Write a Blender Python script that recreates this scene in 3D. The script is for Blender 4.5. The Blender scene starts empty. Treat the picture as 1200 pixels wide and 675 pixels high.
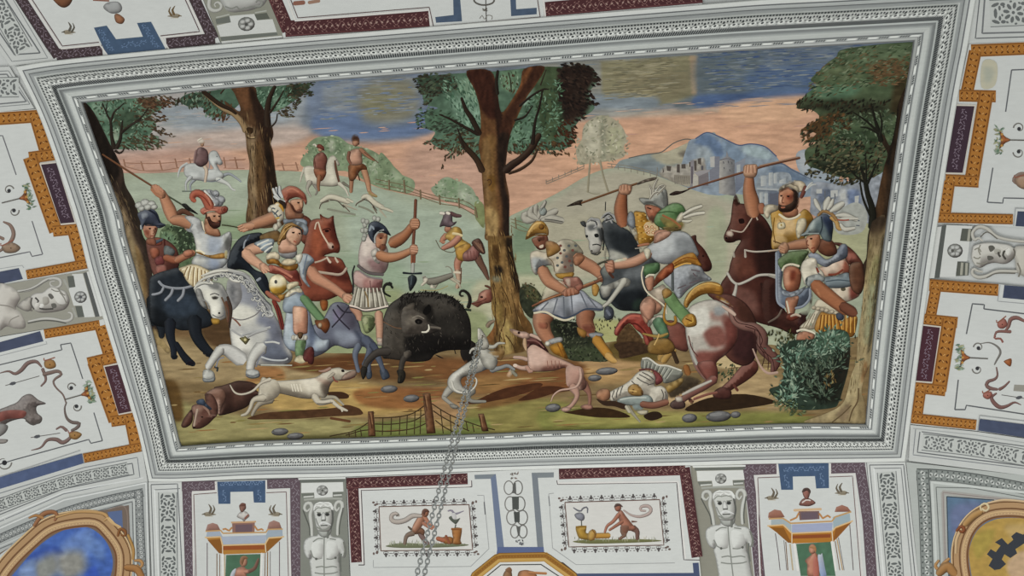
import bpy, math, random
import numpy as np
from mathutils import Matrix, Vector, noise
from mathutils.geometry import delaunay_2d_cdt

# ------------------------------------------------------------------ camera, light, exposure
SC = bpy.context.scene
COL = SC.collection
F_PX = 1000.0                                   # focal length for the 1200 x 675 frame
EYE = np.array([0.0, 0.0, 1.6])
H = 6.6                                         # height of the flat field of the ceiling
UP = np.array([0.085, -0.41, 0.908]); UP /= np.linalg.norm(UP)      # world up seen in the camera (x right, y down, z forward)
XA = np.array([0.9960, 0.0, 0.0]); XA = np.array([1.0, -0.045, 0.0]); XA -= UP * (XA @ UP); XA /= np.linalg.norm(XA)
YA = np.cross(UP, XA)
RW = np.stack([XA, YA, UP])                     # camera frame (x right, y down, z forward) -> world
cam_d = bpy.data.cameras.new('camera'); cam = bpy.data.objects.new('camera', cam_d); COL.objects.link(cam)
cam_d.sensor_fit = 'HORIZONTAL'; cam_d.sensor_width = 36.0; cam_d.lens = 36.0 * F_PX / 1200.0
cam_d.clip_start = 0.05; cam_d.clip_end = 200
mw = Matrix(((RW[0][0], -RW[0][1], -RW[0][2], EYE[0]), (RW[1][0], -RW[1][1], -RW[1][2], EYE[1]),
             (RW[2][0], -RW[2][1], -RW[2][2], EYE[2]), (0, 0, 0, 1)))
cam.matrix_world = mw
SC.camera = cam
SC.view_settings.view_transform = 'Standard'; SC.view_settings.look = 'None'
SC.view_settings.exposure = -0.2; SC.view_settings.gamma = 1.0; SC.view_settings.use_curve_mapping = False
w = bpy.data.worlds.new('daylight'); SC.world = w; w.use_nodes = True
bg = w.node_tree.nodes['Background']; bg.inputs['Color'].default_value = (0.98, 1.0, 0.99, 1); bg.inputs['Strength'].default_value = 0.80
def window_light(name, loc, aim, sx, sy, power):
    l = bpy.data.lights.new(name, 'AREA'); l.shape = 'RECTANGLE'; l.size = sx; l.size_y = sy; l.energy = power; l.color = (1.0, 0.99, 0.97)
    o = bpy.data.objects.new(name, l); COL.objects.link(o); o.location = loc
    o.rotation_euler = (Vector(aim) - Vector(loc)).to_track_quat('-Z', 'Y').to_euler()
window_light('window_daylight', (0.5, 6.5, 1.6), (0.0, 1.0, 6.6), 4.0, 2.2, 150)
window_light('window_daylight', (-5.5, 2.0, 1.6), (0.0, 1.0, 6.6), 4.0, 2.2, 60)

# ------------------------------------------------------------------ the vault: a flat field that turns down into coves
def sag(x, y):                                  # how far the vault has come down outside the framed field
    dx = np.maximum(np.maximum(RECT[0] - x, x - RECT[1]), 0.0); dy = np.maximum(np.maximum(RECT[2] - y, y - RECT[3]), 0.0)
    d2 = dx * dx + dy * dy
    return 0.17 * d2
def rays(p):
    p = np.asarray(p, float)
    c = np.stack([(p[:, 0] - 600) / F_PX, (p[:, 1] - 337.5) / F_PX, np.ones(len(p))], 1)
    return c @ RW.T
def plane_pt(p, z=None):
    r = rays([p])[0]; t = ((H if z is None else z) - EYE[2]) / r[2]
    return EYE + r * t
_c = [plane_pt(q) for q in ((18, 78), (1142, -13), (1061, 540), (174, 564))]
RECT = (max(_c[0][0], _c[3][0]), min(_c[1][0], _c[2][0]), max(_c[0][1], _c[1][1]), min(_c[2][1], _c[3][1]))
def surf(p, lift=0.0):
    """photo pixel -> point on the vault, lifted off it towards the room"""
    r = rays(p); lift = np.broadcast_to(lift, (len(r),))
    lo = np.zeros(len(r)); hi = (H - EYE[2]) / np.maximum(r[:, 2], 0.05)
    f = lambda t: EYE[2] + r[:, 2] * t + sag(r[:, 0] * t, r[:, 1] * t) - (H - lift)
    for _ in range(34):
        m = (lo + hi) / 2; g = f(m) > 0
        hi = np.where(g, m, hi); lo = np.where(g, lo, m)
    return EYE + r * ((lo + hi) / 2)[:, None]

# ------------------------------------------------------------------ materials
def srgb(h):
    if isinstance(h, str):
        h = h.lstrip('#'); v = np.array([int(h[i:i + 2], 16) for i in (0, 2, 4)]) / 255.0
    else: v = np.asarray(h, float)
    return v
def lin(v): return np.where(v <= 0.04045, v / 12.92, ((np.maximum(v, 0) + 0.055) / 1.055) ** 2.4)
def paint_material(name, mottle=0.16, scale=9.0, rough=0.82, bump=0.12):
    """lime paint on plaster: colour carried by the mesh, broken by procedural wear and brush grain"""
    m = bpy.data.materials.new(name); m.use_nodes = True; N = m.node_tree.nodes; L = m.node_tree.links
    b = N['Principled BSDF']; b.inputs['Roughness'].default_value = rough; b.inputs['Specular IOR Level'].default_value = 0.12
    at = N.new('ShaderNodeAttribute'); at.attribute_name = 'paint'
    geo = N.new('ShaderNodeNewGeometry')
    n1 = N.new('ShaderNodeTexNoise'); n1.inputs['Scale'].default_value = scale; n1.inputs['Detail'].default_value = 6; n1.inputs['Roughness'].default_value = 0.65
    mp = N.new('ShaderNodeMapping'); mp.inputs['Scale'].default_value = (1.0, 3.5, 1.0)
    n2 = N.new('ShaderNodeTexNoise'); n2.inputs['Scale'].default_value = scale * 4.5; n2.inputs['Detail'].default_value = 4
    L.new(geo.outputs['Position'], n1.inputs['Vector']); L.new(geo.outputs['Position'], mp.inputs['Vector']); L.new(mp.outputs['Vector'], n2.inputs['Vector'])
    ad = N.new('ShaderNodeMath'); ad.operation = 'ADD'; L.new(n1.outputs['Fac'], ad.inputs[0]); L.new(n2.outputs['Fac'], ad.inputs[1])
    mr = N.new('ShaderNodeMapRange'); mr.inputs['From Min'].default_value = 0.55; mr.inputs['From Max'].default_value = 1.45
    mr.inputs['To Min'].default_value = 1.0 - mottle; mr.inputs['To Max'].default_value = 1.0 + mottle
    L.new(ad.outputs[0], mr.inputs['Value'])
    mx = N.new('ShaderNodeMix'); mx.data_type = 'RGBA'; mx.blend_type = 'MULTIPLY'; mx.inputs['Factor'].default_value = 1.0
    L.new(at.outputs['Color'], mx.inputs['A']); L.new(mr.outputs['Result'], mx.inputs['B'])
    L.new(mx.outputs['Result'], b.inputs['Base Color'])
    bp = N.new('ShaderNodeBump'); bp.inputs['Strength'].default_value = bump; bp.inputs['Distance'].default_value = 0.003
    L.new(n2.outputs['Fac'], bp.inputs['Height']); L.new(bp.outputs['Normal'], b.inputs['Normal'])
    return m
M_FRESCO = paint_material('fresco_paint', 0.17, 7.0)
M_BORDER = paint_material('grotesque_paint', 0.06, 4.0)
M_STUCCO = paint_material('stucco_paint', 0.07, 5.0, 0.75, 0.2)

# ------------------------------------------------------------------ painter: shapes traced on the vault become thin paint meshes
STEP = [0.00003]; LIGHT = np.array([-0.70, -0.71]); MAT = [M_FRESCO]
OXY = [0.0, 0.0, 1.0]
CLIP = None
CB = np.full((480, 760, 3), 0.7)                 # colour lying uppermost, same cells
HB = np.zeros((480, 760))                       # stacking height of the paint, 2 px cells
RNG = random.Random(7)
def O(x=0.0, y=0.0, s=1.0): OXY[:] = [x, y, s]
def pts(s):
    if not isinstance(s, str): return np.asarray(s, float)
    a = np.array([[float(v) for v in q.split(',')] for q in s.split()])
    return a / OXY[2] + np.array(OXY[:2])
def curve(p, closed, n=4):
    p = np.asarray(p, float)
    if len(p) < 3: return p
    q = np.vstack([p[-1], p, p[:2]]) if closed else np.vstack([2 * p[0] - p[1], p, 2 * p[-1] - p[-2]])
    out = []
    for i in range(len(q) - 3):
        a, b, c, d = q[i:i + 4]
        for k in range(n):
            t = k / n
            out.append(0.5 * (2 * b + (c - a) * t + (2 * a - 5 * b + 4 * c - d) * t * t + (3 * b - a - 3 * c + d) * t ** 3))
    if not closed: out.append(p[-1])
    return np.array(out)
def densify(p, step, closed=True):
    out = []; n = len(p)
    for i in range(n if closed else n - 1):
        a, b = p[i], p[(i + 1) % n]; k = max(1, int(np.hypot(*(b - a)) / step))
        for j in range(k): out.append(a + (b - a) * j / k)
    if not closed: out.append(p[-1])
    return np.array(out)
def inside(q, poly):
    x, y = q[:, 0], q[:, 1]; r = np.zeros(len(q), bool); n = len(poly)
    for i in range(n):
        x1, y1 = poly[i]; x2, y2 = poly[i - 1]
        if y1 == y2: continue
        r ^= ((y1 > y) != (y2 > y)) & (x < (x2 - x1) * (y - y1) / (y2 - y1) + x1)
    return r
def edge_dist(q, poly):
    best = np.full(len(q), 1e9); nrm = np.zeros((len(q), 2))
    a = poly; b = np.roll(poly, -1, 0); ab = b - a; l2 = np.maximum((ab ** 2).sum(1), 1e-9)
    for i in range(len(a)):
        t = np.clip(((q - a[i]) @ ab[i]) / l2[i], 0, 1)
        v = a[i] + t[:, None] * ab[i] - q; d = np.hypot(v[:, 0], v[:, 1]); k = d < best
        best[k] = d[k]; nrm[k] = v[k]
    nrm /= np.maximum(best, 1e-6)[:, None]
    return best, nrm
TONE = {}                                       # palette: (saturation, value) per paint
def tone(c, mat):
    sa, va = TONE.get(mat.name, (1.0, 1.0)); g = c @ np.array([.30, .59, .11])
    c = (g[:, None] + (c - g[:, None]) * sa) * va
    if mat.name == 'fresco_paint': c = c * np.array([1.015, 1.0, .955])
    return np.where(mat.name == 'fresco_paint', (c - 0.52) * 1.17 + 0.495, c)
TONE['fresco_paint'] = (0.80, 0.96); TONE['grotesque_paint'] = (1.0, 0.955)
class Part:
    """one mesh object: every shape drawn while it is open belongs to it"""
    cur = None
    def __init__(self, name, parent=None, label=None, mat=None, **props):
        self.n, self.parent, self.label, self.props, self.mat = name, parent, label, props, mat or MAT[0]
        self.v, self.f, self.c, self.nv = [], [], [], 0; self.o = None
        me = bpy.data.meshes.new(name); self.o = bpy.data.objects.new(name, me); COL.objects.link(self.o)
        self.at = np.zeros(3)
        if parent is not None: self.o.parent = parent.o; self.at = parent.at
        if label: self.o['label'] = label
        for k, v in props.items(): self.o[k] = v
    def __enter__(self): self.prev = Part.cur; Part.cur = self; return self
    def __exit__(self, *a):
        Part.cur = self.prev
        if not self.v: return
        v = np.vstack(self.v); c = np.vstack(self.c); off = self.at
        me = self.o.data; me.from_pydata((v - off).tolist(), [], self.f); me.materials.append(self.mat)
        at = me.attributes.new('paint', 'FLOAT_COLOR', 'POINT')
        at.data.foreach_set('color', np.hstack([c, np.ones((len(c), 1))]).astype(np.float32).ravel())
        me.update()
    def add(self, p2, faces, rgb, lift=None, extra=0.0):
        p2 = np.asarray(p2, float).copy()
        if CLIP is not None:
            o = ~inside(p2, CLIP)
            if o.any():
                faces = [f for f in faces if not all(o[i] for i in f)]
                d, nr = edge_dist(p2[o], CLIP); p2[o] += nr * d[:, None]
                if not faces: return
        ix = np.clip(((p2[:, 1] + 140) / 2).astype(int), 0, 479); iy = np.clip(((p2[:, 0] + 160) / 2).astype(int), 0, 759)
        cells = np.array([[min(ix[i] for i in f), max(ix[i] for i in f) + 1, min(iy[i] for i in f), max(iy[i] for i in f) + 1] for f in faces])
        if lift is None:
            lift = max(HB[p:q, r:t].max() for p, q, r, t in cells) + STEP[0]
            for p, q, r, t in cells: HB[p:q, r:t] = lift
            for (p, q, r, t), f in zip(cells, faces): CB[p:q, r:t] = rgb[f[0]]
        else:
            for (p, q, r, t), f in zip(cells, faces): HB[p:q, r:t] = np.maximum(HB[p:q, r:t], lift[f[0]])
        pw = surf(p2, lift + extra)
        out = []
        for f in faces:
            a, b, c = (pw[i] for i in f[:3]); n = np.cross(b - a, c - a)
            out.append([i + self.nv for i in (f if n[2] < 0 else f[::-1])])     # paint faces the room
        self.v.append(pw); self.f += out; self.c.append(lin(np.clip(tone(rgb, self.mat), 0, 1))); self.nv += len(p2)
def mixc(a, b, t): return a + (b - a) * t
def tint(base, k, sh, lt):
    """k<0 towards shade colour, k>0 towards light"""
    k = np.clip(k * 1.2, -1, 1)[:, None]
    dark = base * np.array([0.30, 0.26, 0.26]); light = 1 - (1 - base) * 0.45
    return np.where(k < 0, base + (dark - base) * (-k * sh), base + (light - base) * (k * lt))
def P(col, s, sh=0.0, lt=None, w=None, smooth=True, grid=5.0, to=None, ang=90.0, rim=None, extra=0.0, gl=(), streak=None):
    """filled shape. sh/lt: depth of modelling at the shaded/lit rim, w: its width; to/ang: second colour along a direction; rim: dark contour"""
    p = pts(s)
    if rim is None: rim = 0.34 if sh > .35 else 0.0
    soft = Part.cur.mat.name == 'fresco_paint' and 0 < sh <= .3 and not gl
    if smooth: p = curve(p, True, 4)
    bx0, by0 = p.min(0); bx1, by1 = p.max(0)
    size = min(bx1 - bx0, by1 - by0)
    grid = min(grid, max(1.6, size / 4)) if (sh or to or rim) else grid
    d = densify(p, max(grid, 1.6))
    gx, gy = np.meshgrid(np.arange(bx0 + grid / 2, bx1, grid), np.arange(by0 + grid / 2, by1, grid * 0.87))
    gx[1::2] += grid / 2
    g = np.stack([gx.ravel(), gy.ravel()], 1)
    if len(g):
        g = g[inside(g, d)]
        if len(g):
            dd, _ = edge_dist(g, d); g = g[dd > grid * 0.35]
    allp = np.vstack([d, g]) if len(g) else d
    n = len(d)
    r = delaunay_2d_cdt([Vector(q) for q in allp.tolist()], [], [list(range(n))], 1, 1e-4)
    v = np.array([[q.x, q.y] for q in r[0]]); f = [list(t) for t in r[2]]
    if not f: return
    c = srgb(col); c = np.repeat(c[None], len(v), 0)
    if to is not None:
        a = math.radians(ang); t = v @ np.array([math.cos(a), math.sin(a)]); t = (t - t.min()) / max(t.max() - t.min(), 1e-6)
        c = c + (srgb(to) - c) * t[:, None]
    for g_ in gl:                               # glazes: feathered patches of another colour
        q = pts(g_[1]) if len(g_) > 4 else curve(pts(g_[1]), True, 4); fe = g_[2] if len(g_) > 2 else 6.0; op = g_[3] if len(g_) > 3 else 1.0
        near = np.all((v > q.min(0) - fe) & (v < q.max(0) + fe), 1)
        if not near.any(): continue
        di, _ = edge_dist(v[near], q); di = np.where(inside(v[near], q), di, -di)
        t = np.clip(di / fe + 0.5, 0, 1); t = t * t * (3 - 2 * t) * op; c[near] = c[near] + (srgb(g_[0]) - c[near]) * t[:, None]
    if streak is None and sh and size > 4 and Part.cur.mat.name == 'fresco_paint': streak = (.11, max(2.5, size * .3), max(2.5, size * .3))
    if streak:
        am, sx, sy = streak
        c = c * (1 + am * np.array([noise.noise((x / sx, (y + x * .06) / sy, 3.1)) + .5 * noise.noise((x / sx * 2.1, (y + x * .06) / sy * 2.3, 7.7)) for x, y in v]))[:, None]
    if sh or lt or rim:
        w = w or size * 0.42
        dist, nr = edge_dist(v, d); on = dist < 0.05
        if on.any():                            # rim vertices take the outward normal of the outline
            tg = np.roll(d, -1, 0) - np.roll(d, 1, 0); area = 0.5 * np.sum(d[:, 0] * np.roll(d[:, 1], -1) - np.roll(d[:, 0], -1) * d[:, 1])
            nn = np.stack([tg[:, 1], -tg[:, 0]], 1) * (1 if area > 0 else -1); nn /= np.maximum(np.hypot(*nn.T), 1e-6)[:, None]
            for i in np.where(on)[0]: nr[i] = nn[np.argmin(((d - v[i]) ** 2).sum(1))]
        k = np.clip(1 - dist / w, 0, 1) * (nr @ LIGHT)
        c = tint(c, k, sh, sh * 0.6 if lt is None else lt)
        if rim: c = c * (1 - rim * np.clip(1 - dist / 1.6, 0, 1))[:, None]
    if soft:                                    # small touches melt into the paint below
        dist = edge_dist(v, d)[0]; under = CB[np.clip(((v[:, 1] + 140) / 2).astype(int), 0, 479), np.clip(((v[:, 0] + 160) / 2).astype(int), 0, 759)]
        c = under + (c - under) * np.clip(.15 + dist / min(2.4, size * .32), 0, .92)[:, None]
    Part.cur.add(v, f, c, extra=extra)
def S(col, s, wd, sh=0.5, lt=None, smooth=True, to=None, step=2.5, cap=True, extra=0.0):
    """tapered, modelled brush stroke (limbs, spears, tails, bands): wd = one width or one per point, in photo px"""
    p = pts(s); wd = np.broadcast_to(np.asarray(wd, float), (len(p),)) if np.ndim(wd) == 0 else np.interp(np.linspace(0, 1, len(p)), np.linspace(0, 1, len(wd)), wd)
    a = np.hstack([p, wd[:, None]])
    if not smooth and len(p) > 2:                # straight runs still follow the curve of the vault
        L0 = np.concatenate([[0], np.cumsum(np.hypot(*np.diff(p, axis=0).T))]); t = np.unique(np.concatenate([L0, np.arange(0, L0[-1], 7.0)])); a = np.stack([np.interp(t, L0, a[:, i]) for i in range(3)], 1)
    if smooth and len(a) > 2: a = curve(a, False, 6)
    a = densify(a[:, :2], 1e9, False) if False else a
    seg = np.hypot(*np.diff(a[:, :2], axis=0).T); L = np.concatenate([[0], np.cumsum(seg)]); n = max(2, int(L[-1] / step) + 1)
    if smooth or len(p) == 2:
        t = np.linspace(0, L[-1], n); a = np.stack([np.interp(t, L, a[:, i]) for i in range(3)], 1)
    tg = np.gradient(a[:, :2], axis=0); tg /= np.maximum(np.hypot(*tg.T), 1e-6)[:, None]; pr = np.stack([-tg[:, 1], tg[:, 0]], 1)
    if cap and wd.max() > 2.5:                  # rounded ends
        a = np.vstack([a[0], a, a[-1]]); tg = np.vstack([tg[0], tg, tg[-1]]); pr = np.vstack([pr[0], pr, pr[-1]])
        a[0, :2] -= tg[0] * a[0, 2] * 0.32; a[0, 2] *= 0.45; a[-1, :2] += tg[-1] * a[-1, 2] * 0.32; a[-1, 2] *= 0.45
    m = 5 if wd.max() > 2 else 3
    off = np.linspace(-1, 1, m)
    v = (a[:, None, :2] + pr[:, None, :] * (off[None, :, None] * a[:, None, 2:3] / 2)).reshape(-1, 2)
    f = [[i * m + j, i * m + j + 1, (i + 1) * m + j + 1, (i + 1) * m + j] for i in range(len(a) - 1) for j in range(m - 1)]
    c = np.repeat(srgb(col)[None], len(v), 0)
    if to is not None: c = c + (srgb(to) - c) * np.repeat(np.linspace(0, 1, len(a)), m)[:, None]
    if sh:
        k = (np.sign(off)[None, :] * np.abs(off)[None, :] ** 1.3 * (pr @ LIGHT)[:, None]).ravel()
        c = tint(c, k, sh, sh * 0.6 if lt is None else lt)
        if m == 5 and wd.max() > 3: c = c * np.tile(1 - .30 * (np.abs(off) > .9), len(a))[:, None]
    Part.cur.add(v, f, c, extra=extra)
def E(col, x, y, rx, ry=None, sh=0.0, rot=0.0, n=14, **k):
    x, y = x / OXY[2] + OXY[0], y / OXY[2] + OXY[1]; ry = rx if ry is None else ry
    t = np.linspace(0, 2 * math.pi, n, endpoint=False); c, s_ = math.cos(math.radians(rot)), math.sin(math.radians(rot))
    q = np.stack([rx * np.cos(t), ry * np.sin(t)], 1); q = np.stack([q[:, 0] * c - q[:, 1] * s_, q[:, 0] * s_ + q[:, 1] * c], 1) + (x, y)
    P(col, q, sh, smooth=False, **k)
def LV(cols, s, n, ln=5, wd=2.0, ang=None, spread=40, away=None, jit=0.12, smooth=True):
    """n leaf strokes scattered in an outline; all of one size class share one mesh block with random lift"""
    p = pts(s); p = curve(p, True, 4) if smooth else p
    x0, y0 = p.min(0); x1, y1 = p.max(0); out = []
    while len(out) < n:
        q = np.array([[RNG.uniform(x0, x1), RNG.uniform(y0, y1)] for _ in range(4 * n)]); q = q[inside(q, p)]; out += q.tolist()
        if not len(q): return
    leafs(cols, out[:n], ln, wd, ang, spread, away, jit)
def leafs(cols, centres, ln, wd, ang=None, spread=40, away=None, jit=0.12):
    V, Fc, C = [], [], []; k = 0
    cs = [srgb(c) for c in cols]
    for i, (x, y) in enumerate(centres):
        if away is not None: a = math.atan2(y - away[1], x - away[0])
        else: a = math.radians(ang if ang is not None else RNG.uniform(0, 360))
        a += math.radians(RNG.uniform(-spread, spread)); l = ln * RNG.uniform(0.6, 1.3); ww = wd * RNG.uniform(0.7, 1.3)
        u = np.array([math.cos(a), math.sin(a)]); q = np.array([-u[1], u[0]]); o = np.array([x, y])
        V += [o - u * l / 2, o + q * ww / 2 - u * l * .05, o + u * l / 2, o - q * ww / 2 - u * l * .05]
        Fc.append([k, k + 1, k + 2, k + 3]); k += 4
        c = np.clip(cs[RNG.randrange(len(cs))] * (1 + RNG.uniform(-jit, jit)), 0, 1); C += [c] * 4
    V = np.array(V); ix = np.clip(((V[:, 1] + 140) / 2).astype(int), 0, 479); iy = np.clip(((V[:, 0] + 160) / 2).astype(int), 0, 759)
    base = max(HB[max(i - 2, 0):i + 3, max(j - 2, 0):j + 3].max() for i, j in zip(ix, iy)) + STEP[0]; order = np.repeat(np.arange(len(Fc)) * (0.0004 / max(len(Fc), 1)), 4)
    Part.cur.add(V, Fc, np.array(C), lift=base + order)
def DOTS(col, s, r=1.0):
    for x, y in pts(s): 
        o = OXY[:]; O(); E(col, x, y, r, n=8); OXY[:] = o
GROUPS = {'grotesque_panel': 'grotesque panels with orange borders', 'painted_herm': 'grisaille herms round the fresco', 'ornament_panel': 'white scrollwork panels', 'satyr_panel': 'satyr pictures with dark red borders', 'aedicule_panel': 'purple bordered panels with birds', 'painted_medallion': 'corner medallions in gilt frames'}
def thing(name, label, cat, at, group=None):
    o = bpy.data.objects.new(name, None); COL.objects.link(o); o.empty_display_size = 0.1
    o['label'] = label; o['category'] = cat
    group = group or GROUPS.get(name)
    if group: o['group'] = group
    return o
class Thing:
    def __init__(self, name, label, cat, at, group=None, lift=0.0):
        self.o = thing(name, label, cat, at, group); self.at = surf([at], lift)[0]; self.o.location = self.at
# ------------------------------------------------------------------ the setting: the plastered vault
def vault():
    xs = np.linspace(RECT[0] - 2.6, RECT[1] + 2.6, 90); ys = np.linspace(RECT[2] - 2.2, RECT[3] + 2.4, 80)
    X, Y = np.meshgrid(xs, ys); Z = H - sag(X, Y) + 0.012
    v = np.stack([X.ravel(), Y.ravel(), Z.ravel()], 1); n = len(xs)
    f = [[j * n + i, (j + 1) * n + i, (j + 1) * n + i + 1, j * n + i + 1] for j in range(len(ys) - 1) for i in range(n - 1)]
    me = bpy.data.meshes.new('ceiling'); me.from_pydata(v.tolist(), [], f)
    at = me.attributes.new('paint', 'FLOAT_COLOR', 'POINT'); c = np.tile(np.append(lin(srgb('#c2c4c1')), 1), (len(v), 1))
    at.data.foreach_set('color', c.astype(np.float32).ravel()); me.materials.append(M_BORDER)
    for p in me.polygons: p.use_smooth = True
    o = bpy.data.objects.new('ceiling', me); COL.objects.link(o); o['kind'] = 'structure'
vault()

# ------------------------------------------------------------------ the moulded frame round the fresco
def side(s): return densify(curve(pts(s), False, 8), 3.0, False)
O()
OUT = [side('18,78 63,71 180,59 333,45 504,31 636,20 823,5 900,-1 1000,-6 1146,-14'), side('1146,-14 1135,50 1130,75 1121,124 1108,203 1097,275 1089,328 1078,410 1067,496 1061,541'),
       side('1061,541 1015,542 900,543.5 808,546 654,550 549,553 406,559 300,561 213,565 174,565'), side('174,565 165,522 154,481 121,374 104,319 89,261 61,177 42,127 18,78')]
INN = [side('97,120.5 180,112 300,101 450,89.5 600,78 750,67 900,58 1070,48.5'), side('1070,48.5 1067,70 1052,160 1037,272 1030,330 1021,414 1014,496.5'),
       side('1014,496.5 920,496 790,501 640,504.5 580,507.5 430,512.5 300,516.5 213,522.5'), side('213,522.5 210,514 192,440 172,361 149,280 142,248 118,181 97,120.5')]
def at_len(p, t):
    L = np.concatenate([[0], np.cumsum(np.hypot(*np.diff(p, axis=0).T))]); L /= L[-1]
    return np.stack([np.interp(t, L, p[:, 0]), np.interp(t, L, p[:, 1])], 1)
PROF = [(0, .004, 'a6a8a5'), (.02, .012, 'c6c8c3'), (.10, .014, 'c4c6c2'), (.105, .012, '5f6162'), (.125, .012, '7b7d7f'), (.13, .016, 'aaadaa'), (.19, .018, 'a2a5a2'), (.20, .016, '5c5e5f'), (.215, .02, '8d908f'),  # shade under and between the mouldings is put into these greys
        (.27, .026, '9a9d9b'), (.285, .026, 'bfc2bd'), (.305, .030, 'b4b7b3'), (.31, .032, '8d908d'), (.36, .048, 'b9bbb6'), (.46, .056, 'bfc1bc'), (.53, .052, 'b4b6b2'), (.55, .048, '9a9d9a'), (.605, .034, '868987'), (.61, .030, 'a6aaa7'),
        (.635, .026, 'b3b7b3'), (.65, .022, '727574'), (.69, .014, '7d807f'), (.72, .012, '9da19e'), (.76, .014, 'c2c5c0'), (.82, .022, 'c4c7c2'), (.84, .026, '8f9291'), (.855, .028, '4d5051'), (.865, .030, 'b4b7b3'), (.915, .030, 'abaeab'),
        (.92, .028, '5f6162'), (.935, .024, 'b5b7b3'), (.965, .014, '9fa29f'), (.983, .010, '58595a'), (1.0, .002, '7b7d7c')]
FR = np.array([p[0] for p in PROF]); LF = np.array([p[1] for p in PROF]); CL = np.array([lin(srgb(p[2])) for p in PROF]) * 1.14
def band(k, t, f):
    """point on side k of the frame: t along it, f across it (0 outside, 1 at the painting)"""
    t = np.atleast_1d(t).astype(float); f = np.broadcast_to(np.asarray(f, float), t.shape)[:, None]
    return at_len(OUT[k], t) * (1 - f) + at_len(INN[k], t) * f
def frame_mesh(p, verts, faces, cols, mat=M_STUCCO):
    me = p.o.data; out = []
    for f in faces:
        a, b, c = (verts[i] for i in f[:3]); out.append(list(f) if np.cross(b - a, c - a)[2] < 0 else list(f)[::-1])
    me.from_pydata((np.asarray(verts) - p.at).tolist(), [], out); me.materials.append(mat)
    at = me.attributes.new('paint', 'FLOAT_COLOR', 'POINT'); at.data.foreach_set('color', np.hstack([cols, np.ones((len(cols), 1))]).astype(np.float32).ravel()); me.update()
FRAME = Thing('fresco_frame', 'grey and white moulded stucco frame with leaf pattern around the boar hunt fresco', 'frame', (620, 530))
SN = ['far', 'right', 'near', 'left']
for k in range(4):
    n = 140 if k % 2 == 0 else 80; t = np.linspace(0, 1, n); V, C = [], []
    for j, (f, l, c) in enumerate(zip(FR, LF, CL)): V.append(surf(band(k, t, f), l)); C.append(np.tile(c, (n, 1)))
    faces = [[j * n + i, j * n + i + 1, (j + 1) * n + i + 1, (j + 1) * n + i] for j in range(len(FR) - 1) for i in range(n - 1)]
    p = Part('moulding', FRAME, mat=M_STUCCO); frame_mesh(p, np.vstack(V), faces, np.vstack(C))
    # leaf course: shade of leaf gaps and disc holes painted as dark marks
    per = (95, 44, 100, 44)[k]; V, Fc, C = [], [], []; nv = 0
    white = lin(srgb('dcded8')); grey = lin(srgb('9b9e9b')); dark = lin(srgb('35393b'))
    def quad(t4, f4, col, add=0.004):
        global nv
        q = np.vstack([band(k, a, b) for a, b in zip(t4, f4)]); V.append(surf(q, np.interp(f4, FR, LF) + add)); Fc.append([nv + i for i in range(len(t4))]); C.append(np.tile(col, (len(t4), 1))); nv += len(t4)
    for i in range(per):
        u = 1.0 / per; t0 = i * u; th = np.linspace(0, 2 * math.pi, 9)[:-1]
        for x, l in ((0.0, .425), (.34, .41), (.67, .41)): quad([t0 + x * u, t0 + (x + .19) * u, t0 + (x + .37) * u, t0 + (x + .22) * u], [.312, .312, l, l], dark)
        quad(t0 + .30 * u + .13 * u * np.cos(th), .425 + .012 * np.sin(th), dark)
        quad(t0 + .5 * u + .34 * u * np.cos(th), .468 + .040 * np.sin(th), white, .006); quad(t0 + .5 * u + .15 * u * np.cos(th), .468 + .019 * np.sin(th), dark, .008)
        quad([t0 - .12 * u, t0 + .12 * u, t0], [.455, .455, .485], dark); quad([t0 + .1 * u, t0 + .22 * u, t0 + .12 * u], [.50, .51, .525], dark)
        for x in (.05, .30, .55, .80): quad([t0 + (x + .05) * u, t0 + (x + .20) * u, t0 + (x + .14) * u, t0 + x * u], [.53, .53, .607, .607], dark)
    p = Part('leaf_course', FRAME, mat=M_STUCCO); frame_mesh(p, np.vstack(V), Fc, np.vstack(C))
    per = (40, 20, 36, 20)[k]; V, Fc, C = [], [], []; nv = 0
    for i in range(per):
        u = 1.0 / per; t0 = i * u
        for a in (.1, .22, .34, .46):
            th = np.linspace(0, 2 * math.pi, 7)[:-1]
            quad(t0 + a * u + .035 * u * np.cos(th), .89 + .022 * np.sin(th), dark, .003)
        quad([t0 + .55 * u, t0 + .98 * u, t0 + .98 * u, t0 + .55 * u], [.872, .872, .908, .908], white, .003)
    p = Part('bead_course', FRAME, mat=M_STUCCO); frame_mesh(p, np.vstack(V), Fc, np.vstack(C))
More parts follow.
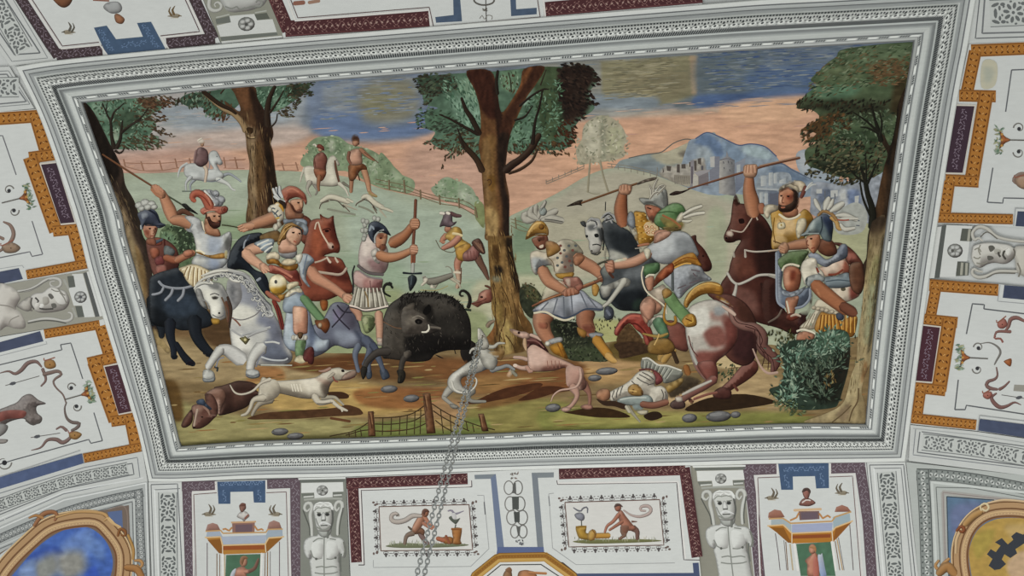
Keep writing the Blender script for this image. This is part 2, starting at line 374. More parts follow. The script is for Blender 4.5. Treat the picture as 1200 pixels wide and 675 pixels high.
# ------------------------------------------------------------------ the fresco: sky, hills and ground first
FRESCO = Thing('boar_hunt_fresco', 'large fresco of a boar hunt with horsemen, hounds and trees on the ceiling', 'fresco', (600, 300))
MAT[0] = M_FRESCO
O()
EDGE = np.vstack([at_len(INN[k], np.linspace(0, 1, 40)[:-1]) for k in range(4)])
CLIP = EDGE
def streaks(n, x0, x1, y, cols, wd=(.5, 1.6), ln=(8, 30), k=-.06):
    V, Fc, C = [], [], []
    for i in range(n):
        x = RNG.uniform(x0, x1); yy = y(x); l = RNG.uniform(*ln); w = RNG.uniform(*wd) / 2; m = len(V); c = srgb(RNG.choice(cols))
        V += [(x, yy), (x + l * .3, yy + l * k * .3 - w), (x + l * .3, yy + l * k * .3 + w), (x + l * .7, yy + l * k * .7 - w), (x + l * .7, yy + l * k * .7 + w), (x + l, yy + l * k)]
        Fc += [[m, m + 1, m + 2], [m + 1, m + 3, m + 4, m + 2], [m + 3, m + 5, m + 4]]; C += [c] * 6
    V = np.array(V); ix = np.clip(((V[:, 1] + 140) / 2).astype(int), 0, 479); iy = np.clip(((V[:, 0] + 160) / 2).astype(int), 0, 759)
    Part.cur.add(V, Fc, np.array(C), lift=HB[ix, iy].max() + STEP[0] + np.repeat(np.arange(n) * (.0003 / n), 6))
with Part('sky', FRESCO, 'hazy blue sky fading to salmon pink above the hills'):
    P('c79d88', '90,110 300,90 600,68 900,48 1080,40 1060,250 560,292 95,240', smooth=False, grid=3.2, streak=(.13, 34, 3.5), gl=[
        ('7c8798', '80,100 300,80 600,60 1090,30 1085,96 960,117 800,126 640,142 460,156 330,158 200,160 90,172', 12),
        ('a9a6aa', '120,118 330,95 350,140 338,162 240,172 110,180', 18), ('96a0ae', '190,122 345,110 335,144 210,150', 14), ('b9a8a4', '200,160 350,148 345,168 235,176', 12),
        ('76849f', '372,92 500,80 505,156 378,160', 12), ('6c80a8', '378,132 500,130 500,157 380,160', 8), ('8f969f', '380,100 412,96 410,128 384,128', 10, .7), ('858478', '424,100 482,94 484,138 428,142', 18), ('84836c', '430,112 466,108 458,130 432,132', 12, .8),
        ('8b8d8c', '632,76 720,70 722,130 690,138 632,144', 8), ('8a866f', '704,72 817,64 817,116 760,126 706,124', 4, 1, 0), ('837d68', '730,88 806,84 804,110 740,116', 14), ('a8937c', '808,66 817,65 817,110 811,112', 2, 1, 0),
        ('84909e', '660,114 762,112 762,130 670,138', 8), ('6d7884', '790,122 822,110 826,126 800,130', 6), ('6c7a90', '817,60 1090,36 1090,96 960,112 900,116 817,126', 3, 1, 0), ('68747f', '820,66 890,62 878,108 822,112', 18), ('566c98', '818,112 880,108 960,96 956,112 880,120 818,126', 5), ('5f7498', '880,84 970,78 960,104 885,108', 12),
        ('a6a29c', '640,130 700,128 830,127 960,115 960,119 830,133 700,140 640,145', 6, .7), ('cca088', '640,160 900,136 940,180 690,215', 22), ('cfa68c', '850,122 960,112 935,140 860,142', 8), ('bb9a90', '480,172 570,165 570,250 490,250', 24, .6), ('ba9890', '110,182 240,172 290,205 130,210', 18, .7)])
    for x0, x1, cs, n in ((100, 335, ['a5a4a8', '929ca8', 'b3abac', '9ca2a8'], 1), (370, 508, ['6b7fa2', '8c96a4', '7a8aa6', '929498', '848a84'], 1), (632, 704, ['8e8f8a', '7f8994', 'a09c92'], 1), (704, 806, ['7c7a68', '9a9378', '8f8c7c', 'a09a84', '74705e'], 2), (818, 1060, ['566a92', '697a94', '788698', '5c6c80', '8a929a', '4d6290', '6a7680'], 2)):
        streaks(int((x1 - x0) * 1.1 * n), x0, x1 - 18, lambda x: 114 - (x - 97) * .07 + RNG.uniform(0, 46), cs, (.4, 1.5), (6, 24))
    streaks(60, 640, 1030, lambda x: 168 - (x - 97) * .062 + RNG.uniform(-5, 6), ['8d9096', 'b59c94', '7f8796', 'c4a496'], (.4, 1.3), (10, 34))
    streaks(90, 110, 1030, lambda x: 172 - (x - 97) * .062 + RNG.uniform(-6, 60), ['cfa38c', 'bf958a', 'd2a793', 'c3998d'], (.4, 1.3))
with Part('blue_mountain', FRESCO, 'blue mountain range behind the walled city on the right'):
    O(630, 160, 6)
    P('8b969b', '560,190 650,150 760,125 900,110 1020,60 1200,-20 1260,10 1260,330 560,330', grid=3, streak=(.12, 20, 4), gl=[('a9a594', '800,130 900,90 960,40 1060,18 1130,55 1160,130 1040,180 900,200', 3), ('77716b', '990,120 1080,90 1150,110 1150,160 1060,160', 5), ('7d8892', '640,200 800,170 900,210 900,260 700,240', 6)])
    S('6a6c6c', '640,152 760,126 830,118 880,105 960,45 1050,18 1110,40 1150,90', 1.2, 0)
    O(810, 160, 6)
    P('8a98ac', '-30,70 40,10 110,-30 200,0 270,30 330,60 420,55 520,75 590,130 640,190 760,250 860,300 860,420 -20,420', grid=3, streak=(.14, 5, 8), gl=[('6a7fa2', '20,40 100,-25 180,20 240,110 180,150 90,70', 4), ('7d90aa', '220,30 320,70 380,160 300,190 230,120', 4), ('9aacb8', '360,80 440,70 520,90 570,140 520,160 400,130', 4), ('6d7f9a', '560,220 640,200 720,240 840,310 700,330 560,290', 4), ('a0abb6', '40,90 120,70 160,160 60,180', 5, .7)])
    S('56658a', '30,15 110,-28 200,2 280,40 340,62 420,52 520,72 600,140', 1.3, 0); S('5f6c86', '560,200 640,192 720,240 860,305', 1.6, 0)
    P('98a4b5', '740,120 840,90 1000,150 1200,120 1340,60 1340,380 880,380 860,310 760,245', grid=3, streak=(.1, 20, 4), gl=[('7488ae', '860,330 1000,330 1200,350 1340,340 1340,390 860,390', 4), ('a6adba', '740,130 820,110 840,200 780,240', 6)])
with Part('meadow', FRESCO, 'pale grey green meadow sloping behind the hunters'):
    O()
    P('9fa999', '90,206 180,203 300,199 400,206 450,222 530,240 580,262 600,252 650,228 690,205 720,197 760,203 830,228 870,228 905,250 960,262 1060,250 1060,420 160,420 90,240', grid=3.4, streak=(.07, 30, 6), gl=[
        ('a5b1a4', '140,214 290,205 292,250 200,262 150,250', 14), ('8ea086', '150,250 250,255 300,250 300,300 160,300', 20), ('a2b0a4', '410,215 480,238 560,262 575,330 500,336 420,320', 20), ('8fa38f', '395,300 470,310 470,350 400,350', 20, .8), ('93a48e', '500,330 570,330 570,352 480,352', 10, .7),
        ('aaa699', '610,262 640,238 722,198 835,228 900,262 870,300 780,300 700,300 625,290', 14), ('aca898', '640,262 720,250 830,252 890,262 860,330 760,320 640,330', 20), ('80947f', '602,262 625,270 628,360 604,370', 6), ('8d9f86', '596,300 640,300 640,340 600,340', 8), ('9aa68e', '830,250 850,250 850,320 830,320', 8, .6),
        ('b3b39c', '560,330 640,325 640,365 560,372', 10), ('949f7c', '380,345 470,340 470,420 380,420', 12), ('a8aa8c', '930,250 1040,210 1040,320 960,320', 14), ('aeaf95', '470,345 560,350 560,380 490,366', 8), ('97a07c', '540,370 570,370 575,420 545,420', 6), ('a9b09c', '880,370 960,380 960,410 890,402', 6), ('a9aa78', '690,375 740,378 740,400 690,398', 6)])
    streaks(120, 150, 1000, lambda x: RNG.uniform(240, 380), ['a5b0a2', '94a58f', 'b3b6a4', '9cab9c', '8c9d88'], (.4, 1.6), (8, 40), -.01)
with Part('foreground_earth', FRESCO, 'brown and ochre earth under the hounds and horses'):
    P('877354', '150,384 172,352 240,350 300,368 330,408 410,414 470,412 540,408 600,396 680,404 760,396 830,404 905,404 935,410 1030,400 1030,520 200,540', grid=3, streak=(.16, 26, 3.5), gl=[
        ('5f4a35', '240,365 290,372 300,410 262,412 236,392', 8), ('7d6448', '180,360 240,360 230,392 190,392', 8), ('a28e6c', '180,394 230,404 280,416 340,424 420,424 430,440 300,448 190,440', 10), ('6d5238', '390,424 430,412 560,424 545,444 440,446', 8), ('80593a', '470,424 600,420 690,425 690,450 560,462 520,446', 10), ('967249', '560,440 660,440 660,452 560,460', 8), ('6d4a30', '330,428 410,416 440,424 400,440', 6), ('a0744c', '300,430 330,432 330,450 290,450', 6),
        ('999266', '200,470 250,482 330,490 420,492 420,516 205,524', 10), ('6b5332', '190,450 208,450 215,490 200,490', 6), ('8c8450', '560,470 660,470 700,500 560,510', 10), ('80824a', '640,474 720,482 830,484 930,482 930,500 660,510', 8), ('a9a060', '660,484 800,482 800,494 660,498', 5, .6),
        ('ac9470', '850,440 905,436 925,480 850,470', 8), ('c0ac86', '842,418 862,418 870,432 840,430', 4), ('b4975f', '290,450 420,448 500,470 480,486 330,482', 10), ('8a5434', '420,456 520,456 500,478 430,476', 6, .7), ('ad8d62', '690,428 760,420 780,440 700,450', 8), ('b08f68', '690,410 760,420 730,440 680,425', 8),
        ('5d5a3a', '190,522 300,513 430,508 430,516 300,520 214,528', 4, .8), ('76804a', '430,496 560,490 560,510 430,514', 6), ('b08a66', '500,470 540,470 540,500 505,500', 6, .7), ('7a4a30', '640,440 670,440 670,456 560,480 590,455', 5, .6), ('bfa27c', '780,462 850,460 850,470 790,474', 5), ('6a5a34', '720,400 780,408 770,424 720,420', 6)])
    streaks(260, 190, 1000, lambda x: RNG.uniform(418, 511 - (x - 213) * .022), ['a2885c', '7a6140', '8f7d4f', 'b09a6e', '6d5636', '87804c', '9a7248'], (.4, 1.8), (6, 36), -.06)
# ------------------------------------------------------------------ far trees, fences and the walled city
with Part('distant_tree', FRESCO, 'two pale ghostly trees on the hill crest'):
    O(630, 160, 6)
    for s in ('290,190 270,100 310,20 320,-60 360,-110 450,-150 540,-120 600,-60 625,20 600,90 610,140 520,170 430,180 360,190 310,200',):
        P('a5a08f', s, grid=3, streak=(.15, 6, 6), gl=[('b4b1a2', '330,-60 430,-120 430,100 340,110', 6), ('8f9181', '440,-120 470,-140 480,150 450,150', 5), ('a8a890', '500,-60 590,-40 590,100 500,120', 6)])
    LV(['a7a291', '979784', 'b5b2a2', '8c8d7c'], '260,180 280,20 350,-110 450,-150 560,-120 640,20 620,140 440,190', 170, 5, 2, None, 180)
    S('97917f', '370,160 362,260 352,390', [2, 2.2, 2.6], .3); S('97917f', '440,170 460,270 495,385', [2.2, 2.2, 2.6], .3); S('8f8c7c', '350,390 400,405 440,402', 1, 0)
with Part('hedge_tree', FRESCO, 'soft green trees behind the fence on the hill'):
    O(270, 150, 6)
    P('84967c', '505,270 510,200 550,170 540,120 600,70 680,58 760,60 830,110 900,130 1000,160 1100,230 1190,320 1290,370 1280,450 1180,450 1000,400 840,310 700,300', grid=3, streak=(.16, 7, 7), gl=[('74896f', '620,80 780,80 800,180 640,160', 6), ('a3ad9c', '690,90 730,90 730,160 690,160', 4), ('97a48f', '1000,220 1090,240 1130,310 1000,320', 6), ('6f8268', '900,140 980,180 940,220 880,180', 5)])
    O(450, 160, 6); P('7d8f74', '-30,120 30,160 70,210 120,260 165,330 150,360 -30,330', grid=3, streak=(.16, 7, 7), gl=[('94a38c', '60,230 110,270 120,310 40,300', 4)])
    P('8f9f8a', '330,370 375,335 400,300 450,285 510,310 570,330 620,365 650,420 690,480 650,520 560,480 400,440', grid=3, streak=(.14, 7, 7), gl=[('7f957a', '440,300 520,320 500,420 450,410', 4), ('a5afa0', '520,390 600,400 640,450 560,450', 4)])
    P('808a63', '640,460 700,480 705,640 660,600 640,560', grid=3, streak=(.14, 7, 7))
    LV(['7d9277', '91a189', '6d8469', 'a2ad9b'], '330,370 450,285 570,330 690,480 560,480 400,440', 60, 4, 2, None, 180); O(270, 150, 6)
    LV(['7a8f74', '8fa087', '6d8468', '9eab98'], '510,200 600,70 760,60 840,120 1000,160 1190,320 1280,440 1000,400 830,300 700,290', 190, 4.5, 2.2, None, 180)
def fence(posts, rails, label, col='8a7260', wd=1.6):
    with Part('rail_fence', FRESCO, label):
        for r in rails: S(col, r, .8, 0)
        for (x, y0, x2, y1) in posts: S(col, f'{x},{y0} {x2},{y1}', wd, .4)
O(90, 160, 6)
fence([(328, 158, 340, 212), (450, 175, 470, 240), (580, 170, 600, 238), (690, 155, 705, 222), (790, 152, 800, 190), (1033, 146, 1045, 220), (1110, 145, 1130, 225)],
      ['330,185 460,190 590,188 700,180 820,168', '340,212 460,240 600,238 705,222 780,215', '1020,170 1180,165', '1030,222 1180,225'], 'long brown rail fence on the horizon at the left', 'a07866')
O(270, 150, 6); fence([(30, 205, 48, 288), (362, 248, 378, 300), (458, 240, 475, 300)], ['-10,225 40,222 110,220', '330,262 480,258', '340,300 480,300'], 'rail fence seen between the left trunks and a rider', 'a07866')
O(450, 160, 6)
fence([(35, 305, 38, 378), (140, 305, 148, 400), (255, 375, 258, 442), (388, 410, 395, 480), (525, 432, 530, 505), (640, 495, 655, 572)],
      ['-60,300 40,320 150,345 260,390 395,425 530,445 600,470 650,510', '-60,330 40,350 150,375 260,410 395,450 530,470 640,520', '0,365 150,398 260,425 395,472 530,495 650,560'], 'brown fence running down the hill beside the centre tree', '7d6d57', 1.9)
fence([(922, 570, 930, 650)], ['890,580 930,590 1000,610', '895,600 1010,650', '890,625 960,660 1020,670'], 'short fence right of the centre trunk', '7d7159')
O(630, 160, 6)
fence([(x, 330 - (x - 60) * .42, x, 305 - (x - 60) * .42) for x in range(60, 340, 44)] + [(x, 190 + (x - 500) * .2, x + 3, 218 + (x - 500) * .22) for x in range(520, 840, 45)] + [(840, 215, 845, 275)],
      ['60,320 200,262 330,205', '60,335 200,278 330,222', '490,190 620,205 720,225 830,255', '490,212 620,222 720,242 840,272 1000,330 1050,352'], 'faint fence along the crest of the right hill', '88837a', .8)
with Part('walled_city', FRESCO, 'grey walled city with a round tower below the mountains', ):
    O(630, 160, 6)
    P('a39d97', '860,270 880,215 920,200 960,205 980,190 1050,190 1080,165 1130,150 1180,160 1180,330 1040,350', grid=3, streak=(.2, 4, 4), sh=.2)
    for q in ('880,215 890,245 880,260', '905,205 940,210 935,245 910,240', '980,195 1000,195 1000,255 978,252', '1010,195 1040,192 1042,225 1012,225', '1065,180 1080,178 1082,212 1066,215', '1125,155 1150,150 1150,200 1128,190', '1100,170 1118,170 1118,240 1102,240'): P('615a58', q, smooth=False)
    P('b8b2a6', '1095,255 1140,270 1135,345 1090,345', smooth=False); P('777079', '1140,270 1200,275 1200,345 1135,345', smooth=False); P('8b857e', '960,270 1080,275 1090,335 1040,348 960,310', smooth=False, to='a8a296')
    for x in range(965, 1085, 14): S('6f6a68', f'{x},280 {x+2},335', .8, 0)
    O(810, 160, 6)
    P('8a8791', '-5,170 20,165 20,340 -5,350', smooth=False); P('6b6570', '0,210 12,210 12,330 0,330', smooth=False)
    P('b3b0ad', '15,265 50,280 45,340 10,350', smooth=False); P('7f7a82', '50,280 120,245 125,310 50,345', smooth=False); P('9a97a0', '20,255 60,240 175,230 120,250 50,280', smooth=False)
    P('b0b0b4', '132,145 165,138 165,215 135,215', smooth=False); P('7f8293', '165,140 200,140 200,300 130,310 130,235 165,215', smooth=False); P('63626c', '70,205 85,205 85,235 70,235', smooth=False)
    P('aaa8a8', '200,165 250,150 305,165 305,290 315,420 195,400', smooth=False, to='6d6f79', ang=0, grid=3, streak=(.1, 5, 5)); P('9b9aa0', '200,168 245,140 250,100 262,140 305,168', smooth=False, to='7a7b86', ang=0); S('6d6e77', '200,168 250,155 305,168', .9, 0)
    for q in ('225,175 230,190', '260,170 262,188', '285,180 288,196', '230,215 233,228', '270,230 272,245'): S('5e5f68', q, 1, 0)
    P('8f95a6', '305,190 380,150 380,330 315,400', smooth=False, to='6e778e'); P('a7adb6', '320,200 345,195 345,260 320,270', smooth=False)
    P('8f98a6', '470,290 545,270 600,250 690,260 700,330 620,400 600,500 460,470', grid=3, streak=(.2, 5, 4), gl=[('6b7488', '540,390 620,390 620,490 545,480', 3)])
    for q in ('490,280 530,275 530,345 490,350', '545,255 575,250 575,345 545,345', '580,260 605,258 605,330 580,330', '480,395 505,390 505,470 480,470', '515,400 540,395 540,475 515,475', '620,310 665,290 665,330 620,330'): P('b5b9bd', q, smooth=False, to='9aa2ae', ang=0)
    S('a5abb4', '460,365 620,375', 2, 0); S('6d7586', '470,380 600,385', 1, 0); P('666a7c', '550,400 610,400 610,480 550,480', smooth=False)
    P('9097a6', '860,325 1000,330 1190,325 1340,290 1330,600 1190,600 870,560 840,470', grid=3, streak=(.2, 6, 5), gl=[('6d7890', '900,380 980,370 980,470 900,460', 4), ('7382a4', '1090,390 1180,380 1180,500 1090,500', 5), ('aaaeb6', '1040,385 1090,380 1100,560 1040,560', 3), ('a2a7b0', '1100,520 1190,480 1190,640 1000,640', 6)])
    for q in ('980,380 1030,375 1030,420 980,430', '1150,420 1180,415 1175,480 1150,480', '880,370 920,368 920,400 880,400', '1050,400 1085,398 1085,440 1050,440'): P('b3b6ba', q, smooth=False)
    P('a4a8a8', '1000,560 1120,470 1200,480 1240,560 1200,672 1060,690 1000,640', grid=3, streak=(.1, 6, 6))
    for q in ('1160,590 1185,592', '1160,625 1185,627', '1120,560 1135,562', '940,380 942,440', '1010,400 1012,440'): S('6b707c', q, 1.4, 0)
# ------------------------------------------------------------------ the four big trees
BARK = ['3c2f28', '58432f', '6f5638', '8a6d48']
def bark(n, s, cols, ang, ln=9, wd=.8): LV(cols, s, n, ln, wd, ang, 10, jit=.1)
tree = Part('tree', FRESCO, 'dark leaning tree at the left edge of the fresco')
with Part('foliage', tree):
    O(90, 60, 6)
    P('5f7d6c', '60,370 200,350 420,330 560,330 600,400 520,450 560,520 500,600 470,660 330,690 200,660 120,470', grid=3, streak=(.2, 7, 7), gl=[('4c5f50', '260,440 420,420 440,540 280,560', 6), ('6f5440', '430,340 560,330 540,400 450,380', 5), ('7f9a8a', '110,370 190,370 200,480 130,440', 5), ('8a9c8c', '240,560 300,540 290,640 260,640', 4)])
    LV(['4a4338', '554a3e', '5d4a3c', '6a5a48'], '420,330 660,320 690,380 560,390 640,480 560,510 690,600 560,590 630,640 500,650 520,540 430,500', 230, 5.5, 2.2, 10, 35)
    LV(['5c4032', '6d5241', '4c4034'], '440,330 680,330 640,400 480,400', 60, 5, 2, 15, 35); LV(['5a4a3c', '6d5f4c', '4b5a48'], '480,600 640,630 560,690 420,680', 60, 5.5, 2, 25, 30)
    LV(['4f6a5a', '6c8b7a', '45594b', '7f9a88', '56503f'], '100,370 420,340 500,450 470,640 330,680 180,560', 260, 5, 1.8, None, 180)
    O(90, 160, 6); LV(['51483a', '62523f', '4b5d4c', '6f8a78'], '320,20 480,-10 640,10 560,60 470,95 340,80', 110, 6, 2.2, 25, 25)
with Part('trunk', tree):
    O()
    P('463a34', '92,118 101,121 112,135 128,167 134,178 138,186 144,200 147,217 157,235 163,253 167,275 174,288 179,310 177,335 177,356 186,391 199,409 196,414 184,404 176,420 140,330', grid=2.5, streak=(.2, 4, 14), smooth=True, gl=[('2f2824', '100,120 112,135 128,167 136,180 140,200 130,215 115,180', 4), ('3a322c', '146,215 163,253 174,288 180,320 172,300 158,262 142,225', 3), ('8d7a62', '132,225 146,245 158,280 168,310 172,360 164,360 148,290', 6), ('9c8a6b', '150,270 158,290 166,320 170,350 164,340 155,300', 4), ('7f6848', '158,290 166,300 172,330 170,350', 3), ('97845f', '180,385 199,408 196,414 182,402', 3)])
    O(90, 60, 6)
    for s, w in (('262,680 245,600 238,500 215,450 180,365', [6, 4, 3, 2, 1.2]), ('238,500 262,430 300,395 335,362', [3, 2.2, 1.6, 1]), ('280,680 305,620 312,560 320,490', [5, 4, 3, 1.5]), ('312,575 380,520 450,470 505,395', [3.4, 2.6, 1.8, 1]), ('212,450 208,400 214,360', [1.6, 1.2, .8]), ('320,560 420,500 480,480', [2, 1.4, .8])): S('3d3630', s, w, .3)
    O(90, 160, 6); S('3f3630', '270,100 300,118 325,100 335,70', [3, 2.4, 1.8, 1], .3)
    bark(60, '230,260 290,300 370,480 430,640 330,600', ['5a4a3a', '3b322c', '6f5f4a'], 66)
tree = Part('tree', FRESCO, 'thick brown tree in the left half between two riders')
with Part('foliage', tree):
    O(90, 60, 6)
    P('557062', '720,350 780,300 900,285 1120,260 1170,330 1090,420 1010,460 920,450 880,395 800,395', grid=3, streak=(.2, 7, 7), gl=[('3f5549', '740,320 860,310 860,370 760,380', 5)])
    LV(['3f4d42', '5d6a5a', '4a4236', '71897a'], '690,370 760,290 920,280 940,330 880,400 780,400', 120, 5, 2, 110, 50); LV(['4d6a5a', '6a8674', '4a4236', '5d4a38'], '880,400 1000,350 1100,400 1040,470 930,470', 90, 5, 2, 115, 40); LV(['6a4c38', '5a4232'], '990,440 1060,430 1080,470 1000,490', 20, 5, 2, 120, 30)
    O(270, 60, 6)
    P('567262', '160,265 330,245 500,228 560,240 500,310 420,370 330,420 240,410', grid=3, streak=(.2, 7, 7), gl=[('3d4a3e', '400,240 560,235 520,310 420,320', 6), ('7a9a88', '310,330 390,330 380,400 320,400', 5)])
    LV(['3d3a30', '4d4438', '44503f', '5d5a48'], '400,235 600,215 560,260 590,320 490,320 510,350 420,370', 130, 5, 2, 0, 35); LV(['4b4437', '5d5141', '6a6a55'], '330,420 420,380 490,370 440,430 440,465 350,455', 55, 5, 2, 15, 40); LV(['4b6a58', '6f8f7d', '3f5a4b', '83a08f'], '180,270 400,250 420,340 330,420 240,400', 110, 5, 1.6, -50, 50)
with Part('trunk', tree):
    O(270, 60, 6)
    P('5f4735', '10,250 165,250 190,330 240,420 258,480 292,530 302,590 285,640 285,660 300,710 310,800 325,910 335,970 330,1060 360,1160 360,1230 125,1230 125,1040 120,920 135,800 115,690 108,610 95,560 60,500 -10,420 -40,350 50,420 70,400 30,300', grid=2.5, streak=(.22, 3, 14), gl=[
        ('6f4e38', '30,260 120,260 160,360 110,420 60,340', 5), ('3c2d25', '130,260 170,270 240,420 270,500 300,590 240,640 200,560 160,420', 5), ('86715a', '60,470 120,520 190,560 180,640 180,900 190,1040 170,1200 130,1200 130,900 140,800 115,650', 6), ('927c60', '140,640 180,700 170,850 190,1000 150,1000 140,800', 5), ('6b5238', '180,640 230,700 230,900 200,1100 180,900', 5), ('352920', '250,620 300,590 285,660 310,800 330,960 340,1150 280,1150 250,900 240,700', 5), ('7b6448', '130,1060 160,1060 150,1220 125,1220', 4)])
    S('a58f70', '-180,300 -60,400 20,440 80,500 110,560', [4, 5, 6, 7, 8], .5, to='9a8060'); S('42342a', '-190,285 -80,370 0,410 40,440', [5, 5, 4, 3], .4)
    S('40332a', '262,520 258,440 272,340 312,250', [8, 7.5, 6, 4], .4); S('3f342b', '330,440 322,490 300,520 280,535', [1.2, 1.6, 2, 2], .3); S('3d332a', '280,430 340,340 375,275', [3, 2.2, 1.2], .3); S('463a30', '-70,300 -40,260', 2, .3)
    P('4a3826', '112,545 130,535 160,545 155,575 130,580', rim=.2); S('b09876', '120,590 150,610 175,600', 1.5, 0); S('4a3a2c', '105,560 120,610 170,615', 1, 0)
    bark(130, '60,420 200,500 280,620 300,800 330,1100 130,1200 140,800 100,560', ['4a392b', '6a523a', '8d7454', '3a2d23'], 84, 12)
tree = Part('tree', FRESCO, 'tall central tree standing in the middle of the hunt')
with Part('foliage', tree):
    O(450, 60, 6)
    P('5a7465', '240,185 400,165 620,150 800,140 1100,110 1260,110 1440,100 1500,200 1440,300 1480,400 1380,480 1330,560 1330,640 1260,690 1100,700 950,720 860,700 700,780 600,700 420,690 330,640 360,570 300,540 290,430 380,400 290,370 260,260', grid=3, streak=(.22, 8, 8), gl=[
        ('7b9a8a', '480,330 660,330 660,540 520,480', 7), ('445649', '230,180 480,170 460,280 300,300', 7), ('55715f', '300,430 480,440 470,540 320,530', 6), ('8aa496', '930,300 1040,230 1000,380', 6), ('4f5f48', '1060,160 1240,120 1250,560 1120,600', 8), ('3a2e2a', '1230,130 1440,100 1480,200 1420,300 1440,400 1340,480 1260,480', 8), ('688674', '880,560 1040,540 1020,680 880,690', 6), ('7d9a86', '520,240 600,180 660,300 560,330', 6), ('6d8a72', '830,150 950,150 920,270 830,260', 5)])
    LV(['3b3b34', '47443a', '4d5a4c', '56604e'], '205,180 480,160 500,290 380,310 290,380 260,300', 200, 5.5, 2.4, 160, 40); LV(['4a5a4e', '5d7767', '3f463c'], '250,400 480,440 600,560 420,580 300,545 240,550', 170, 5.5, 2.2, 170, 35)
    LV(['4d4335', '5a4a38', '667c68'], '270,660 400,600 600,560 660,640 640,720 420,700', 120, 5.5, 2.2, 175, 40); LV(['6f8f7d', '86a593', '557565', '4a6a58'], '400,230 640,200 670,540 560,520', 170, 6, 1.7, -120, 40)
    LV(['6d8a70', '4d6350', '5d4a38', '86a08c'], '820,160 960,150 930,300 850,280', 60, 5, 1.8, 90, 50); LV(['3a302c', '2f2826', '453832'], '1230,110 1430,100 1530,220 1440,260 1520,390 1420,380 1410,470 1320,490 1250,420', 330, 6.5, 2.8, 30, 35)
    LV(['5d3a2a', '4a352a', '3d4a38'], '1250,500 1340,500 1350,560 1340,640 1270,690 1180,700', 110, 6, 2.4, 30, 35); LV(['47604c', '5f7d68', '6f8f7a', '3d4a3c'], '880,420 1060,300 1240,200 1250,640 1060,700 880,690', 330, 6, 2, None, 180)
    O(450, 160, 6); LV(['4f4436', '5d503c', '6a4f3a', '667c68'], '300,100 420,80 420,200 400,230 460,160 590,130 660,120 600,60 400,60', 70, 5.5, 2, 110, 40); LV(['4f4232', '5f4a34', '567060'], '870,70 1200,40 1260,110 1340,140 1200,130 1090,120 900,120', 90, 6, 2.2, 60, 50)
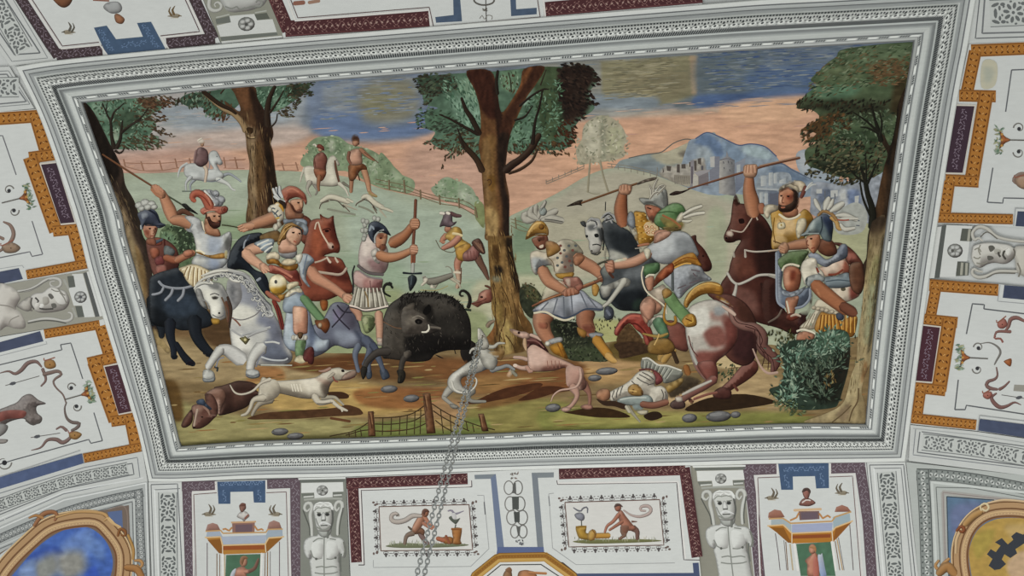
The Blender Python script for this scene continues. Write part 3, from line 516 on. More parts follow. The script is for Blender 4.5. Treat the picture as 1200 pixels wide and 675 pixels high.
with Part('trunk', tree):
    O(450, 60, 6)
    P('6b4c34', '580,140 750,140 795,280 825,430 900,340 960,230 985,125 1130,110 1070,230 1000,330 930,480 885,600 860,760 855,880 880,1020 880,1160 880,1270 870,1330 720,1330 712,1250 705,1100 690,900 680,760 665,670 680,560 675,420 640,280', grid=2.5, streak=(.24, 3, 12), gl=[
        ('4a2f27', '580,140 750,140 800,300 820,440 760,480 690,420 640,270', 5), ('3d2b25', '760,200 830,440 830,620 800,640 780,420', 4), ('4f352a', '990,120 1130,110 1060,240 980,350 920,480 880,640 820,640 830,470 920,330', 4), ('7d5236', '1000,130 1040,120 960,270 900,360 930,260', 4), ('7b5d3b', '690,620 780,600 780,800 790,1000 800,1240 720,1300 710,1000 690,780', 6), ('846745', '700,640 740,660 750,900 760,1200 715,1200 700,900', 5), ('7a5a30', '730,880 780,880 775,980 740,970', 3), ('382c26', '800,600 880,600 850,880 890,1100 885,1300 840,1400 830,1100 800,850', 5), ('a08459', '720,1100 800,1150 790,1350 720,1300', 6)])
    S('3f3029', '855,840 900,800 960,760 1030,690 1090,590', [9, 9, 8, 8, 7], .5, to='4a382c'); S('4a3829', '880,860 960,830 1040,770 1080,690', [3, 3.5, 3, 2], .5)
    S('4d3a2c', '690,840 650,760 570,670 530,600', [8, 7, 6, 4], .5, to='40352b'); S('3d322a', '670,580 620,480 575,410 545,330', [7, 6, 5, 3], .4); S('3b3029', '660,585 560,530 470,480 390,445', [4, 3.4, 2.4, 1.2], .3)
    S('38302a', '798,300 790,220 800,140', [4, 4, 3], .4); S('362d28', '955,385 1030,320 1115,270 1160,270', [3, 2.4, 2, 1], .3); S('362d28', '1115,275 1090,400 1062,500 1045,650', [2, 2.6, 3, 5], .3); S('363029', '920,485 990,460 1045,385', [3, 2.4, 1.2], .3); S('3f352c', '895,290 890,210 875,150', [1.6, 1.3, 1], .3); S('3f352c', '1100,240 1140,130', [1.6, 1], .3); S('3a312a', '560,680 530,580 515,540', [3, 2, 1], .3)
    S('5c4230', '725,910 745,900 755,925 738,945', 1.4, 0)
    O(500, 280, 8)
    P('705738', '568,-130 570,-60 566,-30 800,-30 792,-60 796,-130 800,-30 808,120 842,300 885,490 900,680 980,800 1000,900 980,1010 900,1060 740,1090 690,1140 640,1060 600,980 560,1010 520,980 610,860 640,760 612,672 595,400 580,180', grid=2.5, streak=(.28, 3, 12), gl=[
        ('876a41', '590,0 680,0 700,220 740,420 800,600 800,760 740,760 700,560 620,520 600,300', 6), ('907148', '690,100 740,100 780,360 840,560 820,660 760,480 700,260', 4), ('33291f', '740,0 805,0 812,130 850,320 885,480 850,500 790,330 755,150', 4), ('5d4428', '620,60 680,80 690,200 640,220', 6), ('2e2721', '630,260 660,250 700,260 715,300 695,360 650,330', 5), ('7d7a68', '620,350 690,360 690,400 630,400', 4), ('8b7344', '620,560 700,600 700,760 620,800', 5), ('6d5030', '860,520 900,680 1000,880 900,980 850,760', 6), ('a08a58', '700,780 760,760 820,900 800,1060 720,1080 680,1000', 6), ('5f4a2c', '840,800 900,880 880,1040 820,1060', 5), ('8a5f3a', '560,880 640,760 640,900 600,980', 5)])
    for s, w in (('640,720 660,860 640,940 660,1060', 1.6), ('740,640 730,780 690,880 680,980', 1.6), ('820,600 850,740 920,880', 1.6), ('700,440 760,560 800,700', 1.2), ('620,420 640,560 640,680', 1.2), ('740,900 800,980 830,1060', 1.3), ('700,1000 720,1080', 1.2)): S('5a4328', s, w, .2)
    bark(150, '590,0 800,20 880,480 960,800 880,1000 640,1000 610,600', ['5f472b', '7d6038', 'a88a5a', '4a3823'], 78, 12)
tree = Part('tree', FRESCO, 'broad spreading tree along the right edge of the fresco')
with Part('foliage', tree):
    O(900, 60, 6)
    P('56664f', '560,-20 1100,-60 1090,100 960,420 900,640 860,800 700,900 480,880 350,830 280,800 260,700 340,640 260,640 340,580 240,550 360,470 300,410 200,400 260,310 340,240 300,200 370,130 420,80 480,40', grid=3, streak=(.25, 12, 6), gl=[
        ('5f6f58', '600,-10 1020,-30 980,80 640,110', 10), ('765f46', '740,100 940,80 960,200 760,190', 14), ('5d7c66', '300,260 640,240 560,330 300,330', 8), ('3b3c31', '220,400 300,350 640,350 860,360 900,420 700,460 400,420', 22, .8), ('667258', '420,120 640,100 640,200 440,200', 10), ('4d4634', '900,200 980,180 940,420 860,420', 8), ('5f4a34', '250,520 480,440 560,520 300,620', 8), ('465642', '480,560 760,560 720,700 420,720', 8), ('343a30', '300,780 560,760 700,840 480,870', 8), ('54604a', '400,720 640,700 620,760 380,770', 6)])
    LV(['62735c', '4f5f48', '75806a', '3f4d3c', '6d6048'], '420,80 560,-20 1000,-30 960,200 640,260 340,330 300,210', 420, 7, 1.8, -20, 30); LV(['7a6048', '6d5a42', '5a4d3a'], '700,90 980,60 960,220 740,230', 110, 8, 1.8, -10, 25)
    LV(['2f3029', '3b3d33', '443c30'], '185,405 260,310 400,350 700,340 860,350 640,450 420,410 300,420', 130, 6, 2.2, 130, 45); LV(['5a4632', '6d5238', '44503f', '3b3a2f'], '235,555 360,470 480,430 620,480 560,560 440,600 260,640', 200, 6, 2.2, 140, 40)
    LV(['4d5f4c', '5d6f58', '3b4438', '6f7f6a'], '480,470 900,420 880,640 700,700 480,640', 240, 6, 2, None, 180); O(900, 160, 6); LV(['2f332b', '464a3b', '5d5640', '6d6a55', '3d3a2e'], '255,40 480,10 700,40 820,60 780,260 640,330 500,340 400,300 260,270 330,190 260,190 330,100', 480, 6, 2.2, 150, 45)
    LV(['b58f7c', 'c39a86'], '500,280 560,280 560,310 500,310', 8, 4, 2, 150, 45)
with Part('trunk', tree):
    O(900, 160, 6)
    P('41352c', '780,-30 800,40 840,120 820,200 790,330 770,440 740,560 715,640 700,720 690,860 640,1000 1020,1000 1000,-260 920,-240 900,-100 870,40 850,60 820,0', grid=2.5, streak=(.2, 3, 14), gl=[('2b2621', '880,-150 920,-200 870,100 830,300 800,300 860,60', 4), ('55402f', '780,300 840,200 830,420 800,600 760,640', 6)])
    for s, w in (('795,30 770,-60 750,-130 725,-230', [6, 4.5, 3, 1.6]), ('765,-40 690,-110 600,-170', [3, 2.2, 1.2]), ('780,-20 700,-60 650,-65', [3, 2, 1]), ('790,-10 800,-90 785,-170', [3, 2, 1]), ('730,640 735,520 700,400 680,290 650,220', [9, 8, 6, 5, 2]), ('690,330 620,280 560,210', [3, 2, 1]), ('700,330 740,240 780,150', [3.4, 2.4, 1.4]), ('690,300 690,200 685,120', [2.4, 1.8, 1]), ('650,340 670,440 720,560', [2, 2.6, 3]), ('645,260 650,340', [1.2, 1.8])): S('2f2f28', s, w, .3)
    O(900, 250, 8)
    P('9f8f6e', '960,140 1000,60 1110,60 1060,672 1030,960 980,1330 900,1560 880,1700 960,1960 700,1960 340,1960 480,1900 600,1850 680,1800 730,1720 780,1520 830,1380 840,1180 880,900 900,672 930,420', grid=2.5, streak=(.16, 4, 12), gl=[('4a3e34', '930,40 1120,10 1100,150 1020,200 950,180', 9), ('6a5a46', '950,180 1090,140 1080,300 960,300', 14, .6), ('7b6c50', '930,260 980,280 970,420 940,500 910,640 900,600', 5), ('96977a', '960,600 1040,600 990,1100 900,1200', 8), ('8f8a63', '990,420 1050,420 1020,640 950,640', 8), ('4a4438', '1060,300 1090,300 1000,1000 960,1250 940,1240', 4), ('a99a78', '780,1500 880,1400 860,1650 740,1800 560,1920 480,1920 700,1750', 6), ('8a7a5c', '860,1700 900,1760 940,1930 860,1930', 4), ('5d4a3a', '900,1530 960,1480 990,1980 930,1960', 5), ('8a6a48', '900,1400 930,1420 900,1540 870,1580', 4), ('8c7a62', '640,1880 760,1780 760,1900 700,1950', 4)])
    bark(110, '940,300 1040,300 1000,900 900,1500 760,1700 830,1300 900,700', ['7b6b4e', 'a5966f', '8f8a6a', '66583f'], 96, 10); S('6d5a42', '760,1950 790,1850 840,1760 850,1640', 1.6, .2); S('6d5c44', '600,1960 700,1880 780,1800', 1.4, .2)
# ------------------------------------------------------------------ small far figures
SK = 'c49a80'
def face(x, y, r, sk='bd8f74', hair=None, rot=0):
    E(sk, x, y, r * .8, r, .5, rot)
h = Part('rider_on_horse', FRESCO, 'small far rider in purple coat on galloping white horse, at left')
with Part('horse', h):
    O(90, 160, 6)
    S('b3b8bd', '775,190 735,215 718,250 712,285', [3, 3, 2.4, 1.2]); S('9aa1ad', '840,290 800,335 800,380', [5, 3, 2]); S('9aa1ad', '1010,285 1070,262 1130,298 1155,318', [5, 3.4, 2.4, 2])
    P('b9bec3', '760,205 800,188 850,192 910,225 960,225 930,180 925,130 950,100 985,105 1010,150 1026,188 1008,202 985,195 1005,235 1035,270 1020,300 950,318 880,312 800,300 755,265', .55, .3, 5, grid=2, rim=.3)
    S('b6bbc2', '800,285 768,325 768,378', [6, 3, 2]); S('c2c6c8', '990,300 1060,332 1090,368 1112,378', [7, 4, 2.6, 2.2]); S('8b90a0', '925,150 935,200 925,240', 1, 0); DOTS('555b66', '985,140', .7); S('7c8390', '880,312 960,318 1010,300', 1, 0)
    S('6f7a74', '740,385 830,385 900,375', 1.5, 0)
with Part('rider', h):
    S('c9b6a6', '890,200 912,240 902,318', [4, 4.5, 3]); P('7c6266', '845,90 880,75 920,105 925,170 905,200 870,215 835,195 825,160', .5); S('8a6e70', '840,100 830,150 825,185', [3, 3, 2]); E(SK, 882, 55, 2.2, 2.6, .5); P('c6bdb5', '845,30 870,10 895,25 895,48 860,52', .3); S('d0c9c0', '850,30 880,12', 2)
h = Part('rider_on_horse', FRESCO, 'small far rider in red coat on white horse with dark mane')
with Part('horse', h):
    O(270, 150, 6)
    S('8f8a84', '590,395 612,440 598,470', [5, 3, 2]); S('7f7a72', '790,385 835,415 855,445', [4, 2.4, 1.8]); S('b7b3a8', '522,280 503,330 490,380', [3, 2.4, 1.6])
    P('c3bfb4', '515,285 545,265 600,275 660,320 680,230 705,198 728,194 748,215 768,252 760,268 742,258 745,300 765,360 770,395 720,412 620,405 540,388 522,340', .5, .25, 5, grid=2, rim=.25)
    S('6d4f44', '735,230 745,300 768,395', [2, 3, 2.4], 0); S('a7a29a', '560,380 540,430 565,482', [7, 3.4, 2.2]); S('c5c1b6', '765,390 808,430 830,478', [5, 3, 2]); DOTS('3c3835', '745,225', .6)
with Part('rider', h):
    P('8c5a50', '590,205 620,175 655,172 682,215 672,270 668,305 600,300 582,250', .5); P('9c6148', '588,285 665,295 672,330 640,375 600,345', .5); S('9a6a50', '625,340 618,400 622,440', [6, 4, 3]); E(SK, 632, 148, 3, 3.4, .5); P('8f4f45', '598,130 625,112 655,130 660,160 640,150', .4); S('c9c4ba', '605,130 588,112 580,120', 2); S('6d453d', '590,215 600,280', 1, 0)
h = Part('walking_hunter', FRESCO, 'small far hunter in peach tunic and rust breeches holding a stick')
with h:
    S('a97b62', '850,270 852,350 848,450', [8, 6, 4]); S('b98a6e', '935,280 965,380 980,450 1022,478', [8, 6.5, 4.5, 3]); S('a08a60', '975,450 990,470 1028,480', 3)
    P('96603f', '840,250 930,250 962,290 915,300 868,370 832,355', .5); P('c59783', '828,185 860,150 915,150 925,200 922,255 845,258', .5); S('8a5f50', '835,170 828,215 845,250', [4, 4, 3]); S('a3765f', '915,150 965,195 1010,225', [5, 4.5, 3]); S('6d5040', '940,170 1040,245', 1, 0); S('5f463a', '890,300 910,370', 1.4, 0); E('b5846c', 880, 100, 4, 5, .5); P('4a342c', '848,90 855,55 880,42 905,65 905,120 890,95 860,95', .3)
for sh in ('640,515 700,485 770,500 830,520|820,500 860,520|690,512 640,530 625,568|790,540 840,590|800,540 890,575|800,520 850,545 880,540', '930,490 960,480 1010,525 1070,560|1060,560 1110,575 1140,588|940,500 890,530 880,548|1000,550 1030,600|1050,575 1095,628|1040,545 1100,555'):
    with Part('running_hound', FRESCO, 'small far white hound running ' + ('nearest the red coated rider' if sh.startswith('640') else 'ahead of the other far hound')):
        q = sh.split('|'); O(270, 150, 6)
        for s in q[2:5]: S('a8a395', s, [3, 2, 1.4])
        S('c7c2b3', q[0], [5, 7, 7, 6], .6); S('c4bfb0', q[1], [4, 3], .5); S('4b463e', q[2], .8, 0); S('554f47', q[3], .9, 0)
        S('5a544c', '700,508 750,512 800,560' if sh.startswith('640') else '940,502 980,520 1030,580', 1.1, 0); S('8a8c80', '680,570 780,590 880,610' if sh.startswith('640') else '900,550 960,570 1010,600', 2.2, 0)
h = Part('archer', FRESCO, 'far hunter in yellow tunic and purple hat drawing a bow')
with Part('body', h):
    O(500, 280, 8)
    S('74564a', '475,170 510,240 540,290 565,350 580,380', [10, 8, 7, 4.5, 3]); S('b8806c', '330,150 290,225 290,310', [11, 9, 6.5]); S('b79a86', '290,305 300,400 285,455', [7, 5, 5]); S('d0c4b4', '252,312 330,318', 2.4, .2); S('6d4c3e', '325,270 320,400 300,460', 1.2, 0)
    O(500, 210, 8); S('b67f68', '185,530 140,575 160,590', [8, 6, 5]); E('b07c66', 200, 468, 4.5, 4.5, .5)
with Part('tunic', h):
    P('c29a4c', '170,540 205,490 255,445 310,455 335,500 335,560 395,600 410,650 400,690 300,690 255,640 225,590', .5); P('b98b3e', '280,640 400,600 420,680 400,760 300,760 270,690', .5); O(500, 280, 8); P('9d6c68', '340,140 400,90 430,60 490,90 500,130 470,190 420,210 350,205', .5); P('6b4d44', '420,40 480,-5 520,30 545,100 545,140 500,130', .4)
    for x in (380, 410, 440, 470): S('7b4f4c', f'{x},110 {x+10},195', .8, 0)
    for i in range(4): S('8b6a5a', f'{440+20*i},{20+i*8} {515+6*i},{110+i*6}', .9, 0)
    O(500, 210, 8); S('d4c39a', '245,510 290,515 330,530', 3, .3)
with Part('arm', h): S('b98270', '300,550 240,605 150,650', [8.5, 8, 5.5], .6)
with Part('hat', h): P('7a6a74', '120,445 150,360 165,310 215,300 240,330 245,400 282,395 265,425 215,450 160,440', .5); S('6a4f52', '225,315 270,340 320,345', [4, 5, 3.4]); S('d6cfc8', '130,318 160,322', 4, .3); S('d6cfc8', '190,315 210,322', 4, .3)
with Part('bow', h): S('6d6a5c', '85,570 105,610 130,650 190,680 250,685 270,660', 1, 0)
with Part('running_hound', FRESCO, 'far grey and white hound with curled tail near the archer'):
    O(390, 280, 8)
    S('8d8a80', '1095,345 1120,320 1110,280 1080,258 1055,265', [2, 1.6, 1.4, 1.2, 1], 0); S('b1ab9c', '1110,360 1150,385 1190,400', [4, 3, 2]); S('b8b2a4', '910,420 940,455', [4, 3]); S('9b968a', '975,420 955,460', [4, 2.4]); S('b0a898', '1100,365 1180,420 1195,455', [4, 2.6, 2])
    S('86827a', '895,400 960,395 1020,375 1115,340', [8, 9, 8, 6], .5); E('d0cabe', 870, 385, 3.4, 3.4, .4); S('c9c2b5', '870,400 835,432', [4, 3]); S('8f8b84', '840,365 870,350', [2, 2]); E('dad5c8', 928, 445, 2.4, 2.2, .3); S('a09a70', '820,480 980,480 1080,440', 1.2, 0)
with Part('hound_head', FRESCO, 'reddish hound head looking out from behind the centre tree'):
    O(500, 280, 8)
    P('a4685a', '418,605 470,580 485,540 495,510 540,480 595,475 612,520 605,590 530,610 480,640 455,630', .55, rim=.25); P('c09080', '500,520 540,490 570,500 560,560 520,560', .3); E('3c2622', 515, 545, 1.8, 1.2); S('6a4438', '548,440 580,450 600,470', [2, 2.6, 2]); S('5f332d', '425,608 500,590 560,560', .9, 0)
# ------------------------------------------------------------------ the group of riders at the left
def fingers(segs, col='c08a72', wd=2.2):
    for s in segs: S(col, s, wd, .6)
def eye(x, y, w=1.4, c='2f211c'): E(c, x, y, w, w * .55); S('4a3028', f'{x-w*9},{y-6} {x+w*8},{y-7}', .7, 0)
h = Part('soldier', FRESCO, 'helmeted soldier in red cuirass half hidden at far left')
with Part('laurel_bush', FRESCO, 'dark green bush between the left soldier and the spearman'):
    O(140, 210, 8)
    P('62755a', '380,500 420,450 450,420 520,440 600,455 690,480 720,640 760,860 640,880 540,860 420,760 380,640', grid=2.5, streak=(.3, 4, 4), gl=[('3f4c3d', '480,440 680,470 700,640 560,680 540,520', 6), ('6f8a70', '400,500 500,520 520,600 420,600', 5)])
    LV(['4b5d4a', '6d8368', '3a4638', '7f9478'], '390,500 450,420 690,480 740,700 640,860 440,760', 150, 4.5, 1.8, None, 180); S('6a4a3c', '550,320 600,300 690,345', [6, 7, 4]); 
with Part('torso', h):
    P('70463f', '250,580 330,545 440,570 540,660 560,800 520,860 430,980 350,970 280,780', .5, grid=2); O(140, 280, 8)
    P('a1604c', '280,90 340,80 375,110 370,160 330,190 295,160', .5); P('9a584a', '295,0 380,-10 400,50 330,60', .4); S('586070', '285,25 340,30 400,5', [4, 4.5, 3]); P('84484a', '330,180 400,160 420,230 350,250', .4); P('a06a62', '340,255 430,245 440,310 355,322', .4); S('552f2c', '420,0 425,90 420,200', 2, 0)
    P('6d7478', '420,70 460,65 520,110 500,160 440,165 415,130', .5)
with Part('arm', h): S('a4654d', '430,175 520,200 570,190', [8, 9, 8], .6); S('b1765c', '540,200 610,165 690,130', [9, 8.5, 8], .6); P('b87a62', '600,120 650,100 690,115 690,150 640,170 605,160', .5)
with Part('head', h):
    O(140, 210, 8); P('b17b65', '222,430 330,425 358,455 345,510 322,555 285,565 245,540 225,490', .6, grid=1.5, rim=.2); P('c99a84', '290,470 325,460 325,540 295,555', .3); P('8a4f40', '230,470 280,480 275,530 240,520', .3); eye(285, 465, 1.3); eye(338, 468, 1); S('8a3f36', '290,535 318,532', 1.1, 0); S('6d4436', '318,470 328,510 312,515', .8, 0); P('94604e', '255,560 330,555 340,620 260,610', .4)
with Part('helmet', h):
    P('4d5468', '170,330 200,300 260,280 320,285 360,330 385,400 430,425 425,440 370,460 320,432 240,428 220,465 205,470 195,400', .6, grid=2, rim=.2); P('8d95a4', '200,320 260,310 270,350 215,380', .3); S('a0a8b2', '200,430 205,470', 2); S('2f3444', '270,285 340,330 380,410', 2.4, 0); S('323744', '240,432 330,435 425,432', 1.4, 0)
    for q in ('185,245,5', '240,222,5.5', '300,235,5', '265,262,4.5', '205,275,4', '325,260,4'): x, y, r = map(float, q.split(',')); E('b9bcbc', x, y, r, r * .85, .6)
hb = Part('horse', FRESCO, 'black horse with pale harness straps at far left')
with hb:
    O(160, 270, 5.625)
    S('2d333c', '110,560 160,640 165,700', [10, 9, 7], .3); S('2b3038', '90,450 95,560 110,620', [9, 8, 6], .3)
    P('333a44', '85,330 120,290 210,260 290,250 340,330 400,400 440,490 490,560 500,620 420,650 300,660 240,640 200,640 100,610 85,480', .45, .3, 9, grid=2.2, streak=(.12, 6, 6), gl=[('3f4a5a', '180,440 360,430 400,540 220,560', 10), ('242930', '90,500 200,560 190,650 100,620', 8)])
    O(170, 360, 8)
    S('2e3440', '235,140 235,260 265,380 268,470', [14, 11, 8, 6.5], .4); S('2a2f3a', '290,340 350,440 400,500 455,535', [6, 8, 9, 6], .4); S('2c323c', '460,120 480,260 550,370 640,450', [18, 14, 12, 8], .4); P('26202c', '400,500 450,505 468,530 420,548 380,535', .3); P('22262e', '540,430 610,420 655,435 640,468 590,470', .3); P('22262e', '240,450 300,450 305,480 260,490', .3)
with Part('harness', hb):
    O(140, 280, 8)
    S('8f95a3', '368,398 410,440 500,462 600,462 690,440', 3, .5); S('969cab', '412,458 390,500 340,518 308,522', 3.2, .5); S('969cab', '500,470 482,520 430,575', 3.6, .5); S('969cab', '605,468 592,530 548,580', 3.6, .5)
sp = Part('spearman', FRESCO, 'bearded horseman in red plumed hat raising a long spear')
with Part('spear', sp):
    O(90, 160, 6); S('7a543e', '178,124 380,255 620,405', [1.8, 2.2, 2], .5); S('4f5848', '600,395 700,455 770,500', 1.8, .4); P('3a3c3a', '735,478 765,472 795,498 855,548 800,528 765,510', .5)
with Part('arm', sp):
    O(140, 210, 8)
    S('c0896d', '390,120 430,200 470,290 500,370', [9, 12, 15, 13], .65); S('bb866a', '500,385 580,390 680,420', [11, 14, 15], .6); P('bf8a6e', '295,65 340,48 400,90 432,140 425,175 380,180 345,150 300,100', .5)
    fingers(['310,58 345,100', '335,52 370,98', '362,62 392,105', '385,82 410,118'])
    S('b07a5f', '300,95 350,150 390,170', 3)
with Part('tunic', sp):
    P('b6bac0', '610,355 680,345 760,385 790,480 860,530 940,535 1030,490 1055,560 1040,700 1065,800 1015,930 940,860 830,850 810,890 700,800 720,680 690,520 650,480 670,420', .55, grid=2.2, w=16, streak=(.08, 6, 6), gl=[('9aa4b8', '840,540 960,560 930,680 840,680', 8), ('a9b3c6', '840,740 930,720 930,800 850,800', 6), ('85898a', '980,540 1040,560 1020,680 990,640', 5), ('cbccca', '700,560 760,600 740,700 700,680', 5)])
    S('d3c9b4', '775,395 800,480 850,520 925,530', 2.2, .4); S('c9a06a', '800,505 860,510 930,515', 1.6, .4); S('8b8f96', '690,420 660,470 640,485', 1.4, 0); P('8a9098', '610,460 660,470 690,500 640,490', .3)
    O(140, 280, 8)
    P('a9afb8', '720,150 830,170 1000,175 1005,230 930,290 830,290 680,240', .5, gl=[('98a5c0', '840,190 920,180 930,270 850,270', 6), ('c2c4c4', '700,180 800,200 760,240 700,230', 5)])
    P('b98a48', '716,120 770,120 800,145 870,150 975,130 985,180 880,186 810,165 740,140', .5); S('e0d8c0', '715,110 760,115 800,140', 2.4, .3); P('b3ae8a', '985,110 1015,110 1010,180 985,180', .3)
with Part('skirt', sp):
    P('cdbd9c', '555,280 610,255 680,235 760,255 830,290 870,330 860,410 740,450 680,445 620,380 600,330', .5, grid=2)
    for x, y, a, b in ((600, 280, 570, 290), (640, 262, 605, 350), (670, 255, 640, 385), (700, 265, 690, 440), (735, 275, 735, 440), (770, 290, 785, 420), (800, 300, 830, 400)): S('8a6f4c', f'{x},{y} {(x+a)//2-4},{(y+b)//2} {a},{b}', 1.3, 0); S('e2d9c2', f'{x+12},{y} {(x+a)//2+8},{(y+b)//2} {a+12},{b}', 1.6, 0)
with Part('head', sp):
    O(140, 210, 8)
    P('b07d63', '800,370 850,370 880,450 930,470 945,535 860,530 800,490', .5); P('bd8a70', '815,325 880,305 945,320 955,360 945,420 900,440 850,410 822,380', .6, grid=1.5); P('4f2f28', '822,360 845,350 865,390 905,402 945,385 948,425 935,450 890,465 850,440 830,400', .4); P('c99a80', '905,330 935,335 940,385 915,380', .2); eye(890, 348, 1.5); eye(935, 350, 1.2); S('7a4438', '900,408 935,402', 1, 0); S('5a3a30', '812,320 816,372', 2, 0)
with Part('plumed_hat', sp):
    P('b36a5a', '755,300 780,268 850,250 930,255 1000,255 1018,285 990,320 940,330 890,300 830,305 790,335', .6, grid=1.8, rim=.2); E('a15a4c', 985, 285, 4, 4.4, .5); E('7a3d34', 985, 288, 1.8, 2.2); S('c5806e', '790,310 850,290 920,290', 2, .3)
    for x, y, r in ((815, 130, 5), (850, 140, 6.5), (885, 170, 7.5), (920, 205, 7.5), (955, 190, 5), (860, 185, 6.5), (895, 215, 6), (905, 135, 4.5)): E('a9adb8', x, y, r, r * .8, .6, 40)
    S('d2d3d2', '800,110 830,150 870,190', [3, 4, 2]); S('6b7078', '850,110 880,160 915,140', 1.2, 0); S('d9d8d4', '825,160 850,205 890,240', [3, 4, 3])
    S('b1624f', '845,255 820,205 780,155 730,130 690,145 680,180 705,205', [12, 11, 9, 9, 8, 6, 5], .6); S('8a4438', '850,250 800,180 745,150 705,175', 1.2, 0); S('c27d68', '800,140 840,190 860,245', 2, .2)
rc = Part('rider', FRESCO, 'rider in pointed red cap with outstretched arm')
with Part('horse_neck', FRESCO, 'dark blue horse partly seen behind the white horse'):
    O(260, 280, 8)
    P('2e3540', '60,180 110,60 200,-30 350,-60 380,-20 300,60 240,90 220,170 300,280 400,330 440,420 450,560 360,470 280,340 200,290 60,280', .4, .3, grid=2.2); S('8f97a6', '240,0 215,30 205,90', 2, .4); S('8f97a6', '330,390 360,370', 3, .3); S('5d687c', '260,-40 230,10', 1.4, 0)
with Part('tunic', rc):
    O(260, 210, 8); P('7d4a3c', '700,340 780,340 840,390 850,470 860,620 760,600 700,470', .5); P('95a0b2', '580,375 660,370 740,365 800,400 780,450 680,400 590,420', .4); P('6f5638', '370,520 520,480 560,560 500,590 370,570', .4, to='8a6d44')
with Part('arm', rc):
    S('b98569', '250,445 330,415 420,385 520,345', [9, 13, 14, 15], .6); S('c08d72', '165,460 220,450 280,440', [7, 10, 10], .6); fingers(['150,452 190,432', '160,470 205,452', '175,486 220,470', '200,490 240,475'], 'c08d72', 2.6)
    S('4a4630', '0,430 80,440 155,455', 1.2, 0)
with Part('sleeve', rc):
    P('cfc9bb', '436,280 455,245 490,235 510,225 545,240 580,300 580,370 550,400 560,440 510,480 485,460 520,400 490,350 470,310', .45, grid=1.8)
    for q in ('450,300 470,270 500,280', '490,330 530,290', '510,370 560,330', '470,300 500,320 530,360'): S('5f6670', q, 1.6, 0)
    S('b88a3a', '520,225 560,260 575,300', [3, 4, 2], .3); S('c2a050', '505,370 540,360', 2.4, .3); E('d8d4ca', 520, 238, 3, 2.6, .3); E('d0cbc0', 450, 285, 2.6, 3.6, .4); E('c9c4b8', 505, 450, 3.4, 4.4, .5)
with Part('head', rc):
    P('a9775f', '595,200 650,240 690,310 760,320 760,365 690,372 600,365', .5); P('c08e74', '640,200 700,185 755,190 765,240 750,290 715,310 680,285 650,240', .55, grid=1.5); P('5d382c', '638,225 665,245 690,290 720,296 752,278 755,308 720,322 680,308 650,265', .35); P('cfa488', '730,205 752,205 755,262 735,255', .2); eye(718, 222, 1.5); S('7d4a3c', '705,290 745,282', 1, 0)
with Part('red_cap', rc):
    P('a3604f', '555,110 600,75 640,62 700,75 750,110 785,150 798,210 785,240 755,190 700,170 640,190 615,220 600,260 580,240 585,190 562,160', .6, grid=1.8, rim=.15); S('7d4238', '600,190 660,150 720,150 780,190', 1.4, 0); S('c07c68', '610,110 660,90 720,120', 2, .2)
    for q in ('480,90 500,140 540,180', '510,80 530,130 560,170', '540,70 545,120 570,170', '490,160 530,190 590,210'): S('c3c7cc', q, [3, 3.6, 2], .5)
    S('4a5262', '520,85 525,140 550,175', 1.4, 0); S('3f3530', '540,205 580,230 590,270', [4, 5, 3], .3)
ch = Part('horse', FRESCO, 'chestnut horse with white bridle behind the woman')
with ch:
    O(260, 210, 8)
    P('8a4c3c', '800,480 830,395 890,370 920,370 920,328 950,350 1000,365 1045,342 1050,390 1062,460 1080,540 1108,630 1095,690 1050,690 1010,700 960,720 1060,730 1130,760 1180,870 1210,960 1230,1060 1100,1090 960,1140 800,1130 730,1000 730,760 770,640', .5, .3, 9, grid=2.2, streak=(.1, 5, 5), gl=[('a15a42', '840,520 920,480 940,700 860,700', 8), ('6d382e', '1010,420 1060,420 1090,600 1030,560', 6), ('5f3129', '960,760 1150,860 1180,960 1000,900', 8), ('9a5b48', '900,380 980,380 960,470 900,450', 5)])
    P('c9b5a8', '985,600 1030,590 1055,625 1040,660 1000,650', .3); E('3a1f1a', 1040, 635, 1.4, 1.8); E('2f1915', 985, 485, 2.6, 1.6); S('4a271f', '945,475 1000,460 1020,480', 1.4, 0); P('6d382d', '918,330 945,350 930,395', .3); P('6d382d', '1020,360 1045,345 1040,390', .3); S('5a2e25', '1000,690 1060,680 1090,650', 1.2, 0)
with Part('bridle', ch):
    S('cdb9a6', '872,470 885,415 905,405 930,490 975,570 1000,610', 1.8, .3); O()
with Part('breast_strap', ch):
    O(260, 280, 8); S('b7a596', '870,222 930,205 985,178', 2, .3); S('cabdae', '985,170 1005,205 1018,220', [1.6, 2.6, 2.6], .3); S('c2b3a4', '1060,170 1075,200 1090,222', [1.6, 2.4, 2.4], .3); S('b3a294', '905,310 960,318 1030,328 1100,335 1140,315 1168,275', 3, .4)
wm = Part('woman_rider', FRESCO, 'woman in blue and gold dress riding the white horse')
wh = Part('horse', FRESCO, 'white horse with wavy grey mane carrying the woman')
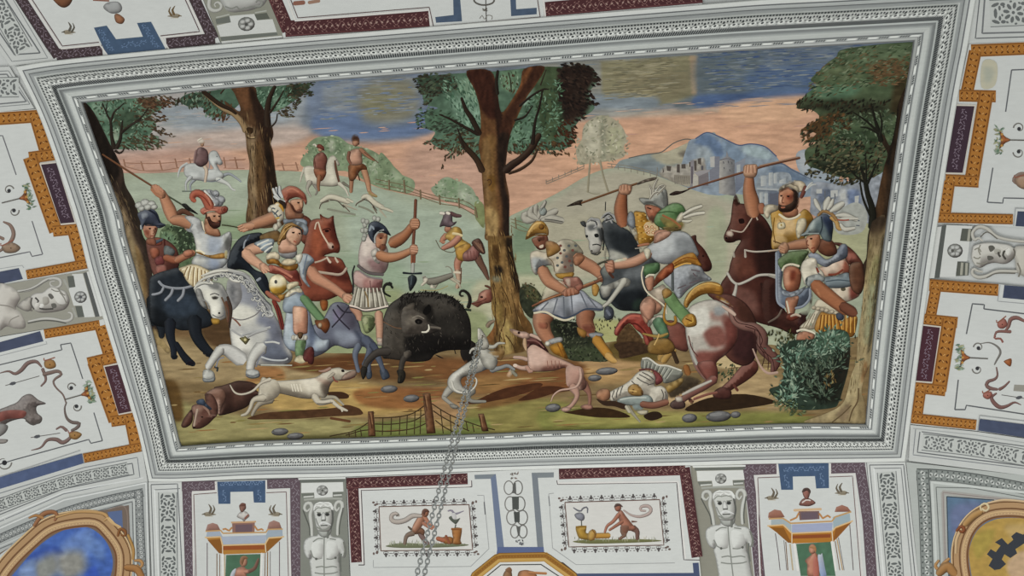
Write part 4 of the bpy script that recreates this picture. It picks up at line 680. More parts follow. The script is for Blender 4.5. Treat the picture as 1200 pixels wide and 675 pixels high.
with Part('hindquarters', wh):
    O(290, 350, 8)
    P('72778c', '560,300 700,200 780,60 860,30 950,60 1010,150 1050,240 1075,320 1150,360 1200,420 1215,470 1130,480 1080,450 940,470 820,440 700,520 560,540', .5, .25, 12, grid=2.2, gl=[('8a92a6', '820,300 1000,330 1000,430 860,420', 8), ('5c5a6c', '860,60 960,80 1020,230 960,290 860,160', 8), ('85789a', '800,120 860,100 880,200 820,220', 5, .5), ('4d5468', '1000,300 1060,330 1140,440 1080,440', 6)])
    for s in ('800,100 860,190 960,290', '960,60 880,170 790,270', '840,60 900,120 980,130'): S('3d3a48', s, 1.8, .3)
    S('5c647a', '1100,380 1150,450 1120,560 1090,620', [12, 9, 6, 5.5], .5); S('6a7388', '1040,440 1010,520 1020,600 1040,680', [9, 7, 5, 5], .5); S('525a70', '1170,430 1210,500 1150,580 1120,650', [9, 7, 6, 5.5], .5)
    O(410, 370, 8); P('4c5668', '155,510 200,505 205,580 160,590', .4); P('4c5668', '280,505 340,500 375,570 330,600 300,590', .4); S('5b6479', '260,380 290,450 315,520', [8, 6, 5], .5); S('5b6479', '160,400 175,470 180,520', [7, 6, 5], .5)
with Part('body', wh):
    O(220, 300, 4.09)
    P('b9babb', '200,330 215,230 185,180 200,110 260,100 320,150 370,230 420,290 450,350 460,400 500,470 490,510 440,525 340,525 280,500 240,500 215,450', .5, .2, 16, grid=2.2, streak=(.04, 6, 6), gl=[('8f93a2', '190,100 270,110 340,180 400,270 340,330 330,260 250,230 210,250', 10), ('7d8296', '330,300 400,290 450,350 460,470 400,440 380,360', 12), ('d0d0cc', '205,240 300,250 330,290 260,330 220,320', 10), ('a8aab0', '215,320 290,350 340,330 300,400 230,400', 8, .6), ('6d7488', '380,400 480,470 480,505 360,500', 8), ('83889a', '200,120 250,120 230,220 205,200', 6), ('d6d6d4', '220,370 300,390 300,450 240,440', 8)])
    P('8f9096', '190,120 240,110 260,200 215,260 195,200', .3, gl=[('6f7178', '200,140 225,150 220,230 205,220', 4)])
    S('c3c6c9', '370,415 410,412 440,420', 2.2, .4); S('b9bfc9', '340,480 400,498 460,500 480,490', 2, .3); S('b6b9b4', '350,522 500,524', 1.4, 0)
with Part('foreleg', wh):
    O(170, 360, 8)
    S('c2c3c6', '900,490 820,430 760,400 700,400', [18, 17, 14, 12], .55); S('c6c7c8', '705,400 650,470 590,560', [12, 9.5, 8.5], .55); P('b9bcbd', '548,590 600,585 645,610 655,665 630,690 560,690 540,650', .6); S('3f4448', '655,560 680,570 675,600', [2.4, 3, 2], .3); P('8d9298', '540,665 600,672 655,655 650,695 600,705 550,700', .5); S('8a8d9c', '740,470 690,490 665,560', 1.6, 0)
with Part('foreleg', wh):
    S('c8c9ca', '1090,380 1040,430 1000,500 985,580', [17, 14, 11, 10], .55); P('b5b8bc', '948,590 1000,580 1060,595 1075,640 1030,665 970,660 945,630', .6); P('868a92', '945,625 1010,640 1072,620 1070,655 1010,670 955,655', .5); S('7d8090', '1120,420 1070,480 1040,560', 1.6, 0)
with Part('head', wh):
    O(160, 270, 5.625)
    P('c4c5c4', '380,380 430,350 500,340 560,355 600,420 620,480 600,560 560,590 520,590 490,560 480,500 440,450 400,430', .5, .2, 12, grid=1.8, gl=[('8a8c90', '540,360 600,420 615,520 580,560 560,460', 8), ('dcdcd8', '430,400 500,400 540,470 550,550 500,560 480,490', 8), ('77797c', '480,345 540,350 540,390 480,375', 4)])
    P('33302f', '492,438 520,430 542,440 530,456 505,458', .3); S('5c5c60', '485,425 515,415 545,428', 1.2, 0); E('2f2f33', 545, 545, 1.4, 1.2); S('6f5a4c', '560,440 585,500 600,590', 2, .2); S('6b4a3c', '590,470 610,540 605,600', 3, .3); S('6e7076', '500,555 540,575 575,560 585,530', 1.2, 0); P('9a9b9e', '390,390 425,390 450,470 470,520 430,500 400,450', .4); S('8c8c90', '430,455 460,470 480,520', 1.4, 0); P('b28a3c', '495,580 545,585 545,615 510,620 495,605', .4); S('4f4038', '600,440 622,520 612,640', [3, 4, 2], .3)
with Part('mane', wh):
    for s, c in (('430,330 480,290 560,260 640,270 710,290 770,340 790,400', 'b5b6b8'), ('400,350 440,320 500,300 580,285 640,300 700,330 730,380', 'c6c6c4'), ('640,280 720,300 760,350 800,400 810,440', 'a2a4aa'), ('710,340 740,390 770,400 760,370 730,360', 'b9babc'), ('770,390 820,430 850,480 880,520', 'a8aab0'), ('800,420 830,470 840,520 880,560', 'b7b8bc'), ('820,470 870,490 890,540', '96989f'), ('540,290 600,300 640,330 700,340', 'd0d0ce'), ('440,350 480,340 500,350', 'd4d4d0'), ('430,300 520,270 600,265', 'cfcfcb'), ('840,520 860,560 900,560 880,530', 'babbc0')): S(c, s, [2, 4.6, 4.2, 3], .55)
    for s in ('450,335 520,300 600,300 680,320 740,370', '560,275 640,285 720,320 770,380', '720,350 760,400 790,410', '800,430 850,500 870,560', '430,345 500,315 560,305', '780,380 840,450 890,500'): S('5d6068', s, 1.2, 0)
    S('c5c6c4', '380,385 400,360 440,345 490,350', [2, 4, 4, 2], .4); S('77787c', '395,375 440,355 480,360', 1, 0)
    for k_, (x_, y_, r_) in enumerate(((560, 295, 16), (600, 290, 18), (645, 300, 20), (690, 318, 20), (725, 345, 22), (752, 378, 22), (775, 412, 22), (795, 448, 22), (815, 482, 22), (838, 515, 22), (865, 548, 20), (700, 350, 16), (735, 400, 16), (765, 450, 16), (800, 510, 16), (520, 312, 16), (480, 325, 14), (845, 560, 16))):
        t_ = np.linspace(0, 5.0, 10) + k_ * .9; q_ = ' '.join(f'{x_ + math.cos(a) * r_ * (1 - (a - k_ * .9) / 9):.1f},{y_ + math.sin(a) * r_ * (1 - (a - k_ * .9) / 9):.1f}' for a in t_)
        S('5f6269', q_, [2.6, 2.2, 1], 0); S('c3c4c3' if k_ % 2 else 'b2b4b8', q_, [1.6, 1.3, .6], 0)
with Part('bridle', wh):
    O(160, 270, 5.625); S('8c5f52', '630,575 660,600 685,630', 2, .3); S('7d7a80', '630,580 700,590 780,560 820,520', 1.2, 0); S('a7aab0', '700,690 800,660 880,640', 3, .4)
with Part('breast_strap', wh):
    O(170, 360, 8); S('a6a8ae', '810,210 860,245 920,280', 2.4, .4); S('a6a8ae', '960,280 1040,240 1140,210', 3, .4); P('7d7854', '885,290 920,280 940,270 960,290 985,295 970,320 945,350 920,330', .4); E('c2bb90', 938, 305, 1.6)
with Part('dress', wm):
    O(290, 350, 8)
    S('8a3f38', '245,20 290,120 330,280', [5, 6, 5], .5); S('5d2d2c', '270,60 300,170 330,290', 1.4, 0)
    P('8e9bb2', '340,15 420,0 520,10 570,70 600,200 640,320 700,380 770,385 760,470 700,500 640,500 590,460 560,540 450,500 380,470 335,390 345,250 360,120', .5, .35, 8, grid=2, streak=(.08, 4, 10), gl=[('a9b6c6', '350,100 410,140 420,320 440,440 380,440 350,330', 6), ('6a7590', '580,180 640,330 600,440 570,340', 6), ('a7b3c2', '640,400 740,400 720,460 650,470', 6), ('7884a0', '420,60 560,60 570,120 440,80', 4)])
    O(260, 280, 8)
    P('98a8bc', '580,570 640,520 740,480 780,540 800,680 590,690', .5); S('6d7a94', '640,530 690,500 740,520', 1.6, 0)
    P('a25c50', '450,240 560,265 700,290 730,370 750,440 690,430 620,400 560,345 450,320 430,290', .5, grid=2, gl=[('7d3f38', '640,300 720,300 740,400 660,370', 5)]); S('c07a68', '480,260 560,300 660,360', 2.4, .3); S('7a3c34', '470,300 580,330 680,400', 1.2, 0)
    P('a8742e', '420,190 480,180 530,200 560,235 640,250 710,230 705,280 640,300 570,275 500,235 430,235', .5); P('d9cdb4', '412,165 440,130 500,120 540,150 535,195 480,185 425,195', .5); P('d4c6aa', '555,225 590,190 640,185 695,200 690,230 640,250 580,245', .5)
    P('a9a8ac', '530,110 600,60 690,90 700,150 650,185 560,170', .4, to='92949c')
with Part('gold_pouf', wm):
    P('d8cba6', '440,420 460,360 520,330 575,350 610,400 612,460 570,510 510,520 455,490', .5, grid=1.8, gl=[('c09638', '450,460 610,440 590,520 500,525 450,500', 6), ('e4dcc4', '470,370 560,370 560,440 480,440', 6)]); E('5a5a5c', 506, 402, 1.8, 2.4); P('d9cdae', '610,425 650,405 710,400 722,430 690,450 630,480 608,460', .5); P('b5843a', '470,505 560,520 610,495 640,480 600,540 560,580 520,540', .5); P('dad2bc', '600,520 640,480 730,460 755,500 700,510 640,540 590,550', .4); S('7d8494', '640,530 690,500 730,515', 1.2, 0); S('a86a58', '420,500 470,540 540,580', [5, 6, 4], .4)
with Part('leg', wm):
    O(290, 350, 8); P('c48f78', '425,80 470,70 530,80 565,130 565,280 550,330 440,330 425,200', .6, grid=2, gl=[('d6ab94', '440,90 500,90 510,200 450,220', 6)]); P('78966f', '455,385 545,385 545,450 515,545 452,540', .5); P('54694c', '500,400 545,390 530,470 500,480', .3)
    for x in (430, 455, 485, 515, 545): E('cfccc4', x, 365, 2.6, 3.4, .5)
    P('6b5038', '470,320 520,320 510,370 480,370', .4); P('bfb79a', '445,560 490,530 540,545 560,580 545,620 450,610', .5); P('6c3a38', '540,480 600,450 625,490 615,610 560,600 520,560', .4); S('8a5f40', '440,600 500,620 560,600', 3, .3)
with Part('arm', wm):
    O(260, 280, 8); S('d0a088', '380,85 300,95 235,130', [12, 14, 13], .5); S('d3a48c', '225,130 280,190 350,240 400,285', [13, 12, 10, 8.5], .5); P('cf9e86', '350,235 400,225 450,280 430,315 385,320 360,290', .5); fingers(['400,270 445,300', '390,280 425,318', '375,285 400,322'], 'd0a088', 2)
with Part('arm', wm):
    S('c48e76', '830,290 880,360 960,410 1060,470 1160,545', [13, 14, 12, 10, 8], .55); O(390, 280, 8); P('c9957c', '90,520 130,510 175,520 195,560 185,590 140,605 95,580', .5); fingers(['130,530 180,550', '125,550 170,575', '110,570 150,598'], 'cc9a82', 2.2)
with Part('sleeve', wm):
    O(260, 280, 8)
    P('9aaabb', '300,45 360,12 430,-5 490,10 475,80 440,135 400,120 370,110 350,80', .5); 
    for s in ('330,60 390,30 440,10', '360,95 410,60 470,40', '400,125 440,90 478,70'): S('d3d6d4', s, 2, .2)
    O()
with Part('sleeve', wm):
    O(260, 280, 8); P('a3adb9', '700,170 740,140 800,140 850,175 865,215 820,255 800,300 790,380 830,450 800,440 740,360 725,280', .55, grid=2); P('d8d4c8', '690,160 740,135 760,160 730,230 705,210', .4); S('6f7c92', '800,150 780,230 760,330', 1.4, 0); S('6f7c92', '850,190 800,240', 1.2, 0)
with Part('boot', wm):
    O(290, 350, 8); S('6f916c', '520,-10 600,90 690,195', [9, 9.5, 9], .5); S('4f6a4c', '560,-20 640,80 720,180', 1.4, 0); P('8d5636', '630,205 690,200 745,185 775,250 735,325 690,290 655,270', .5); E('cbb59a', 680, 250, 2.4, 3, .4); P('9a5a30', '680,20 750,20 745,100 700,110', .4)
with Part('head', wm):
    O(260, 210, 8); P('cfa08a', '540,580 590,540 640,590 695,620 690,680 540,690', .45); P('d3a890', '600,520 640,455 690,450 738,475 755,520 742,580 712,618 680,622 640,590 610,560', .55, grid=1.5, gl=[('c4846c', '690,560 730,570 710,610 680,600', 5, .6)]); eye(670, 502, 1.7); eye(728, 512, 1.3); S('a8604e', '672,580 698,592', 1.6, 0); S('a87a62', '705,510 722,548 700,556', 1, 0)
    P('a27944', '520,590 560,470 600,420 670,405 720,440 760,460 740,480 690,450 640,455 605,515 600,560 560,580 540,620', .5, grid=1.8)
    for s in ('560,500 590,450 640,430', '580,520 610,470 660,440', '540,570 570,520 590,500'): S('7a5426', s, 1.2, 0); S('c9a468', s.replace('0 ', '6 '), .8, 0)
    P('96a0ae', '660,405 720,395 790,425 812,480 790,525 762,515 765,480 730,445', .5); S('3f3d40', '690,445 740,470 752,520', 2, .2)
# ------------------------------------------------------------------ boar, boar-spear man and the hounds
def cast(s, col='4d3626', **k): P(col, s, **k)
with Part('dark_shrub', FRESCO, 'dark low shrub growing right of the centre trunk'):
    O(600, 330, 5.625)
    P('3b4034', '50,60 90,20 150,40 200,110 210,200 280,250 420,270 560,330 620,420 640,520 500,525 380,515 300,430 260,330 200,240 120,240 60,160', grid=2.5, streak=(.3, 4, 4), gl=[('5a5a40', '90,20 160,60 180,140 100,100', 5), ('2a2d26', '280,240 420,260 440,360 320,360', 6), ('49523e', '340,430 580,440 600,520 380,510', 6)])
    LV(['2c3029', '4a5142', '39402f', '5d6250'], '60,60 90,20 150,40 200,110 280,240 440,260 600,420 620,520 380,510 260,330', 240, 4, 1.6, None, 180); LV(['6d5a44', '4a4634', '5d6048'], '60,50 90,10 160,30 190,110 100,120', 40, 3, 1.6, None, 180); LV(['4a4a3c', '3a2c2a'], '440,250 660,230 720,260 640,330 560,350', 40, 4, 1.4, -90, 40)
with Part('red_cloak', FRESCO, 'crumpled red cloak on the ground behind the spearman'):
    O(640, 350, 8)
    P('97453c', '640,300 690,210 770,145 860,140 940,170 960,230 1000,330 1000,430 940,440 900,340 840,290 790,235 730,265 700,340 650,345', .5, grid=2, streak=(.15, 4, 4)); S('c0685a', '660,290 720,220 790,165 880,165', 2, .2); S('6a2c28', '790,235 850,240 930,320 980,420', 2, 0)
    P('5f4a34', '720,280 780,240 840,300 900,380 880,460 700,440 660,380', grid=2, streak=(.3, 4, 3)); P('4c3a2c', '640,430 800,400 960,440 1000,490 860,530 700,560 680,500', grid=2, streak=(.25, 5, 3))
bo = Part('boar', FRESCO, 'big dark grey boar turning its head back towards the hounds')
with bo:
    O(410, 330, 5.625)
    S('2e2a28', '790,420 760,470 775,520 820,540', [18, 12, 7, 5], .3); P('2b2826', '730,440 800,400 850,430 835,500 800,560 760,540', .2); P('2b2827', '560,480 590,490 620,508 590,500', 0); S('252221', '690,450 698,478', 1.2, 0)
    P('393634', '210,420 215,280 235,200 270,145 320,110 360,80 420,75 500,70 580,75 660,95 720,135 770,200 795,270 800,370 790,440 740,450 640,455 560,480 520,520 420,530 340,520 260,510 215,500', .45, .25, 16, grid=2.2, streak=(.12, 4, 5), gl=[
        ('504b47', '230,230 330,200 380,340 350,500 230,490', 8), ('4b4744', '480,130 620,110 700,180 560,220', 10), ('272423', '370,360 560,350 780,380 760,440 540,470 400,500', 8), ('2b2826', '480,180 540,160 560,300 510,240', 6), ('5d5752', '370,200 480,210 500,300 420,320 350,260', 8), ('625b56', '340,180 400,170 420,220 350,220', 5), ('2e2b29', '320,150 420,110 460,150 330,190', 5), ('4d4845', '380,320 480,330 540,320 380,360', 5)])
    LV(['1f1d1c', '2f2c2a', '262322'], '330,110 370,78 500,62 660,88 760,170 740,190 640,130 500,100 380,120', 170, 5, 1.1, -60, 40); LV(['2a2726', '353130'], '320,130 440,110 460,150 340,190', 60, 4.5, 1.2, 100, 30); LV(['45413e', '312e2c', '5a5450'], '230,220 480,130 700,140 780,300 760,420 400,480 240,490', 190, 4.5, .7, 80, 50)
with Part('head', bo):
    P('57514d', '345,195 400,175 450,200 500,225 530,270 590,300 580,325 500,345 420,345 360,345 340,290', .35, grid=2, streak=(.15, 4, 3), rim=.1, gl=[('6d6660', '380,230 440,230 430,290 370,280', 5), ('3e3a38', '500,230 540,270 590,300 560,330 520,300', 5)])
    P('7a736c', '400,250 430,235 450,250 420,262', 0); P('1d1b1a', '428,258 450,245 478,258 470,278 440,278', 0); E('3a3634', 452, 266, 1.2); S('8d867e', '410,240 450,225 490,245', 1, 0); P('1d1b1b', '480,200 520,150 535,190 505,220', 0); S('6f6862', '530,300 580,305 600,310', 2.4, .2); S('2a2726', '470,335 520,345 580,325', 1.2, 0)
    P('635c56', '345,190 380,150 430,140 410,190', .3); S('7d5f4c', '220,265 290,300 340,310', .9, 0)
with Part('tusk', bo, 'curved white tusk'): S('dad6cc', '472,333 505,332 522,312 518,282', [1.4, 2.2, 2.2, .8], .3)
with Part('tail', bo): S('2f2c29', '780,170 792,130 785,90 765,68 740,60 725,75 728,95 748,95', [4.5, 4.2, 3.6, 3.2, 3, 2.6, 2.2, 1.4], .4); S('39433a', '760,185 800,190', 2.4, 0)
with Part('foreleg', bo): S('4b4643', '390,470 350,520 335,590', [9, 7, 6], .4); P('38352f', '310,585 355,585 368,620 350,665 315,668 318,625', .4); S('1f1d1b', '338,620 335,665', 1, 0); P('6b645e', '355,465 390,460 380,500 360,500', .2)
with Part('foreleg', bo): S('4d4846', '250,460 180,470 120,520 95,570', [11, 9, 7, 6], .4); P('35322f', '80,560 115,570 105,620 85,645 72,600', .4)
hm = Part('boar_spear_man', FRESCO, 'helmeted hunter in pink tunic driving a spear down at the boar')
with Part('leg', hm):
    O(410, 330, 5.625); S('c39782', '190,210 195,300 195,390', [10, 9, 7], .5); P('cbb3a8', '180,370 212,375 212,405 182,400', .4); P('a09a94', '185,400 212,402 212,425 180,420', .3); S('bb8c78', '20,165 55,210 65,245', [10, 9, 8], .5); P('8e9a70', '75,235 120,220 160,235 165,290 130,335 95,330', .5); P('4f5a40', '120,230 165,245 165,290 135,330 118,300', .3); P('a8ad8c', '85,240 120,235 115,280 90,285', .2)
with Part('tunic', hm):
    O(390, 280, 8)
    P('b5a5a4', '255,60 280,0 330,-50 390,-70 450,-10 505,70 520,130 525,220 505,290 460,330 350,320 250,250 240,150', .55, grid=2, streak=(.08, 5, 5), gl=[('9d7f82', '330,200 480,210 480,300 380,290', 6), ('c9bcb8', '290,20 380,20 350,140 280,150', 6)])
    P('b89a98', '200,310 250,300 340,360 460,370 465,430 450,480 400,510 330,500 220,440 190,400', .5, grid=2, gl=[('8a5f60', '380,380 460,380 440,490 360,480', 5), ('a57a78', '290,380 360,380 340,470 290,460', 5)]); S('6d6468', '235,250 300,300 360,325 470,335', 3.4, .3); S('8a8286', '245,295 340,355 460,375', 2, .3); S('6a4a4c', '350,390 355,480', 1, 0)
    P('cfc9c4', '355,130 380,95 440,78 490,85 430,125 412,190 440,215 430,235 385,205', .5)
with Part('skirt', hm):
    P('aaa69c', '205,440 330,500 460,500 500,570 525,625 480,650 400,650 290,665 160,625 180,560', .5, grid=2)
    for a, b in ((230, 190), (270, 245), (300, 300), (330, 330), (365, 385), (400, 430), (440, 480)): S('6d685f', f'{a},455 {(a+b)//2},540 {b},640', 1.4, 0); S('c5c2b8', f'{a+14},460 {(a+b)//2+14},540 {b+16},640', 1.4, 0)
    S('d8cbc6', '155,622 220,640 290,668 400,655 520,628', 2, .2); S('4a484a', '160,640 230,655 300,680 400,668 525,640', 1.4, 0); S('8a7450', '300,490 325,560 335,640', 1.6, 0)
with Part('scabbard', hm): S('3a383a', '205,250 185,320 192,420 188,520', [1.8, 2, 2, 1.8], .3)
with Part('sword_hilt', hm): S('2f302c', '545,425 500,425 475,465 485,510 540,540', [4.4, 3.4, 3, 2.4, 1.8], .3); S('2f302c', '530,410 560,460', 2.6, .3)
with Part('head', hm):
    O(390, 210, 8)
    P('b37d62', '395,560 420,510 480,505 512,520 510,570 495,620 470,650 410,640', .6, grid=1.5, gl=[('d0a284', '470,560 505,560 490,610 460,600', 4)]); P('7a4a3a', '420,510 480,505 470,560 420,550', .3); eye(450, 555, 1.4); P('7d4f3c', '440,620 490,610 500,660 440,680', .3)
    for q in ('285,390', '300,430', '280,480', '300,530', '290,560', '320,400', '390,365', '425,375', '310,480'): x, y = map(float, q.split(',')); E('b3b6b2', x, y, 3, 3.4, .5)
    P('3c4454', '330,470 335,425 375,395 430,400 490,440 530,500 545,530 515,520 440,490 405,540 395,605 350,560 330,510', .6, grid=1.5); S('8d98a8', '345,480 365,440 385,470', [3, 4, 2], .2); S('a0a4a8', '395,600 395,540 430,495 480,475', 2, .3); S('20242c', '430,490 490,490 535,525', 1.2, 0)
with Part('spear', hm):
    S('7c5040', '777,195 768,400 752,640 747,830', 3.8, .5); O(390, 280, 8); S('9a5f46', '738,120 738,225', 2, .3); S('8a4f3a', '768,150 765,225', 2.4, .3); S('a9aca8', '752,235 748,310', 4.4, .4); S('2f363c', '660,318 745,325 832,322', [2.6, 2, 2.6], .3); P('343b42', '705,400 705,360 745,335 785,360 782,410 725,492', .5, rim=.2); S('556068', '740,350 732,430', 1.4, 0)
with Part('arm', hm):
    O(390, 210, 8); S('a86f50', '560,600 630,560 690,510 740,440', [14, 14, 11, 9], .65); P('b98365', '722,390 750,365 795,368 818,400 812,450 780,475 735,465 720,430', .5); fingers(['740,385 800,385', '738,405 808,407', '738,425 808,430', '745,445 800,450'], 'bd886c', 2.4)
with Part('arm', hm):
    O(390, 280, 8); S('b98262', '435,150 520,175 620,160 735,110', [12, 12, 10, 8], .65); P('bf8a6e', '720,75 750,50 790,60 800,110 780,150 740,150 722,130', .5); fingers(['735,75 795,80', '732,95 800,100', '735,115 795,122'], 'c5927a', 2.4)
# hounds
h2 = Part('resting_hound', FRESCO, 'brown hound with blue collar lying with its head down at lower left')
with h2:
    O(190, 430, 8); P('5d443d', '480,205 560,175 640,150 720,128 830,140 890,165 925,180 880,215 920,250 850,305 800,370 700,415 560,455 525,440 520,360', .5, .2, 12, grid=2.2, streak=(.08, 5, 5), gl=[('46322d', '640,150 760,130 860,160 820,230 680,230', 8), ('4a3530', '560,250 640,240 660,380 580,420', 8)])
    P('876559', '395,265 450,215 520,195 580,215 600,290 560,380 545,440 520,440 500,350 460,290', .5, grid=2, gl=[('a5857a', '510,310 550,320 550,430 525,440', 4)]); P('6d4d45', '400,270 470,260 520,350 520,440 480,480 440,440', .4)
    P('74524a', '275,375 345,345 420,365 450,430 515,450 480,490 430,540 360,578 300,578 280,550 295,470', .5, grid=1.8); P('8f7066', '285,380 345,360 390,390 360,440 290,440', .3); S('b09a8e', '330,400 312,480 300,550', [3.4, 2.4, 3], .2); S('94766b', '390,370 430,410 445,450', [3, 2.6, 1.4], .3); E('2b1d1a', 300, 572, 2, 1.2); E('2b1d1a', 375, 470, 1.4, .8)
    P('6a483f', '275,400 235,440 200,490 178,550 205,572 250,555 280,520 290,460', .5)
with Part('collar', h2): P('52617a', '325,315 385,300 415,345 465,390 445,402 390,365 330,348', .4)
h = Part('running_hound', FRESCO, 'cream white hound running right along the foreground')
with h:
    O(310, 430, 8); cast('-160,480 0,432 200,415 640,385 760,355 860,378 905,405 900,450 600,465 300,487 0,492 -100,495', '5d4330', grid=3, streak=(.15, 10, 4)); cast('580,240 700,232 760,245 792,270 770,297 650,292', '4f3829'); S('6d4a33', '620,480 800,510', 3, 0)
    S('a69f92', '540,290 650,285 690,310 740,355', [6, 4.4, 3.4, 2.6], .5)
    P('bfb8ab', '-30,105 40,115 130,128 330,115 470,98 540,60 600,25 640,12 700,5 740,20 780,30 850,30 858,78 800,112 710,128 650,130 612,185 595,250 560,290 480,280 430,300 330,292 200,262 130,255 60,310 10,345 -60,300', .5, .2, 10, grid=2, streak=(.05, 5, 5), gl=[('8d857b', '110,190 330,240 450,290 300,290 130,250 40,290', 7), ('d3cdc2', '340,120 500,120 520,250 420,250', 8), ('7d736a', '530,160 610,150 590,260 540,240', 6), ('a08074', '470,100 560,110 640,150 600,180 520,140', 4, .5)])
    S('9c958a', '90,150 110,230 60,290', 1.4, 0)
    for x in (250, 275, 300, 330): S('d8d3c8', f'{x},160 {x+18},230', 1.2, 0)
    S('c5beb2', '470,275 520,335 630,320', [9, 7, 5], .5); S('c3bcb0', '630,318 690,370 735,395 775,410', [5, 4.2, 4, 2.4], .5); S('6d655c', '490,345 560,345 640,335', 1.2, 0); S('c9c2b6', '720,390 730,420', 2, .3)
    P('9a8176', '745,70 800,40 855,35 858,80 790,112 720,120', .4); P('2b2422', '720,28 740,25 750,45 725,48', 0); S('5d3a34', '700,125 780,118 850,90', 1.2, 0); S('a7867a', '615,15 560,40 510,38', [4, 4, 1.6], .4); S('b0a79b', '650,60 620,85 590,105', [4, 4, 2], .4); S('8f4f48', '640,90 660,130 690,140', 1.6, 0)
    O(190, 430, 8); S('a39b8f', '1020,300 920,340 870,400 845,450', [11, 7, 4.4, 4], .5); P('bcb5a8', '925,180 990,120 1070,125 1110,200 1090,270 1030,310 960,330 900,310 930,250', .5, rim=.1); S('bdb6a9', '950,290 860,310 825,390 790,440 745,455', [10, 6, 4.4, 4, 3], .5)
    S('c3bcb1', '1010,118 930,150 850,225 750,257 680,238 637,170', [5, 3.4, 2.8, 2.4, 2.2, 1.2], .4)
h = Part('rearing_hound', FRESCO, 'grey white hound leaping at the boar beside the pink hound')
with h:
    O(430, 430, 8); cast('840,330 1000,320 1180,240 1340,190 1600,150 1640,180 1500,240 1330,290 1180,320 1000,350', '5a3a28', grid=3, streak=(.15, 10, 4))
    S('8d8c88', '990,220 950,270 980,320 1110,325', [10, 7, 4.5, 3.4], .5); S('a5a4a0', '830,160 760,230 720,285', [11, 9, 6], .5); S('9b9995', '715,285 780,340 850,382', [5, 4.4, 4], .5); P('8c8a86', '780,345 840,355 860,385 820,395 780,375', .4)
    P('b3b3b0', '770,200 755,130 790,70 860,20 930,-30 1010,-80 1060,-110 1120,-160 1180,-130 1225,-60 1200,10 1130,20 1060,50 960,80 900,100 880,140 910,200 960,220 920,250 850,250', .5, .2, 10, grid=2, gl=[('7d7f7c', '880,90 960,70 920,130 960,210 900,180', 6), ('7a8494', '1130,-60 1220,-40 1190,20 1090,40', 6), ('c6c6c4', '800,70 900,0 880,60 800,140', 6)])
    O(530, 360, 8); S('8b8f94', '370,590 450,570 520,550 580,585', [7, 5, 4.4, 3.4], .5); S('8a887c', '560,600 600,640', 4, .4)
    S('b6b5b0', '300,400 220,388 180,400 165,432', [5.4, 4, 3, 2], .5); S('b3b2ac', '320,370 390,372 430,340 490,338', [5, 4.4, 3.4, 2], .5); P('aeada9', '250,400 320,390 380,430 420,520 380,590 300,560 260,480', .4)
    P('bcbbb6', '240,200 268,205 300,250 325,290 345,370 300,400 250,385 240,320 248,260', .5); S('d2d0ca', '245,205 250,260 248,300', [1.6, 3, 2], .2); S('8d7a6a', '330,180 350,150 390,130', [5, 5, 3], .4); E('3a302a', 285, 270, 1.2); S('88827a', '275,290 300,270 320,300', 2, .3); P('a98a5c', '330,420 430,400 480,360 490,440 420,470', .3, to='8a6a40')
    S('c9c8c4', '-5,700 20,770 80,800 150,795 210,750 230,690 215,660', [3.4, 3, 2.6, 2.4, 2.2, 2, 1.2], .4); P('c5a58a', '505,640 545,580 560,630 540,660', .3)
h = Part('rearing_hound', FRESCO, 'pink hound with maroon collar leaping beside the centre trunk')
with h:
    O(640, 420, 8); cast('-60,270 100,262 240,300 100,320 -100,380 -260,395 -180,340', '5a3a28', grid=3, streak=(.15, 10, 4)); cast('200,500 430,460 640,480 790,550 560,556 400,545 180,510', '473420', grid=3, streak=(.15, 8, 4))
    S('94695d', '345,240 400,320 410,390 405,440', [12, 6, 4.4, 4], .5); P('a57a6e', '320,455 370,430 430,440 430,475 370,480', .4)
    O(530, 360, 8)
    S('b99c92', '700,490 650,475 580,470', [5, 4.4, 4], .4); P('bb978b', '700,380 740,350 800,345 850,380 920,440 1010,480 1120,530 1190,580 1230,640 1260,720 1240,770 1180,780 1120,760 1090,700 1100,640 1060,570 960,595 860,605 760,600 715,560 705,470', .5, .2, 9, grid=2, streak=(.05, 4, 4), gl=[('8d6258', '860,560 1060,540 1060,580 860,605', 5), ('c9aaa0', '720,390 830,400 900,480 800,560 720,520', 8), ('7d5a52', '1220,600 1260,720 1230,790 1200,720', 5)])
    for x in (890, 930, 965, 1000): S('94695e', f'{x},500 {x+8},570', .9, 0)
    S('c0a095', '720,570 650,570 590,548', [7, 5, 4.6], .5); S('b58e82', '700,560 730,605 745,600', [5, 5, 4], .4); E('d0bcb2', 590, 546, 2.6, 2)
    P('6f4340', '690,300 740,280 800,290 850,340 905,425 850,395 760,350 715,380 695,400', .5); S('8f6560', '700,310 790,320 860,380', 1.4, .2)
    P('c4a296', '535,205 570,205 630,225 690,232 735,262 720,290 685,300 650,290 600,270 560,240', .5); P('bd9a70', '540,215 600,235 625,265 580,250', .3); E('3a2622', 625, 240, 1.6, 1.6); S('caab9f', '735,260 790,280 830,310', [4, 4, 2], .4); S('c2a183', '680,300 680,350 692,400', [4, 5, 2.4], .4)
    O(640, 420, 8); P('b58e83', '190,80 260,70 330,85 355,150 330,240 280,270 200,260 185,180', .5, rim=.1); S('b58f83', '255,270 290,350 240,440 170,480', [12, 6, 5, 4.4], .5); P('bd9a8f', '140,470 190,455 235,480 190,502 150,495', .4)
    S('c4a297', '318,100 325,180 290,260 220,285 130,300 70,345 45,405', [3.4, 3.4, 3, 2.6, 2.2, 1.8, 1.2], .4)
fm = Part('fallen_man', FRESCO, 'fallen hunter lying face down under the dappled horse')
